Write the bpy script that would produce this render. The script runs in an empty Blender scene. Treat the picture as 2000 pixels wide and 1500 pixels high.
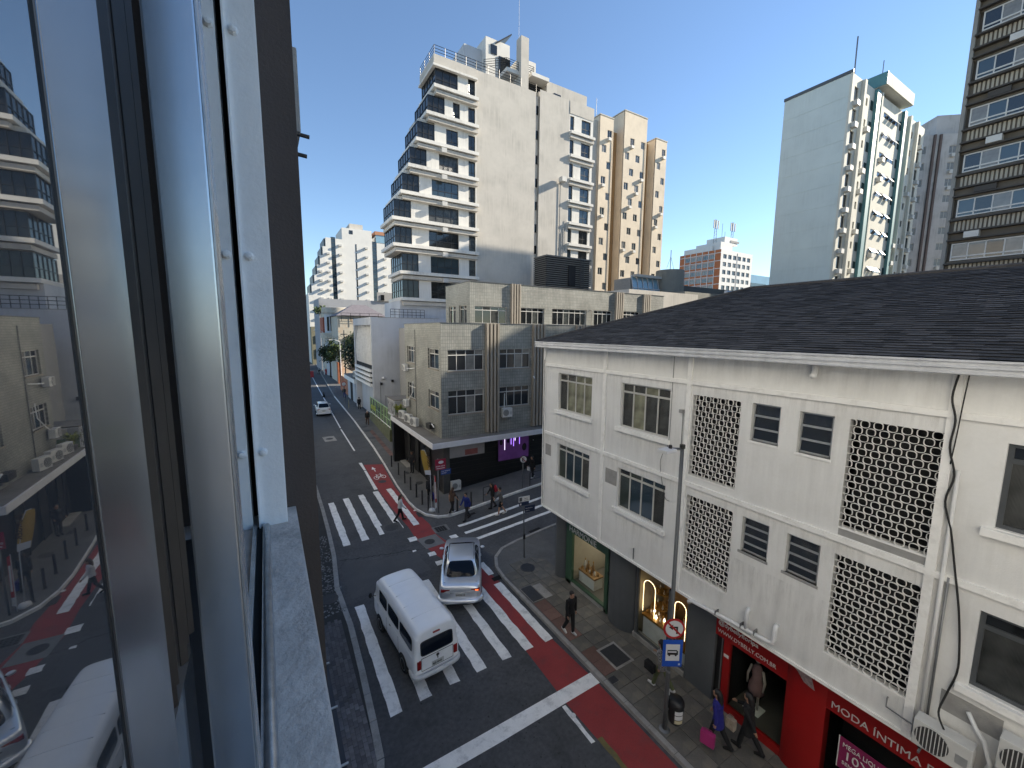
import bpy, bmesh, math, random
from mathutils import Matrix, Vector
R = math.radians
rnd = random.Random(11)
SC = bpy.context.scene
COL = SC.collection

# ------------------------------------------------------------------ camera, sky, sun, exposure
CAM_Z = 11.4
PITCH, ROLL, YAW = R(7.35), R(.477), R(31.14)
fw = Vector((math.sin(YAW)*math.cos(PITCH), math.cos(YAW)*math.cos(PITCH), -math.sin(PITCH)))
rt0 = Vector((math.cos(YAW), -math.sin(YAW), 0)); up0 = rt0.cross(fw)
rt = math.cos(ROLL)*rt0 + math.sin(ROLL)*up0
up = -math.sin(ROLL)*rt0 + math.cos(ROLL)*up0
cd = bpy.data.cameras.new('camera'); cam = bpy.data.objects.new('camera', cd); COL.objects.link(cam)
cam.matrix_world = Matrix(((rt.x, up.x, -fw.x, 0), (rt.y, up.y, -fw.y, 0), (rt.z, up.z, -fw.z, CAM_Z), (0, 0, 0, 1)))
cd.sensor_width = 36; cd.lens = 793/2000*36; cd.clip_start = .01; cd.clip_end = 5000
SC.camera = cam
SUN_AZ, SUN_EL = R(105.5), R(26.6)          # clockwise from +Y
sun_dir = Vector((math.sin(SUN_AZ)*math.cos(SUN_EL), math.cos(SUN_AZ)*math.cos(SUN_EL), math.sin(SUN_EL)))
W = bpy.data.worlds.new('World'); SC.world = W; W.use_nodes = True
wn = W.node_tree.nodes; wl = W.node_tree.links
sky = wn.new('ShaderNodeTexSky'); sky.sky_type = 'NISHITA'; sky.sun_disc = False
sky.sun_elevation = SUN_EL; sky.sun_rotation = SUN_AZ; sky.air_density = 1.0; sky.dust_density = .0; sky.ozone_density = 3.0
wl.new(sky.outputs[0], wn['Background'].inputs[0]); wn['Background'].inputs[1].default_value = .10
sl = bpy.data.lights.new('sun', 'SUN'); sl.energy = 5.0; sl.angle = R(.53); sl.color = (1, .90, .74)
so = bpy.data.objects.new('sun', sl); COL.objects.link(so); so.rotation_euler = sun_dir.to_track_quat('Z', 'Y').to_euler(); so.location = (40, -10, 60)
SC.view_settings.view_transform = 'Standard'; SC.view_settings.look = 'None'; SC.view_settings.gamma = 1
SC.view_settings.use_curve_mapping = False; SC.view_settings.exposure = 1.16
SC.render.engine = 'CYCLES'
SC.cycles.use_denoising = True; SC.cycles.max_bounces = 8; SC.cycles.diffuse_bounces = 4; SC.cycles.glossy_bounces = 4
SC.cycles.transparent_max_bounces = 12; SC.cycles.sample_clamp_indirect = 6

# ------------------------------------------------------------------ materials
def nd(t, typ, **kw):
    n = t.nodes.new(typ)
    for k, v in kw.items(): setattr(n, k, v)
    return n
MATS = {}
def mat(name, col, rough=.75, var=.1, scale=1.5, bump=0., bscale=60., metal=0., streak=0., rand=0., island=0., coat=0., spec=.5, emit=None, es=0., fine=0., blot=0., blotcol=None, blotscale=.6):
    if name in MATS: return MATS[name]
    m = bpy.data.materials.new(name); m.use_nodes = True; t = m.node_tree; L = t.links
    b = t.nodes['Principled BSDF']
    b.inputs['Roughness'].default_value = rough; b.inputs['Metallic'].default_value = metal
    b.inputs['Coat Weight'].default_value = coat; b.inputs['Specular IOR Level'].default_value = spec
    if emit:
        b.inputs['Emission Color'].default_value = (*emit, 1); b.inputs['Emission Strength'].default_value = es
    tc = nd(t, 'ShaderNodeTexCoord'); co = tc.outputs['Object']
    rgb = nd(t, 'ShaderNodeRGB'); rgb.outputs[0].default_value = (*col, 1); cur = rgb.outputs[0]
    def mul(cur, fac):
        v = nd(t, 'ShaderNodeVectorMath', operation='SCALE'); L.new(cur, v.inputs[0]); L.new(fac, v.inputs['Scale']); return v.outputs[0]
    def rng(src, lo, hi, a=.25, c=.75):
        r = nd(t, 'ShaderNodeMapRange'); L.new(src, r.inputs[0]); r.inputs[1].default_value = a; r.inputs[2].default_value = c
        r.inputs[3].default_value = lo; r.inputs[4].default_value = hi; return r.outputs[0]
    def noise(sc, det=6, vec=None, ro=.6):
        n = nd(t, 'ShaderNodeTexNoise'); L.new(vec or co, n.inputs['Vector']); n.inputs['Scale'].default_value = sc
        n.inputs['Detail'].default_value = det; n.inputs['Roughness'].default_value = ro; return n.outputs[0]
    if var: cur = mul(cur, rng(noise(scale), 1-var, 1+var))
    if fine: cur = mul(cur, rng(noise(scale*28, 3), 1-fine, 1+fine))
    if streak:
        mp = nd(t, 'ShaderNodeMapping'); L.new(co, mp.inputs[0]); mp.inputs['Scale'].default_value = (2.6, 2.6, .16)
        st_ = rng(noise(1.6, 7, mp.outputs[0], .65), 1, 0, .3, .62); ms_ = rng(noise(.33, 3), 0, streak*1.9, .42, .66)
        pm_ = nd(t, 'ShaderNodeMath', operation='MULTIPLY'); L.new(st_, pm_.inputs[0]); L.new(ms_, pm_.inputs[1])
        iv_ = nd(t, 'ShaderNodeMath', operation='SUBTRACT'); iv_.inputs[0].default_value = 1.02; L.new(pm_.outputs[0], iv_.inputs[1]); cur = mul(cur, iv_.outputs[0])
    if blot:
        mx = nd(t, 'ShaderNodeMix', data_type='RGBA'); L.new(rng(noise(blotscale, 8, None, .72), 0, blot, .5, .68), mx.inputs[0])
        L.new(cur, mx.inputs[6]); mx.inputs[7].default_value = (*blotcol, 1); cur = mx.outputs[2]
    if rand:
        oi = nd(t, 'ShaderNodeObjectInfo'); cur = mul(cur, rng(oi.outputs['Random'], 1-rand, 1+rand, 0, 1))
    if island:
        g = nd(t, 'ShaderNodeNewGeometry'); cur = mul(cur, rng(g.outputs['Random Per Island'], 1-island, 1+island, 0, 1))
    L.new(cur, b.inputs['Base Color'])
    if bump:
        bp = nd(t, 'ShaderNodeBump'); bp.inputs['Strength'].default_value = bump; bp.inputs['Distance'].default_value = .02
        L.new(noise(bscale, 5), bp.inputs['Height']); L.new(bp.outputs[0], b.inputs['Normal'])
    MATS[name] = m; return m
def tile_mat(name, c1, c2, mortar, bw, bh, rough=.5, msize=.006, axis='xz', bump=.4, off=.5):
    """small rectangular wall tiles; u follows the wall, v is height"""
    m = bpy.data.materials.new(name); m.use_nodes = True; t = m.node_tree; L = t.links; b = t.nodes['Principled BSDF']
    tc = nd(t, 'ShaderNodeTexCoord'); mp = nd(t, 'ShaderNodeMapping'); L.new(tc.outputs['Object'], mp.inputs[0])
    if axis == 'xz': mp.inputs['Rotation'].default_value = (R(-90), 0, 0)
    br = nd(t, 'ShaderNodeTexBrick'); L.new(mp.outputs[0], br.inputs['Vector']); br.offset = off
    br.inputs['Color1'].default_value = (*c1, 1); br.inputs['Color2'].default_value = (*c2, 1); br.inputs['Mortar'].default_value = (*mortar, 1)
    br.inputs['Scale'].default_value = 1; br.inputs['Mortar Size'].default_value = msize; br.inputs['Brick Width'].default_value = bw; br.inputs['Row Height'].default_value = bh
    n = nd(t, 'ShaderNodeTexNoise'); L.new(tc.outputs['Object'], n.inputs[0]); n.inputs['Scale'].default_value = .7; n.inputs['Detail'].default_value = 8
    r = nd(t, 'ShaderNodeMapRange'); L.new(n.outputs[0], r.inputs[0]); r.inputs[1].default_value = .3; r.inputs[2].default_value = .7; r.inputs[3].default_value = .72; r.inputs[4].default_value = 1.2
    v = nd(t, 'ShaderNodeVectorMath', operation='SCALE'); L.new(br.outputs[0], v.inputs[0]); L.new(r.outputs[0], v.inputs['Scale']); L.new(v.outputs[0], b.inputs['Base Color'])
    bp = nd(t, 'ShaderNodeBump'); bp.inputs['Strength'].default_value = bump; bp.inputs['Distance'].default_value = .01; bp.invert = True
    L.new(br.outputs['Fac'], bp.inputs['Height']); L.new(bp.outputs[0], b.inputs['Normal']); b.inputs['Roughness'].default_value = rough
    MATS[name] = m; return m
def glass_mat(name, tint, refl=.25, rough=.0):
    """thin clear pane: see-through, with a mirror-like coat stronger at grazing angles"""
    m = bpy.data.materials.new(name); m.use_nodes = True; t = m.node_tree; L = t.links
    out = t.nodes['Material Output']; t.nodes.remove(t.nodes['Principled BSDF'])
    tr = nd(t, 'ShaderNodeBsdfTransparent'); tr.inputs[0].default_value = (*tint, 1)
    gl = nd(t, 'ShaderNodeBsdfGlossy'); gl.inputs['Roughness'].default_value = rough; gl.inputs[0].default_value = (.95, .97, 1, 1)
    lw = nd(t, 'ShaderNodeLayerWeight'); lw.inputs[0].default_value = refl
    mx = nd(t, 'ShaderNodeMixShader'); L.new(lw.outputs['Fresnel'], mx.inputs[0]); L.new(tr.outputs[0], mx.inputs[1]); L.new(gl.outputs[0], mx.inputs[2])
    L.new(mx.outputs[0], out.inputs[0]); MATS[name] = m; return m
def ribbed_pane(name, col, freq=55):
    m = bpy.data.materials.new(name); m.use_nodes = True; t = m.node_tree; L = t.links; b = t.nodes['Principled BSDF']
    tc = nd(t, 'ShaderNodeTexCoord'); wv = nd(t, 'ShaderNodeTexWave'); wv.bands_direction = 'X'; L.new(tc.outputs['Object'], wv.inputs[0]); wv.inputs['Scale'].default_value = freq/6.28*2
    n = nd(t, 'ShaderNodeTexNoise'); L.new(tc.outputs['Object'], n.inputs[0]); n.inputs['Scale'].default_value = 2.2
    mp = nd(t, 'ShaderNodeMapRange'); L.new(n.outputs[0], mp.inputs[0]); mp.inputs[1].default_value = .3; mp.inputs[2].default_value = .7; mp.inputs[3].default_value = .35; mp.inputs[4].default_value = 1.35
    rgb = nd(t, 'ShaderNodeRGB'); rgb.outputs[0].default_value = (*col, 1)
    v = nd(t, 'ShaderNodeVectorMath', operation='SCALE'); L.new(rgb.outputs[0], v.inputs[0]); L.new(mp.outputs[0], v.inputs['Scale']); L.new(v.outputs[0], b.inputs['Base Color'])
    bp = nd(t, 'ShaderNodeBump'); bp.inputs['Strength'].default_value = .5; bp.inputs['Distance'].default_value = .01; L.new(wv.outputs[0], bp.inputs['Height']); L.new(bp.outputs[0], b.inputs['Normal'])
    b.inputs['Roughness'].default_value = .22; MATS[name] = m; return m

# ------------------------------------------------------------------ mesh helpers
class MB:
    def __init__(s): s.v = []; s.f = []
    def add(s, vs, fs, M=None):
        k = len(s.v); s.v += [tuple(M @ Vector(p)) if M else tuple(p) for p in vs]; s.f += [tuple(i+k for i in f) for f in fs]; return s
    def quad(s, a, b, c, d): return s.add([a, b, c, d], [(0, 1, 2, 3)])
    def box(s, x0, x1, y0, y1, z0, z1, M=None):
        if x0 > x1: x0, x1 = x1, x0
        if y0 > y1: y0, y1 = y1, y0
        if z0 > z1: z0, z1 = z1, z0
        return s.add([(x0, y0, z0), (x1, y0, z0), (x1, y1, z0), (x0, y1, z0), (x0, y0, z1), (x1, y0, z1), (x1, y1, z1), (x0, y1, z1)],
                     [(0, 3, 2, 1), (4, 5, 6, 7), (0, 1, 5, 4), (1, 2, 6, 5), (2, 3, 7, 6), (3, 0, 4, 7)], M)
    def prism(s, poly, z0, z1, M=None):
        n = len(poly)
        return s.add([(x, y, z0) for x, y in poly]+[(x, y, z1) for x, y in poly],
                     [tuple(range(n-1, -1, -1)), tuple(range(n, 2*n))]+[(i, (i+1) % n, n+(i+1) % n, n+i) for i in range(n)], M)
    def rings(s, rs, closed=True, cap=True, M=None):
        n = len(rs[0]); vs = [p for r in rs for p in r]; fs = []
        for j in range(len(rs)-1):
            for i in range(n if closed else n-1):
                a = j*n+i; b = j*n+(i+1) % n; fs.append((a, b, b+n, a+n))
        if cap and closed: fs += [tuple(range(n-1, -1, -1)), tuple(range((len(rs)-1)*n, len(rs)*n))]
        return s.add(vs, fs, M)
    def tube(s, pts, r, n=8, cap=True, M=None, sq=1.):
        pts = [Vector(p) for p in pts]; rr = r if isinstance(r, (list, tuple)) else [r]*len(pts); rs = []; side = None
        for i, p in enumerate(pts):
            d = (pts[min(i+1, len(pts)-1)]-pts[max(i-1, 0)]).normalized()
            if side is None or abs(side.dot(d)) > .95: side = d.orthogonal().normalized()
            side = (side-d*side.dot(d)).normalized(); up_ = d.cross(side)
            rs.append([p+(side*math.cos(a)+up_*math.sin(a)*sq)*rr[i] for a in [2*math.pi*k/n for k in range(n)]])
        return s.rings(rs, True, cap, M)
    def lathe(s, prof, n=20, c=(0, 0, 0), M=None):
        return s.rings([[(c[0]+r*math.cos(2*math.pi*k/n), c[1]+r*math.sin(2*math.pi*k/n), c[2]+z) for k in range(n)] for r, z in prof], True, True, M)
    def ell(s, c, r, n=12, m=8, M=None):
        return s.lathe_ell(c, r, n, m, M)
    def lathe_ell(s, c, r, n, m, M):
        rs = []
        for j in range(m+1):
            a = -math.pi/2+math.pi*(j/m)*.998+.001*math.pi
            rs.append([(c[0]+r[0]*math.cos(a)*math.cos(2*math.pi*k/n), c[1]+r[1]*math.cos(a)*math.sin(2*math.pi*k/n), c[2]+r[2]*math.sin(a)) for k in range(n)])
        return s.rings(rs, True, True, M)
    def mesh(s, name, smooth=False):
        me = bpy.data.meshes.new(name); me.from_pydata(s.v, [], s.f); me.validate()
        if smooth: me.shade_smooth()
        return me
    def build(s, name, m, parent=None, smooth=False, loc=(0, 0, 0), rz=0, bevel=0, auto=None):
        me = s.mesh(name, smooth); me.materials.append(m)
        if bevel:
            bm = bmesh.new(); bm.from_mesh(me); bmesh.ops.remove_doubles(bm, verts=bm.verts, dist=1e-5)
            es = [e for e in bm.edges if len(e.link_faces) == 2 and e.calc_face_angle(0) > R(35)]
            bmesh.ops.bevel(bm, geom=es, offset=bevel, segments=2, affect='EDGES', profile=.7); bm.to_mesh(me); bm.free()
        if auto is not None:
            try: me.shade_smooth(); me.set_sharp_from_angle(angle=R(auto))
            except Exception: pass
        return link(name, me, parent, loc, rz)
WORLD = {}
def link(name, me, parent=None, loc=(0, 0, 0), rz=0):
    o = bpy.data.objects.new(name, me); COL.objects.link(o); o.location = loc
    if rz: o.rotation_euler = (0, 0, rz)
    setp(o, parent); return o
def setp(o, parent):
    if parent is None: return
    o.parent = parent
    if parent.name in WORLD: o.matrix_parent_inverse = Matrix.Translation(-Vector(WORLD[parent.name]))
def tag(o, label, cat, group=None, kind=None):
    if label: o['label'] = label
    if cat: o['category'] = cat
    if group: o['group'] = group
    if kind: o['kind'] = kind
    return o
def thing(name, label, cat, loc=(0, 0, 0), group=None, rz=None):
    """Empty at the thing's base. rz given: children are built in its own axes; rz None: children keep world coordinates"""
    o = bpy.data.objects.new(name, None); COL.objects.link(o); o.location = loc; o.empty_display_size = .3
    if rz is None: WORLD[o.name] = tuple(loc)
    else: o.rotation_euler = (0, 0, rz)
    return tag(o, label, cat, group)
def structure(name, mb, m, label=None, smooth=False):
    o = mb.build(name, m, None, smooth); o['kind'] = 'structure'
    if label: o['label'] = label
    return o
def copy_tree(o, parent=None, loc=None, rz=None):
    c = o.copy(); COL.objects.link(c)
    if parent is not None: c.parent = parent
    if loc is not None: c.location = loc
    if rz is not None: c.rotation_euler = (0, 0, rz)
    for ch in list(o.children): copy_tree(ch, c)
    return c
WORK = bpy.data.scenes.new('workbench')
def baked(ob):
    """the evaluated mesh of a temporary object, worked out in an otherwise empty scene"""
    WORK.collection.objects.link(ob); vl = WORK.view_layers[0]; vl.update(); dg = vl.depsgraph
    me = bpy.data.meshes.new_from_object(ob.evaluated_get(dg)); bpy.data.objects.remove(ob); return me
def text_mesh(txt, size, ext=.004, bold=0., align='LEFT', sx=1., shear=0.):
    cu = bpy.data.curves.new('lettering', 'FONT'); cu.body = txt; cu.size = size; cu.extrude = ext; cu.offset = bold; cu.align_x = align; cu.resolution_u = 3; cu.shear = shear
    ob = bpy.data.objects.new('lettering', cu); me = baked(ob); bpy.data.curves.remove(cu)
    # stand it up: x along the wall, z up, faces -y
    me.transform(Matrix(((sx, 0, 0, 0), (0, 0, -1, 0), (0, 1, 0, 0), (0, 0, 0, 1))))
    return me
def lettering(txt, size, m, parent, loc, rz=0, **kw):
    me = text_mesh(txt, size, **kw); me.materials.append(m); o = link('lettering', me, parent, loc, rz); return o

class Facade:
    """a wall's own axes: u along the wall (to the viewer's right), n outward, z up"""
    def __init__(s, parent, ox, oy, rz=0., oz=0.): s.p, s.o, s.rz = parent, (ox, oy, oz), rz
    def W(s, u, n, z):
        c, sn = math.cos(s.rz), math.sin(s.rz); return (s.o[0]+u*c+n*sn, s.o[1]+u*sn-n*c, s.o[2]+z)
    def put(s, mb, name, m, parent=None, **kw): return mb.build(name, m, parent or s.p, loc=s.o, rz=s.rz, **kw)
    def box(s, name, m, u0, u1, n0, n1, z0, z1, bevel=0, parent=None): return s.put(MB().box(u0, u1, -n1, -n0, z0, z1), name, m, parent, bevel=bevel)
    def wall(s, name, m, u0, u1, z0, z1, holes=(), depth=.16, n=0.):
        us = sorted({u0, u1, *[min(max(h[i], u0), u1) for h in holes for i in (0, 1)]}); zs = sorted({z0, z1, *[min(max(h[i], z0), z1) for h in holes for i in (2, 3)]})
        mb = MB(); y = -n
        for a, b in zip(us, us[1:]):
            run = None
            for c, d in zip(zs, zs[1:]):
                mu, mz = (a+b)/2, (c+d)/2
                if not any(h[0] < mu < h[1] and h[2] < mz < h[3] for h in holes):
                    mb.quad((a, y, c), (b, y, c), (b, y, d), (a, y, d))
        for h in holes:
            a, b, c, d = h[:4]; e = y+depth
            mb.quad((a, y, c), (a, y, d), (a, e, d), (a, e, c)); mb.quad((b, y, c), (b, e, c), (b, e, d), (b, y, d))
            mb.quad((a, y, d), (b, y, d), (b, e, d), (a, e, d)); mb.quad((a, y, c), (a, e, c), (b, e, c), (b, y, c))
        return s.put(mb, name, m)
    def win(s, u0, u1, z0, z1, n=-.12, nx=2, fm=None, pm=None, transom=None, bar=.045, each=False, split=None, name='window', tbars=True):
        w, h = round(u1-u0, 2), round(z1-z0, 2)
        key = (w, h, nx, fm.name, tuple(p.name for p in pm) if isinstance(pm, list) else pm.name, transom, bar, each, split, tbars)
        if key not in WINS:
            mb = MB(); t = .05
            mb.box(0, w, -t, 0, 0, bar); mb.box(0, w, -t, 0, h-bar, h); mb.box(0, bar, -t, 0, bar, h-bar); mb.box(w-bar, w, -t, 0, bar, h-bar)
            xs = split or [w*i/nx for i in range(1, nx)]
            zt = h-bar if transom is None else h*transom
            for x in xs: mb.box(x-bar*.42, x+bar*.42, -t*.85, 0, bar, (h-bar) if tbars else zt)
            if transom is not None: mb.box(bar, w-bar, -t*1.12, 0, zt-bar*.6, zt+bar*.6)
            fme = mb.mesh(name); fme.materials.append(fm); panes = []
            ed = [bar*.5]+list(xs)+[w-bar*.5]
            rows = [(bar*.5, h-bar*.5)] if transom is None else [(bar*.5, zt), (zt, h-bar*.5)]
            if each:
                k = 0
                for rr in rows:
                    for a, b in zip(ed, ed[1:]):
                        q = MB().quad((0, 0, 0), (b-a, 0, 0), (b-a, 0, rr[1]-rr[0]), (0, 0, rr[1]-rr[0])).mesh('pane')
                        q.materials.append(pm[k % len(pm)] if isinstance(pm, list) else pm); k += 1; panes.append((q, (a, -.014, rr[0])))
            else:
                q = MB().quad((bar*.5, -.014, bar*.5), (w-bar*.5, -.014, bar*.5), (w-bar*.5, -.014, h-bar*.5), (bar*.5, -.014, h-bar*.5)).mesh('pane'); q.materials.append(pm[0] if isinstance(pm, list) else pm); panes.append((q, (0, 0, 0)))
            WINS[key] = (fme, panes)
        fme, panes = WINS[key]
        o = link(name, fme, s.p, s.W(u0, n, z0), s.rz)
        for q, l in panes: link('pane', q, o, l)
        return o
WINS = {}
# ------------------------------------------------------------------ the materials
m_asph = mat('asphalt', (.072, .074, .079), .85, .3, .28, .5, 130, fine=.3, blot=.55, blotcol=(.03, .031, .034), blotscale=.9)
m_asph2 = mat('worn asphalt', (.075, .077, .082), .85, .15, 1.2, .5, 120, fine=.3)
m_mark = mat('road paint', (.82, .81, .79), .7, .10, 2.5, .2, 90, fine=.10, blot=.62, blotcol=(.33, .33, .33), blotscale=3.0)
m_red = mat('red lane paint', (.27, .034, .034), .75, .16, 1.2, .25, 90, fine=.15, blot=.35, blotcol=(.09, .05, .05), blotscale=1.6)
m_yel = mat('worn yellow paint', (.14, .115, .04), .75, .25, 3, blot=.8, blotcol=(.07, .07, .065), blotscale=4)
m_kerb = mat('kerb concrete', (.30, .29, .275), .85, .22, 2, .4, 60, fine=.2, blot=.5, blotcol=(.1, .1, .095), blotscale=2.5)
m_kerbw = mat('whitewashed kerb', (.74, .73, .70), .8, .12, 2, .2, 60, blot=.5, blotcol=(.26, .25, .24), blotscale=2.4)
m_walk = mat('dark cement walk', (.105, .104, .102), .85, .22, .8, .4, 60, fine=.2, blot=.5, blotcol=(.17, .165, .155), blotscale=1.1)
m_slab = mat('paving slab', (.118, .112, .10), .82, .22, 1.6, .3, 50, rand=.2, fine=.2, blot=.55, blotcol=(.2, .17, .125), blotscale=2.0)
m_slabr = mat('red tactile slab', (.15, .085, .07), .82, .2, 1.6, .3, 50, rand=.25, fine=.2)
m_paver = mat('concrete paver', (.125, .118, .122), .85, .2, 4, .4, 70, rand=.3, island=.3, fine=.25)
m_joint = mat('dark joint sand', (.038, .037, .036), .95, .2, 3)
m_cobble = mat('portuguese stone', (.15, .148, .145), .8, .3, 5, .5, 30, island=.6)
m_iron = mat('cast iron', (.045, .046, .05), .6, .2, 8, .5, 40, metal=.3)
m_hole = mat('black void', (.006, .006, .006), .95, 0)
m_white = mat('off white wall paint', (.735, .73, .71), .82, .05, .6, .25, 45, streak=.11, fine=.02, blot=.3, blotcol=(.60, .585, .55), blotscale=1.3)
m_whitetrim = mat('white trim paint', (.84, .83, .80), .8, .05, 1.4, .2, 50, blot=.35, blotcol=(.45, .43, .4), blotscale=3)
m_cement = mat('bare cement patch', (.30, .295, .285), .9, .15, 6, .4, 60)
m_gutter = mat('galvanised gutter', (.64, .65, .67), .42, .12, 3, metal=.2, streak=.12)
m_shing = mat('asphalt shingle', (.054, .052, .052), .92, .3, .5, .5, 140, island=.5, fine=.3)
m_shing1 = mat('asphalt shingle piece', (.054, .052, .052), .92, .3, .5, .5, 140, rand=.5, fine=.3)
m_block = mat('breeze block white', (.78, .765, .73), .85, .08, 4, .2, 60, rand=.05)
m_dark = mat('dark interior', (.012, .012, .013), .9, .2, 2)
m_grey = mat('dark grey wall paint', (.085, .092, .1), .7, .12, 1, .15, 60, streak=.12)
m_greend = mat('dark green frame paint', (.035, .085, .05), .45, .08, 2)
m_redp = mat('red shop paint', (.27, .006, .006), .45, .06, 2)
m_wt = mat('white lettering', (.62, .62, .60), .6, .05, 3)
m_pvc = mat('white pvc pipe', (.72, .72, .71), .4, .05, 5)
m_frw = mat('pale window frame', (.50, .49, .46), .6, .1, 4)
m_fral = mat('aluminium window frame', (.40, .41, .41), .45, .08, 4, metal=.4)
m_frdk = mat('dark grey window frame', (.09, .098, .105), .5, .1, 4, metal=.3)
m_frbk = mat('black window frame', (.012, .012, .013), .4, .1, 4)
m_pdk = mat('dark glass', (.014, .016, .018), .05, 0, spec=.8)
m_pbl = mat('blue grey glass', (.028, .045, .056), .06, 0, spec=.9)
m_pgr = mat('green grey glass', (.05, .06, .05), .10, .2, 3, spec=.8)
m_pcur = mat('glass over pale curtain', (.17, .165, .15), .15, .3, 3, spec=.7)
m_prib = ribbed_pane('ribbed pale glass', (.24, .24, .165))
m_prib2 = ribbed_pane('ribbed dark glass', (.045, .048, .046), 70)
m_glass = glass_mat('clear shop glass', (.86, .9, .88), .12)
m_ac = mat('air conditioner casing', (.55, .55, .53), .5, .1, 3)
m_acg = mat('fan grille', (.06, .06, .06), .6, .1, 4)
m_blk = mat('black plastic', (.014, .014, .015), .5, .1, 4)
m_cable = mat('black cable', (.012, .012, .012), .6, 0)
m_steel = mat('galvanised pole', (.20, .205, .21), .45, .12, 3, metal=.5, streak=.1)

# ------------------------------------------------------------------ ground, roads, pavements
def gz(x, y):
    """the side street climbs away from the corner"""
    w = min(max((y-15.2)/2.0, 0), 1)*min(max((29.5-y)/2.0, 0), 1)
    return .09*max(0, x-9.4)*w
structure('ground', MB().quad((-1500, -1500, -.02), (1500, -1500, -.02), (1500, 1500, -.02), (-1500, 1500, -.02)), m_walk)
mb = MB(); xs = [-12, -2, 2, 5, 9.4, 11, 13, 16, 20, 26, 34, 46]; ys = [-40, -10, 5, 12, 15.2, 16.2, 17.2, 19, 21, 23, 25.4, 27.5, 29.5, 40, 60, 100, 170, 260]
for a, b in zip(xs, xs[1:]):
    for c, d in zip(ys, ys[1:]): mb.quad((a, c, gz(a, c)), (b, c, gz(b, c)), (b, d, gz(b, d)), (a, d, gz(a, d)))
road = structure('road', mb, m_asph, 'grey asphalt street with side street climbing away from the corner')
def sheet(name, m, poly, lift=.006, parent=road, cut=None):
    """flat painted marking following the ground"""
    n = len(poly); mb = MB().add([(x, y, gz(x, y)+lift) for x, y in poly], [tuple(range(n))]); return mb.build(name, m, parent)
def strip(name, m, left, right, lift=.006, parent=road):
    mb = MB()
    for (a, b), (c, d) in zip(zip(left, right), zip(left[1:], right[1:])):
        mb.add([(*p, gz(*p)+lift) for p in (a, b, d, c)], [(0, 1, 2, 3)])
    return mb.build(name, m, parent)
def rag(x0, x1, y0, y1, j=.018, step=.28):
    """a painted rectangle with slightly worn edges"""
    n = max(2, int((y1-y0)/step)); pts = []
    pts += [(x0+rnd.uniform(-j, j), y0+(y1-y0)*i/n) for i in range(n+1)]; pts += [(x1+rnd.uniform(-j, j), y1-(y1-y0)*i/n) for i in range(n+1)]
    return [(x, y+rnd.uniform(-j, j)) for x, y in pts][::-1]
# cycle lane
strip('red_lane', m_red, [(7.45, -6), (7.45, 5), (7.30, 8.7), (7.36, 11), (7.72, 15.2), (7.3, 17.2), (6.85, 18.6), (6.45, 20.6), (6.5, 22.3), (6.33, 25.5), (6.3, 29), (6.53, 35.2)],
      [(8.66, -6), (8.66, 5), (8.66, 8.8), (8.52, 11), (8.56, 14.9), (8.35, 17.0), (8.0, 18.9), (7.62, 20.7), (7.7, 22.1), (7.45, 24.9), (7.48, 29), (7.95, 34.6)], .005)
for i, (x, a, b) in enumerate([(2.51, 10.97, 16.6), (3.45, 11.03, 16.7), (4.45, 11.1, 16.8), (5.43, 11.1, 16.93), (6.42, 11.1, 16.9), (7.33, 11.07, 15.9), (8.2, 11.04, 15.05)]):
    sheet('crosswalk_stripe', m_mark, rag(x, x+.37, a, b), .010)
sheet('crosswalk_stripe', m_mark, rag(8.34, 8.63, 15.75, 16.9), .010)
for x, a, b in [(2.88, 21.93, 28.2), (3.85, 22.05, 28.5), (4.84, 22.22, 28.62), (5.87, 22.36, 28.75), (6.82, 22.36, 28.8)]:
    sheet('crosswalk_stripe', m_mark, rag(x, x+.37, a, b), .010)
for y0, x1 in [(20.86, 15.2), (19.92, 15.6), (18.98, 16.0)]:
    n = 14; left = [(9.06+(x1-9.06)*i/n, y0+rnd.uniform(-.015, .015)) for i in range(n+1)]
    strip('crosswalk_stripe', m_mark, left, [(x, y+.25) for x, y in left], .010)
for q in [(6.07, 20.63, 6.5, 21.08), (8.14, 19.8, 8.57, 20.16), (6.5, 18.7, 6.88, 19.08), (6.55, 17.75, 6.95, 18.13), (5.9, 19.55, 6.08, 19.7), (6.95, 16.8, 7.3, 17.2)]: sheet('lane_dash', m_mark, rag(q[0], q[2], q[1], q[3], .02), .010)
sheet('stop_line', m_mark, [(2.45, 8.68), (5, 8.66), (8.72, 8.70), (8.72, 9.16), (5, 9.13), (2.5, 9.12)], .011)
sheet('lane_line', m_mark, rag(7.11, 7.25, 7.33, 8.66), .010)
sheet('lane_line', m_mark, rag(7.13, 7.27, 5.0, 5.9), .010)
sheet('worn_line', m_yel, rag(7.36, 7.52, 5.1, 7.36), .012)
MB().lathe([(.001, .005), (.075, .01), (.085, .03), (.06, .05), (.001, .052)], 12, (7.21, 8.24, 0)).build('road_stud', m_mark, road, True)
MB().lathe([(.001, .005), (.075, .01), (.085, .03), (.06, .05), (.001, .052)], 12, (7.5, 24.3, 0)).build('road_stud', m_mark, road, True)
strip('lane_line', m_mark, [(6.05, 29.1), (6.24, 33.6)], [(6.30, 29.1), (6.42, 33.6)], .010)
strip('lane_line', m_mark, [(6.26, 33.75), (6.25, 35.95)], [(6.43, 33.72), (6.5, 35.85)], .010)
for (a, b) in [((6.55, 39.9), (6.78, 49.6)), ((6.82, 50.2), (7.2, 60.4)), ((7.24, 61), (7.8, 76)), ((7.84, 77), (9.1, 109)), ((9.15, 111), (12.5, 170))]: strip('lane_line', m_mark, [a, b], [(a[0]+.14, a[1]), (b[0]+.14, b[1])], .010)
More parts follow.
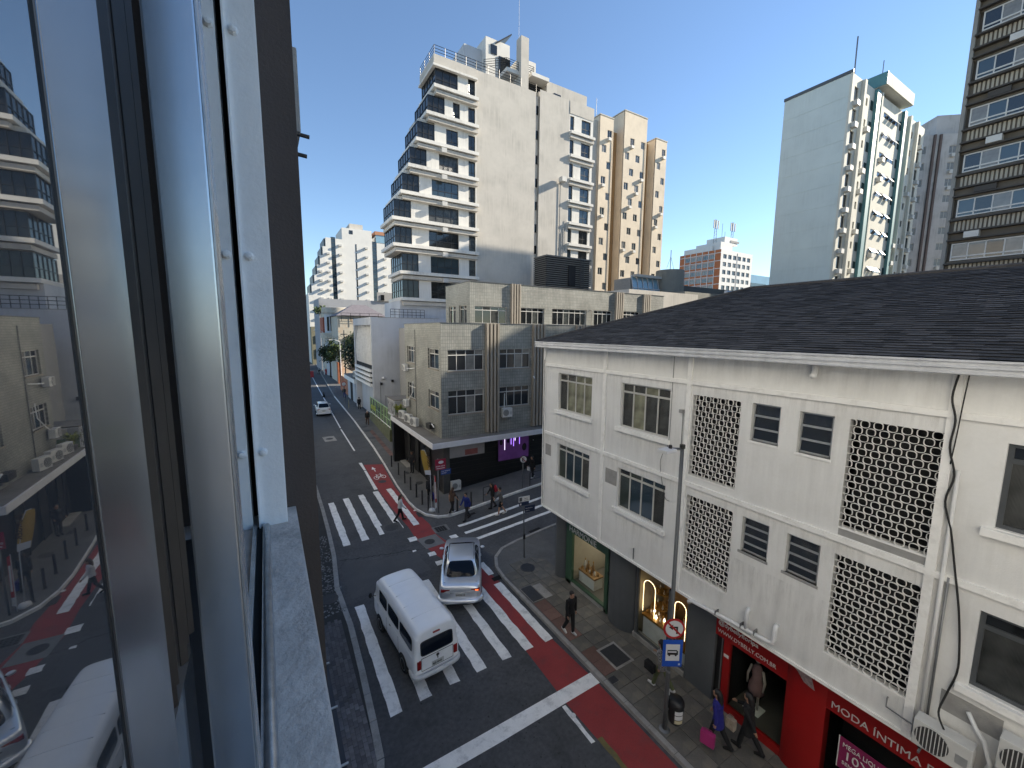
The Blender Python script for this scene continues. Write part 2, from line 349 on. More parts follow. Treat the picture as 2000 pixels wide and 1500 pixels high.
for (a, b) in [((2.95, 44), (3.15, 51)), ((3.2, 53), (3.3, 57.5))]: strip('lane_line', m_mark, [a, b], [(a[0]+.1, a[1]), (b[0]+.1, b[1])], .010)
# bicycle symbol and arrow on the lane
bk = MB(); cx, cy = 7.02, 31.9; z = .017
def ringflat(mb, x, y, ro, ri, n=20):
    mb.add([(x+r*math.cos(2*math.pi*k/n), y+r*2.0*math.sin(2*math.pi*k/n), z) for r in (ro, ri) for k in range(n)], [(k, (k+1) % n, n+(k+1) % n, n+k) for k in range(n)])
ringflat(bk, cx-.28, cy-.45, .19, .145); ringflat(bk, cx+.28, cy-.35, .19, .145)
def barflat(mb, x0, y0, x1, y1, w):
    d = Vector((x1-x0, y1-y0)).normalized(); p = Vector((-d.y, d.x))*w/2
    mb.add([(x0+p.x, y0+p.y, z), (x0-p.x, y0-p.y, z), (x1-p.x, y1-p.y, z), (x1+p.x, y1+p.y, z)], [(0, 1, 2, 3)])
for a in [(-.28, -.45, -.12, .2), (-.12, .2, .2, .22), (.2, .22, 0, -.42), (0, -.42, -.28, -.45), (0, -.42, -.14, .26), (.28, -.35, .18, .4), (.1, .42, .26, .42), (-.2, .3, -.06, .3)]: barflat(bk, cx+a[0], cy+a[1], cx+a[2], cy+a[3], .05)
bk.build('bicycle_symbol', m_mark, road)
MB().add([(6.98, 33.0, z), (7.06, 33.0, z), (7.06, 33.6, z), (7.19, 33.6, z), (7.02, 34.3, z), (6.85, 33.6, z), (6.98, 33.6, z)], [tuple(range(7))]).build('lane_arrow', m_mark, road)
# covers and patches in the road
def disc(name, m, x, y, r, lift, parent=road, n=24, e=1.): return MB().add([(x+r*math.cos(2*math.pi*k/n), y+r*e*math.sin(2*math.pi*k/n), gz(x, y)+lift) for k in range(n)], [tuple(range(n))]).build(name, m, parent)
def manhole(x, y, r, lift, parent=road):
    mb = MB(); mb.lathe([(r, -.02), (r, .004), (r*.93, .008), (r*.9, .002), (.001, .002)], 26, (x, y, gz(x, y)+lift))
    for i in range(-4, 5):
        for j in range(-4, 5):
            if math.hypot(i, j) < 4.2: mb.box(x+i*r*.19-.02, x+i*r*.19+.02, y+j*r*.19-.02, y+j*r*.19+.02, gz(x, y)+lift, gz(x, y)+lift+.006)
    return mb.build('manhole_cover', m_iron, parent)
m_kerbd = mat('grey cement patch', (.17, .168, .165), .85, .2, 2, .3, 60, fine=.2)
sheet('road_patch', m_kerbd, [(6.47, 20.72), (6.59, 19.47), (7.69, 19.57), (7.56, 20.78)], .014)
manhole(7.0, 20.13, .28, .016); sheet('road_patch', m_asph2, [(5.1, 23.3), (5.1, 22.2), (6.2, 22.2), (6.2, 23.3)], .012); manhole(5.63, 22.8, .40, .014)
sheet('road_patch', m_kerb, [(4.55, 46.8), (4.6, 44.6), (5.75, 44.6), (5.7, 46.8)], .012); manhole(5.15, 45.7, .36, .014); disc('manhole_cover', m_iron, 6.95, 30.45, .3, .016)
def grate(x0, x1, y0, y1, parent=road, n=4, lift=.0):
    mb = MB(); z0 = gz(x0, y0)+lift
    for i in range(n+1):
        x = x0+(x1-x0)*i/n; mb.box(x-.025, x+.025, y0, y1, z0-.02, z0+.012)
        y = y0+(y1-y0)*i/n; mb.box(x0, x1, y-.025, y+.025, z0-.018, z0+.01)
    o = mb.build('drain_grate', m_iron, parent); sheet('drain_pit', m_hole, [(x0, y0), (x1, y0), (x1, y1), (x0, y1)], lift+.007, parent); return o
sheet('road_patch', m_kerbd, [(7.62, 21.6), (7.6, 20.85), (8.5, 20.85), (8.55, 21.6)], .0085); grate(7.75, 8.35, 20.9, 21.48, lift=.006)
grate(2.25, 2.52, 23.7, 24.6, lift=.006); grate(12.0, 12.75, 17.75, 18.0, lift=.004); grate(7.46, 7.74, 23.3, 23.9, lift=.006); grate(9.9, 10.6, 21.75, 22.0, lift=.004)
sheet('drain_slot', m_hole, [(8.32, 15.2), (8.85, 15.25), (8.85, 15.55), (8.32, 15.5)], .016)
# cracks and oil drips
ck = MB()
def crack(p0, p1, n=26, w=.02, wob=.12):
    L_, R_ = [], []
    for i in range(n+1):
        t = i/n; x = p0[0]+(p1[0]-p0[0])*t+rnd.uniform(-wob, wob)*.5; y = p0[1]+(p1[1]-p0[1])*t+rnd.uniform(-wob, wob); ww = w*rnd.uniform(.3, 1)
        L_.append((x, y-ww)); R_.append((x, y+ww))
    for a, b, c, d in zip(L_, R_, R_[1:], L_[1:]): ck.add([(*p, .007) for p in (a, b, c, d)], [(0, 1, 2, 3)])
crack((2.4, 20.6), (6.6, 19.6), 40, .03, .08); crack((2.3, 19.6), (3.2, 21.5), 14, .015); crack((6.5, 12.2), (6.75, 14.4), 14, .02, .1); crack((6.2, 36.5), (8.2, 36.2), 20, .02, .1); crack((3.2, 38), (6.2, 37), 22, .015, .2)
ck.build('road_crack', m_hole, road)
dr = MB()
for i in range(170):
    x, y, r = rnd.uniform(3.0, 7.1), rnd.uniform(6.2, 11), abs(rnd.gauss(0, .014))+.005
    if i > 120: x, y = rnd.gauss(5.9, .35), rnd.gauss(7.3, .6)
    n = 7; dr.add([(x+r*rnd.uniform(.6, 1.3)*math.cos(6.283*k/n), y+r*rnd.uniform(.6, 1.3)*math.sin(6.283*k/n), .0065) for k in range(n)], [tuple(range(n))])
o = dr.build('oil_spots', mat('oil stain', (.028, .028, .03), .7, .2, 4), road); o['kind'] = 'stuff'
sheet('road_patch', m_asph2, [(2.5, 17.2), (6.2, 17.6), (6.0, 19.4), (2.4, 20.3)], .0035); sheet('road_patch', m_asph2, [(3.2, 36), (6.3, 36.4), (6.0, 58), (3.8, 58)], .0035)
# pavement builder: kerb strip outside, walk inside
def pavement(name, label, edge, inner, m, km, kw=.16, h=.12, close=None):
    """edge: polyline along the road; inner: polyline at the walls, same count"""
    mb = MB(); n = len(edge)
    for i in range(n-1):
        q = [edge[i], edge[i+1], inner[i+1], inner[i]]
        mb.add([(x, y, gz(x, y)+h) for x, y in q], [(0, 1, 2, 3)])
    s_ = structure(name, mb, m, label)
    for i in range(n-1):
        a, b = Vector(edge[i]), Vector(edge[i+1]); ia, ib = Vector(inner[i]), Vector(inner[i+1]); L_ = (b-a).length; k = max(1, round(L_/1.0))
        na, nb = (ia-a).normalized(), (ib-b).normalized()
        for j in range(k):
            t0, t1 = (j+.006)/k, (j+1-.006)/k; p, q = a.lerp(b, t0), a.lerp(b, t1); np_, nq = na.lerp(nb, t0), na.lerp(nb, t1)
            v = [p, q, q+nq*kw, p+np_*kw]; dz = rnd.uniform(-.006, .008)
            kb = MB().add([(w.x, w.y, gz(w.x, w.y)-.03) for w in v]+[(w.x, w.y, gz(w.x, w.y)+h+.012+dz) for w in v], [(0, 3, 2, 1), (4, 5, 6, 7), (0, 1, 5, 4), (1, 2, 6, 5), (2, 3, 7, 6), (3, 0, 4, 7)])
            kb.build('kerb_stone', km, s_, bevel=.014)
    return s_
walkR = pavement('pavement_beside_shops', 'slab pavement along the shops under the white building',
    [(8.78, -8), (8.78, 5), (8.74, 9.5), (8.74, 13), (8.74, 15.2), (8.86, 16.1), (9.25, 16.9), (9.9, 17.4), (10.9, 17.55), (12.6, 17.6), (15, 17.65), (30, 17.8)],
    [(11.6, -8), (11.6, 5), (11.6, 9.5), (11.6, 12), (11.6, 13), (11.6, 14), (11.7, 14.3), (11.9, 14.5), (12.1, 14.6), (13, 14.7), (15, 14.8), (30, 15)], m_walk, m_kerb)
walkG = pavement('pavement_at_corner', 'dark pavement around the tiled corner building with whitewashed kerb',
    [(9.5, 75), (8.9, 53), (8.35, 40), (8.02, 34.4), (7.62, 29), (7.5, 25.6), (7.58, 24.2), (7.85, 23.2), (8.4, 22.55), (9.1, 22.35), (10, 22.4), (14, 22.55), (17, 22.6), (30, 22.8)],
    [(11.9, 75), (11.2, 53), (10.4, 40), (10.3, 36), (10.2, 32), (10.2, 30), (10.2, 28), (10.2, 27), (10.2, 26), (10.5, 26), (11, 26), (14, 26), (17, 26), (30, 26)], m_walk, m_kerbw, .13)
walkF = pavement('pavement_far', 'far pavement running on beside the murals', [(16.5, 190), (12, 120), (9.5, 75.05)], [(19.5, 190), (14.6, 120), (11.9, 75.05)], m_walk, m_kerb)
walkL = pavement('pavement_under_window', 'paver pavement with cobbled end below the camera window',
    [(1.2, 6.5), (1.75, 8.6), (2.05, 9.8), (2.12, 11), (2.2, 13), (2.25, 15.5), (2.2, 16.6), (2.15, 18.2), (2.4, 21), (2.5, 24), (2.55, 27), (2.7, 60), (3.2, 110), (5, 200)],
    [(-.3, 6.5), (-.3, 8.6), (-.3, 9.8), (-.3, 11), (-.3, 13), (-.3, 15.5), (-.3, 16.6), (-.3, 18.2), (-.3, 21), (-.3, 24), (-.3, 27), (-.3, 60), (-.3, 110), (-.3, 200)], m_joint, m_kerb, .2)
# pavers of the near walk: the nearest as single pieces, the rest joined
pv = MB().box(-.058, .058, -.108, .108, -.03, .006).mesh('paver'); pv.materials.append(m_paver)
cells = []
for i in range(14):
    x = .22+i*.123
    for j in range(58):
        y = 6.8+j*.223+(.11 if i % 2 else 0)
        if y < 16.0 and x < 1.3+min(.62, max(0, (y-6.6)*.2)) : cells.append((math.hypot(x-.6, y-9.5), x, y))
cells.sort(); rest = MB()
for k, (_, x, y) in enumerate(cells):
    if k < 290:
        o = link('paver', pv, walkL, (x, y, .12+rnd.uniform(-.004, .006))); o.rotation_euler = (rnd.uniform(-.012, .012), rnd.uniform(-.012, .012), rnd.uniform(-.02, .02))
    else: rest.box(x-.058, x+.058, y-.108, y+.108, .1, .126+rnd.uniform(-.004, .006))
o = rest.build('pavers_beyond', m_paver, walkL); o['kind'] = 'stuff'
cb = MB()
for i in range(900):
    x, y = rnd.uniform(.4, 2.2), rnd.uniform(16.35, 23.5); r = rnd.uniform(.03, .055); z0 = .124+rnd.uniform(0, .012); a0 = rnd.random()
    ps = [(x+r*rnd.uniform(.8, 1.1)*math.cos(a0+1.57*k), y+r*rnd.uniform(.8, 1.1)*math.sin(a0+1.57*k)) for k in range(4)]; cb.prism(ps, .1, z0)
o = cb.build('cobbles', m_cobble, walkL); o['kind'] = 'stuff'
manhole(1.65, 17.5, .36, .135, walkL)
# slabs of the shop-side walk
sl1 = MB().box(-.292, .292, -.292, .292, -.03, .012).mesh('paving_slab'); sl1.materials.append(m_slab)
sl2 = sl1.copy(); sl2.materials.clear(); sl2.materials.append(m_slabr)
for i in range(5):
    for j in range(28):
        x, y = 8.94+.295+i*.6, -.6+j*.6
        if x > 11.5 or (i == 0 and j > 26): continue
        red = (i == 0 and (y > 8.9 and y < 12.9) and rnd.random() < .75) or (i == 1 and 9 < y < 11 and rnd.random() < .3)
        o = link('paving_slab', sl2 if red else sl1, walkR, (x, y, .122+rnd.uniform(-.003, .004))); o.rotation_euler = (rnd.uniform(-.004, .004), rnd.uniform(-.004, .004), rnd.uniform(-.006, .006))
def cover(x0, x1, y0, y1, parent=walkR, rim=.09):
    sheet('cover_rim', m_kerb, [(x0-rim, y0-rim), (x1+rim, y0-rim), (x1+rim, y1+rim), (x0-rim, y1+rim)], .143, parent)
    MB().box(x0, x1, y0, y1, gz(x0, y0)+.12, gz(x0, y0)+.152).build('inspection_cover', m_iron, parent)
cover(8.97, 9.51, 12.97, 13.98, rim=.02); cover(9.53, 10.2, 8.76, 9.58); cover(8.92, 9.22, 8.34, 8.58, rim=.01); manhole(10.15, 15.2, .36, .14, walkR)
sheet('cover_rim', m_kerb, [(9.55, 12.9), (9.95, 12.9), (9.95, 13.9), (9.55, 13.9)], .1445, walkR)
for a in [(9.0, 28.2, 9.5, 28.8), (8.95, 30.9, 9.2, 31.4)]: MB().box(a[0], a[2], a[1], a[3], .1, .132).build('inspection_cover', m_iron, walkG)
for (x, y) in [(9.3, 47), (9.35, 49.2), (9.0, 43.5)]: MB().box(x-.35, x+.35, y-.3, y+.3, .1, .135).build('inspection_cover', m_iron, walkG)
for k in range(26): MB().box(9.05+k*.015, 9.45+k*.015, 36.2+k*.42, 36.6+k*.42, .1, .134).build('paving_slab', m_slabr, walkG)
# ------------------------------------------------------------------ white building with the shops
wb = thing('white_building', 'long two storey white building with dark shingle roof over the shops', 'building', (16, 4, 0))
FX = 10.5; Y0 = 14.6
fw_ = Facade(wb, FX, Y0, R(-90))          # u = Y0 - y
def U(y): return Y0-y
wins = {'W1': (11.5, 13.58, 8.13, 9.70), 'W2': (8.0, 10.03, 8.13, 9.68), 'W3': (11.52, 13.56, 5.16, 6.66), 'W4': (7.99, 10.02, 5.16, 6.63),
        'W5': (-.75, 1.36, 8.13, 9.62), 'W6': (-.75, 1.36, 5.13, 6.6), 'W7': (-4.2, -2.1, 8.13, 9.62), 'W8': (-4.2, -2.1, 5.13, 6.6)}
cobs = {'CA': (5.83, 7.23, 7.25, 9.64), 'CB': (5.81, 7.22, 4.26, 6.63), 'CC': (2.11, 3.51, 7.24, 9.63), 'CD': (2.11, 3.51, 4.22, 6.60)}
louv = {'L1': (4.87, 5.55, 8.69, 9.66), 'L2': (3.79, 4.47, 8.66, 9.63), 'L3': (4.88, 5.56, 5.68, 6.63), 'L4': (3.78, 4.48, 5.66, 6.64)}
allh = [(U(b), U(a), c, d) for a, b, c, d in list(wins.values())+list(cobs.values())+list(louv.values())]
fw_.wall('wall', m_white, 0, 34, 3.5, 10.86, allh, .17)
body = MB(); body.box(11.6, 21.8, -19.4, 14.5, 3.55, 10.8); body.box(FX, 21.8, 14.5, 14.6, 3.5, 10.86); body.box(FX+.01, 21.8, -19.4, 14.6, 3.42, 3.5)
body.build('core_wall', m_white, wb)
MB().box(11.5, 11.58, -19.4, 14.45, 3.56, 10.8).build('dark_rooms', m_dark, wb)
for y in (14.55, 10.81, 7.35, 2.03, -1.9):                   # pilasters and bands
    w = .05 if y > 14 else .07
    fw_.box('pilaster', m_whitetrim, U(y)-w, U(y)+w, 0, .055, 3.52, 10.80)
ps = [14.5, 10.88, 10.74, 7.42, 7.28, 2.10, 1.96, -1.83, -1.97, -6]
for a, b in zip(ps[::2], ps[1::2]):
    fw_.box('band', m_whitetrim, U(a), U(b), 0, .05, 9.93, 10.05); fw_.box('band', m_whitetrim, U(a), U(b), 0, .05, 6.90, 7.03)
for k in range(9): fw_.box('drip_edge', m_whitetrim, U(14.6-k*2.2)+.005, U(12.4-k*2.2)-.005, -.02, .045, 3.44, 3.515)
for k, w in wins.items():
    a, b, c, d = w
    u0, u1 = U(b), U(a)
    if k in ('W1', 'W2', 'W3', 'W4'):
        pm = [m_prib] if k in ('W1', 'W2') else [m_pgr, m_pbl, m_pbl, m_prib2, m_pdk]
        if k == 'W1': pm = [m_prib2, m_prib, m_prib, m_prib, m_prib2]
        if k == 'W2': pm = [m_prib2, m_prib, m_prib2, m_prib2, m_prib2]
        fw_.win(u0, u1, c, d, -.13, 4, m_frw, pm, .80 if k in ('W1', 'W2') else .84, .05, each=True)
    else: fw_.win(u0, u1, c, d, -.13, 2, m_frdk, [m_prib2, m_pbl, m_pdk], .80, .07, each=True)
    o = fw_.box('window_sill', m_whitetrim, u0-.14, u1+.08, -.02, .10, c-.16, c-.02, bevel=.012)
for k, (a, b, c, d) in louv.items():
    u0, u1 = U(b), U(a); o = fw_.box('window_frame_box', m_frw, u0, u0+.03, -.17, -.02, c, d)
    lw = MB(); h = d-c; w = u1-u0; n = 3 if k in ('L1', 'L2') else 4
    for q in ((0, w, 0, .05), (0, w, h-.045, h), (0, .05, 0, h), (w-.05, w, 0, h)): lw.box(q[0], q[1], -.05, .0, q[2], q[3])
    for j in range(1, n): lw.box(.05, w-.05, -.06, 0, h*j/n-.025, h*j/n+.025)
    fr = lw.build('louvre_window', m_fral, wb, loc=fw_.W(u0, -.12, c), rz=fw_.rz)
    for j in range(n):
        q = MB().quad((.05, -.045, h*j/n+.02), (w-.05, -.045, h*j/n+.02), (w-.05, -.005, h*(j+1)/n-.02), (.05, -.005, h*(j+1)/n-.02)).build('louvre', m_pdk, fr)
    if k in ('L1', 'L2'): fw_.box('window_sill', m_whitetrim, u0-.03, u1+.02, -.1, .03, c-.06, c)
    else:
        fw_.box('window_sill', m_cement, u0-.05, u1+.03, -.1, .012, c-.07, c)
# pierced breeze block screens: staggered oval rings
def ring_mesh(w, h, t, dpt):
    n = 20; rs = []
    def st(f, y):
        a, b = w/2*f[0], h/2*f[1]; out = []
        for k in range(n):
            th = 2*math.pi*k/n; c, s_ = math.cos(th), math.sin(th); e = .88
            out.append((a*math.copysign(abs(c)**e, c), y, b*math.copysign(abs(s_)**.6, s_)))
        return out
    fo = (1, 1); fi = (1-2*t/w, 1-2*t/h)
    mb = MB(); mb.rings([st(fo, 0), st(fo, dpt), st(fi, dpt), st(fi, 0), st(fo, 0)], True, False)
    return mb.mesh('breeze_block')
for k, (a, b, c, d) in cobs.items():
    u0, u1 = U(b), U(a); w, h = u1-u0, d-c; rows, per = 16, 6.5; px = w/per; pz = h/rows
    rw = px*.66+.012
    scr = fw_.box('breeze_block_screen', m_whitetrim, u0, u1, -.165, .012, c-.03, c-.001)
    rm = ring_mesh(rw, pz+.007, .0085, .042); rm.materials.append(m_block)
    top = MB(); o = fw_.box('screen_backing', m_dark, u0, u1, -.6, -.5, c-.3, d+.1)
    for j in range(rows):
        for i in range(8):
            u = (i+(.13 if j % 2 else .63)) * px
            if u > w+.05: continue
            link('breeze_block', rm, scr, (u-rw*.0, -.005, c+pz*(j+.5)-0.0)).location = (u0+u, .01, c+pz*(j+.5))
# rain stains below sills and bands: grime with its own ragged shape
ms = bpy.data.materials.new('rain stain'); ms.use_nodes = True; t_ = ms.node_tree; b_ = t_.nodes['Principled BSDF']; b_.inputs['Base Color'].default_value = (.34, .32, .28, 1); b_.inputs['Roughness'].default_value = .9
tc_ = nd(t_, 'ShaderNodeTexCoord'); mp_ = nd(t_, 'ShaderNodeMapping'); t_.links.new(tc_.outputs['Object'], mp_.inputs[0]); mp_.inputs['Scale'].default_value = (6, 6, .8)
nz_ = nd(t_, 'ShaderNodeTexNoise'); t_.links.new(mp_.outputs[0], nz_.inputs[0]); nz_.inputs['Scale'].default_value = 1; nz_.inputs['Detail'].default_value = 7; nz_.inputs['Roughness'].default_value = .7
mr_ = nd(t_, 'ShaderNodeMapRange'); t_.links.new(nz_.outputs[0], mr_.inputs[0]); mr_.inputs[1].default_value = .45; mr_.inputs[2].default_value = .75; mr_.inputs[3].default_value = 0; mr_.inputs[4].default_value = .26
sx_ = nd(t_, 'ShaderNodeSeparateXYZ'); t_.links.new(tc_.outputs['Generated'], sx_.inputs[0])
mm_ = nd(t_, 'ShaderNodeMath', operation='MULTIPLY'); t_.links.new(mr_.outputs[0], mm_.inputs[0]); t_.links.new(sx_.outputs['Z'], mm_.inputs[1]); t_.links.new(mm_.outputs[0], b_.inputs['Alpha'])
def stain(y0, y1, z0, z1): fw_.put(MB().quad((U(y1), -.0025, z0), (U(y0), -.0025, z0), (U(y0), -.0025, z1), (U(y1), -.0025, z1)), 'rain_stain', ms)
for k, (a, b, c, d) in wins.items():
    if k in ('W1', 'W2'): stain(a-.05, b+.1, 7.05, c-.17)
    elif k in ('W3', 'W4'): stain(a-.05, b+.1, 3.56, c-.17)
for a, b in ((10.95, 14.4), (7.45, 10.7), (2.2, 7.2)): stain(a, b, 5.9, 6.89); stain(a, b, 9.0, 9.92); stain(a, b, 10.07, 10.78)
stain(3.55, 5.8, 3.56, 5.4); stain(5.83, 7.2, 3.56, 4.2); stain(2.2, 3.5, 3.56, 4.15)
# eaves, gutter, roof
fe = MB(); fe.box(10.16, 10.52, -19.4, 14.66, 10.84, 10.88); fe.build('eave_board', m_whitetrim, wb)
prof = [(10.20, 10.99), (10.03, 10.99), (10.03, 10.955), (10.075, 10.935), (10.075, 10.905), (10.035, 10.89), (10.035, 10.855), (10.08, 10.835), (10.08, 10.80), (10.045, 10.785), (10.045, 10.755), (10.08, 10.735), (10.2, 10.735)]
y = 14.72; k = 0
while y > -9:
    L_ = 1.05+.42*(k % 3 == 1)+.25*(k % 5 == 2); mb = MB(); pr_ = [(x, z) for x, z in prof]
    mb.rings([[(x, yy, z) for x, z in pr_] for yy in (y, y-L_+.008)], True, True)
    g_ = mb.build('gutter', m_gutter, wb); MB().rings([[(x-.008 if x < 10.15 else x, yy, z+(.004 if z > 10.9 else -.004)) for x, z in pr_] for yy in (y-L_+.03, y-L_-.02)], True, True).build('gutter_joint', m_gutter, g_)
    y -= L_; k += 1
EV, RG, ZE, ZR = 10.13, 16.0, 10.99, 13.1
rf = MB(); yA, yB, xB = 14.73, -20.0, 21.87
rf.add([(EV, yA, ZE-.03), (EV, yB, ZE-.03), (xB, yB, ZE-.03), (xB, yA, ZE-.03), (RG, yA-5.9, ZR-.03), (RG, yB+5.9, ZR-.03)], [(0, 4, 5, 1), (2, 5, 4, 3), (0, 3, 4), (1, 5, 2)])
roof = rf.build('roof', m_shing, wb)
slope = Vector((RG-EV, 0, ZR-ZE)); SL = slope.length; sd = slope/SL; sn = Vector((-sd.z, 0, sd.x))
nc = 44; ex = SL/nc; tabs = []
for j in range(nc):
    s0 = j*ex; yl = yA-(s0/SL)*5.9; off = rnd.uniform(0, .33); y = yl
    if off > .02: y = yl+off-.33
    while y > yB+5:
        a = min(y+.33-.004, yl-.004) if y+.33 > yl else y+.33-.004
        if a-y > .03: tabs.append((s0, y, a))
        y -= .33
        if y < -5.2: break
near = sorted(range(len(tabs)), key=lambda i: (Vector((EV, tabs[i][1], ZE))+sd*tabs[i][0]-Vector((0, 0, CAM_Z))).length if tabs[i][1] > .9 else 999)[:280]; near = set(near)
def tab(mb, w, L_):
    mb.add([(.045, 0, .0), (.045, w, .0), (0, w, .026), (0, 0, .026), (L_, w, .004), (L_, 0, .004)], [(0, 3, 2, 1), (3, 5, 4, 2), (1, 2, 4), (0, 5, 3)])
joined = MB(); tm = {}
RM = Matrix(((sd.x, 0, sn.x, 0), (0, 1, 0, 0), (sd.z, 0, sn.z, 0), (0, 0, 0, 1)))
for i, (s0, y, a) in enumerate(tabs):
    P = Vector((EV-.02, y, ZE))+sd*s0; jit = rnd.uniform(-.008, .008)
    if i in near:
        w = round(a-y, 2)
        if w not in tm: q = MB(); tab(q, w, ex+.05); tm[w] = q.mesh('shingle'); tm[w].materials.append(m_shing1)
        o = link('shingle', tm[w], roof); o.matrix_basis = Matrix.Translation(P+sd*jit+sn*rnd.uniform(-.003, .006)) @ RM
    else: tab(q := MB(), a-y, ex+.05); joined.add(q.v, q.f, Matrix.Translation(P+sd*jit+sn*rnd.uniform(-.003, .006)) @ RM)
o = joined.build('shingles_beyond', m_shing, roof); o['kind'] = 'stuff'
rc = MB(); rc.tube([(EV, yA, ZE+.02), (RG, yA-5.87, ZR+.03), (RG, -15, ZR+.03)], .06, 6); rc.build('ridge_cap', m_shing, roof)
# pipes and fittings on the wall
def wallpipe(pts, r, name='drain_pipe', m=m_pvc): return MB().tube([fw_.W(U(y), n, z) for y, n, z in pts], r, 10).build(name, m, wb, True)
wallpipe([(6.9, .02, 3.34), (6.86, .1, 3.42), (6.74, .1, 3.50), (5.6, .1, 3.62), (4.62, .1, 3.70), (4.52, .1, 3.74), (4.49, .1, 3.86), (4.49, .1, 4.1), (4.49, .07, 4.18), (4.49, -.02, 4.2)], .055)
wallpipe([(5.18, .1, 3.67), (5.18, .1, 4.1), (5.18, .07, 4.19), (5.18, -.02, 4.2)], .05)
for y, z in ((6.0, 3.58), (5.3, 3.66), (4.95, 3.69)): MB().box(FX-.16, FX, y-.012, y+.012, z-.03, z+.1).build('pipe_clip', m_steel, wb)
wallpipe([(4.24, .05, 10.74), (4.24, .05, 10.56), (4.22, .1, 10.49), (4.2, .22, 10.48)], .06)
def smooth_path(P_, k=5):
    P_ = [Vector(p) for p in P_]; out = []
    for i in range(len(P_)-1):
        a, b, c, d = P_[max(i-1, 0)], P_[i], P_[i+1], P_[min(i+2, len(P_)-1)]
        for j in range(k): t = j/k; out.append(.5*((2*b)+(c-a)*t+(2*a-5*b+4*c-d)*t*t+(3*b-a-3*c+d)*t**3))
    return out+[P_[-1]]
def cable(pts, r=.012, name='cable'):
    return MB().tube(smooth_path([fw_.W(U(y), n, z) for y, n, z in pts]), r, 6).build(name, m_cable, wb, True)
cable([(2.02, .08, 10.75), (2.06, .1, 10.3), (1.98, .1, 9.9), (2.0, .09, 9.4), (1.9, .07, 8.9), (1.96, .08, 8.4), (1.84, .07, 7.9), (1.72, .06, 7.2), (1.6, .06, 6.5), (1.52, .05, 5.8), (1.5, .05, 5.3), (1.58, .06, 4.8), (1.62, .2, 4.45), (1.5, .35, 4.28)], .016)
cable([(1.9, .08, 10.72), (1.92, .1, 10.2), (1.94, .1, 9.6), (1.97, .07, 9.1)], .01)
cable([(7.92, .02, 10.7), (7.93, .02, 9.9), (7.95, .02, 8.1), (8.15, .03, 7.6), (8.2, .03, 7.2), (7.98, .03, 6.3), (7.8, .02, 6.2)], .007)
cable([(14.5, .07, 10.2), (14.5, .07, 7), (14.5, .07, 3.6)], .012)
wallpipe([(1.86, .05, 9.0), (1.86, .05, 3.6)], .03, 'conduit', m_white); wallpipe([(1.78, .04, 7.0), (1.78, .04, 3.6)], .02, 'conduit', m_steel)
wallpipe([(7.5, .03, 9.1), (7.5, .03, 7.2)], .012, 'conduit', m_steel); fw_.box('wall_lamp', m_cement, U(7.6), U(7.48), 0, .1, 9.05, 9.15)
fw_.box('cement_patch', m_cement, U(10.62), U(10.05), .001, .004, 5.9, 6.45); fw_.box('cement_patch', m_cement, U(14.4), U(14.0), .001, .004, 5.95, 6.45)
fw_.box('cement_patch', m_cement, U(3.5), U(2.12), .001, .003, 7.05, 7.2); fw_.box('iron_stub', m_steel, U(9.12), U(9.10), .0, .04, 3.6, 4.0)
wallpipe([(2.35, .03, 4.05), (2.35, .08, 4.05), (2.35, .08, 3.86), (1.95, .08, 3.82), (1.9, .3, 3.85)], .014, 'bracket_rod', m_steel)
fw_.box('recess_patch', m_cement, U(1.66), U(.9), .002, .006, 4.42, 4.82)
bk_ = MB(); zz = 3.62
for y in (1.75, 1.2): bk_.box(10.02, 10.5, y-.015, y+.015, zz, zz+.04)
bk_.build('unit_bracket', m_steel, wb)
def condenser(loc, rz, label, w=.8, h=.55, d=.3, group=None):
    """outdoor unit: casing, round fan grille, vents; faces local -y"""
    t = thing('air_conditioner', label, 'air conditioner', loc, group, rz)
    MB().box(-w/2, w/2, -d/2, d/2, .03, h).build('casing', m_ac, t, bevel=.02)
    r = min(h*.42, w*.3); cx = -w*.16
    g_ = MB(); g_.lathe([(r, 0), (r, .014), (r*.93, .016), (r*.9, .006), (.001, .006)], 24); g_.build('fan_grille', m_acg, t).matrix_basis = Matrix.Translation((cx, -d/2, h*.52)) @ Matrix.Rotation(R(90), 4, 'X')
    s_ = MB()
    for i in range(-4, 5):
        hh = math.sqrt(max(0, 1-(i/4.6)**2))*r; s_.box(cx+i*r/4.6-.006, cx+i*r/4.6+.006, -d/2-.022, -d/2-.012, h*.52-hh, h*.52+hh)
    s_.build('grille_bars', m_ac, t)
    MB().box(w*.24, w*.44, -d/2-.004, -d/2, h*.3, h*.62).build('rating_plate', m_fral, t)
    b_ = MB(); b_.box(-w*.38, -w*.32, -d/2, d/2, 0, .03); b_.box(w*.32, w*.38, -d/2, d/2, 0, .03); b_.build('foot', m_blk, t)
    return t
condenser((10.26, 1.5, 3.66), R(-90), 'white outdoor air conditioner unit above the red lingerie shopfront', .76, .55)
condenser((10.26, .5, 4.15), R(-90), 'white air conditioner unit cut off beside the lower curtained window', .76, .6)
condenser((10.26, .5, 3.5), R(-90), 'air conditioner unit stacked lowest beneath the curtained window', .76, .55)
wallpipe([(1.3, .02, 4.65), (1.18, .12, 4.5), (1.05, .16, 4.35), (.95, .16, 4.0), (1.0, .2, 3.75)], .035, 'insulated_pipe', m_pvc)

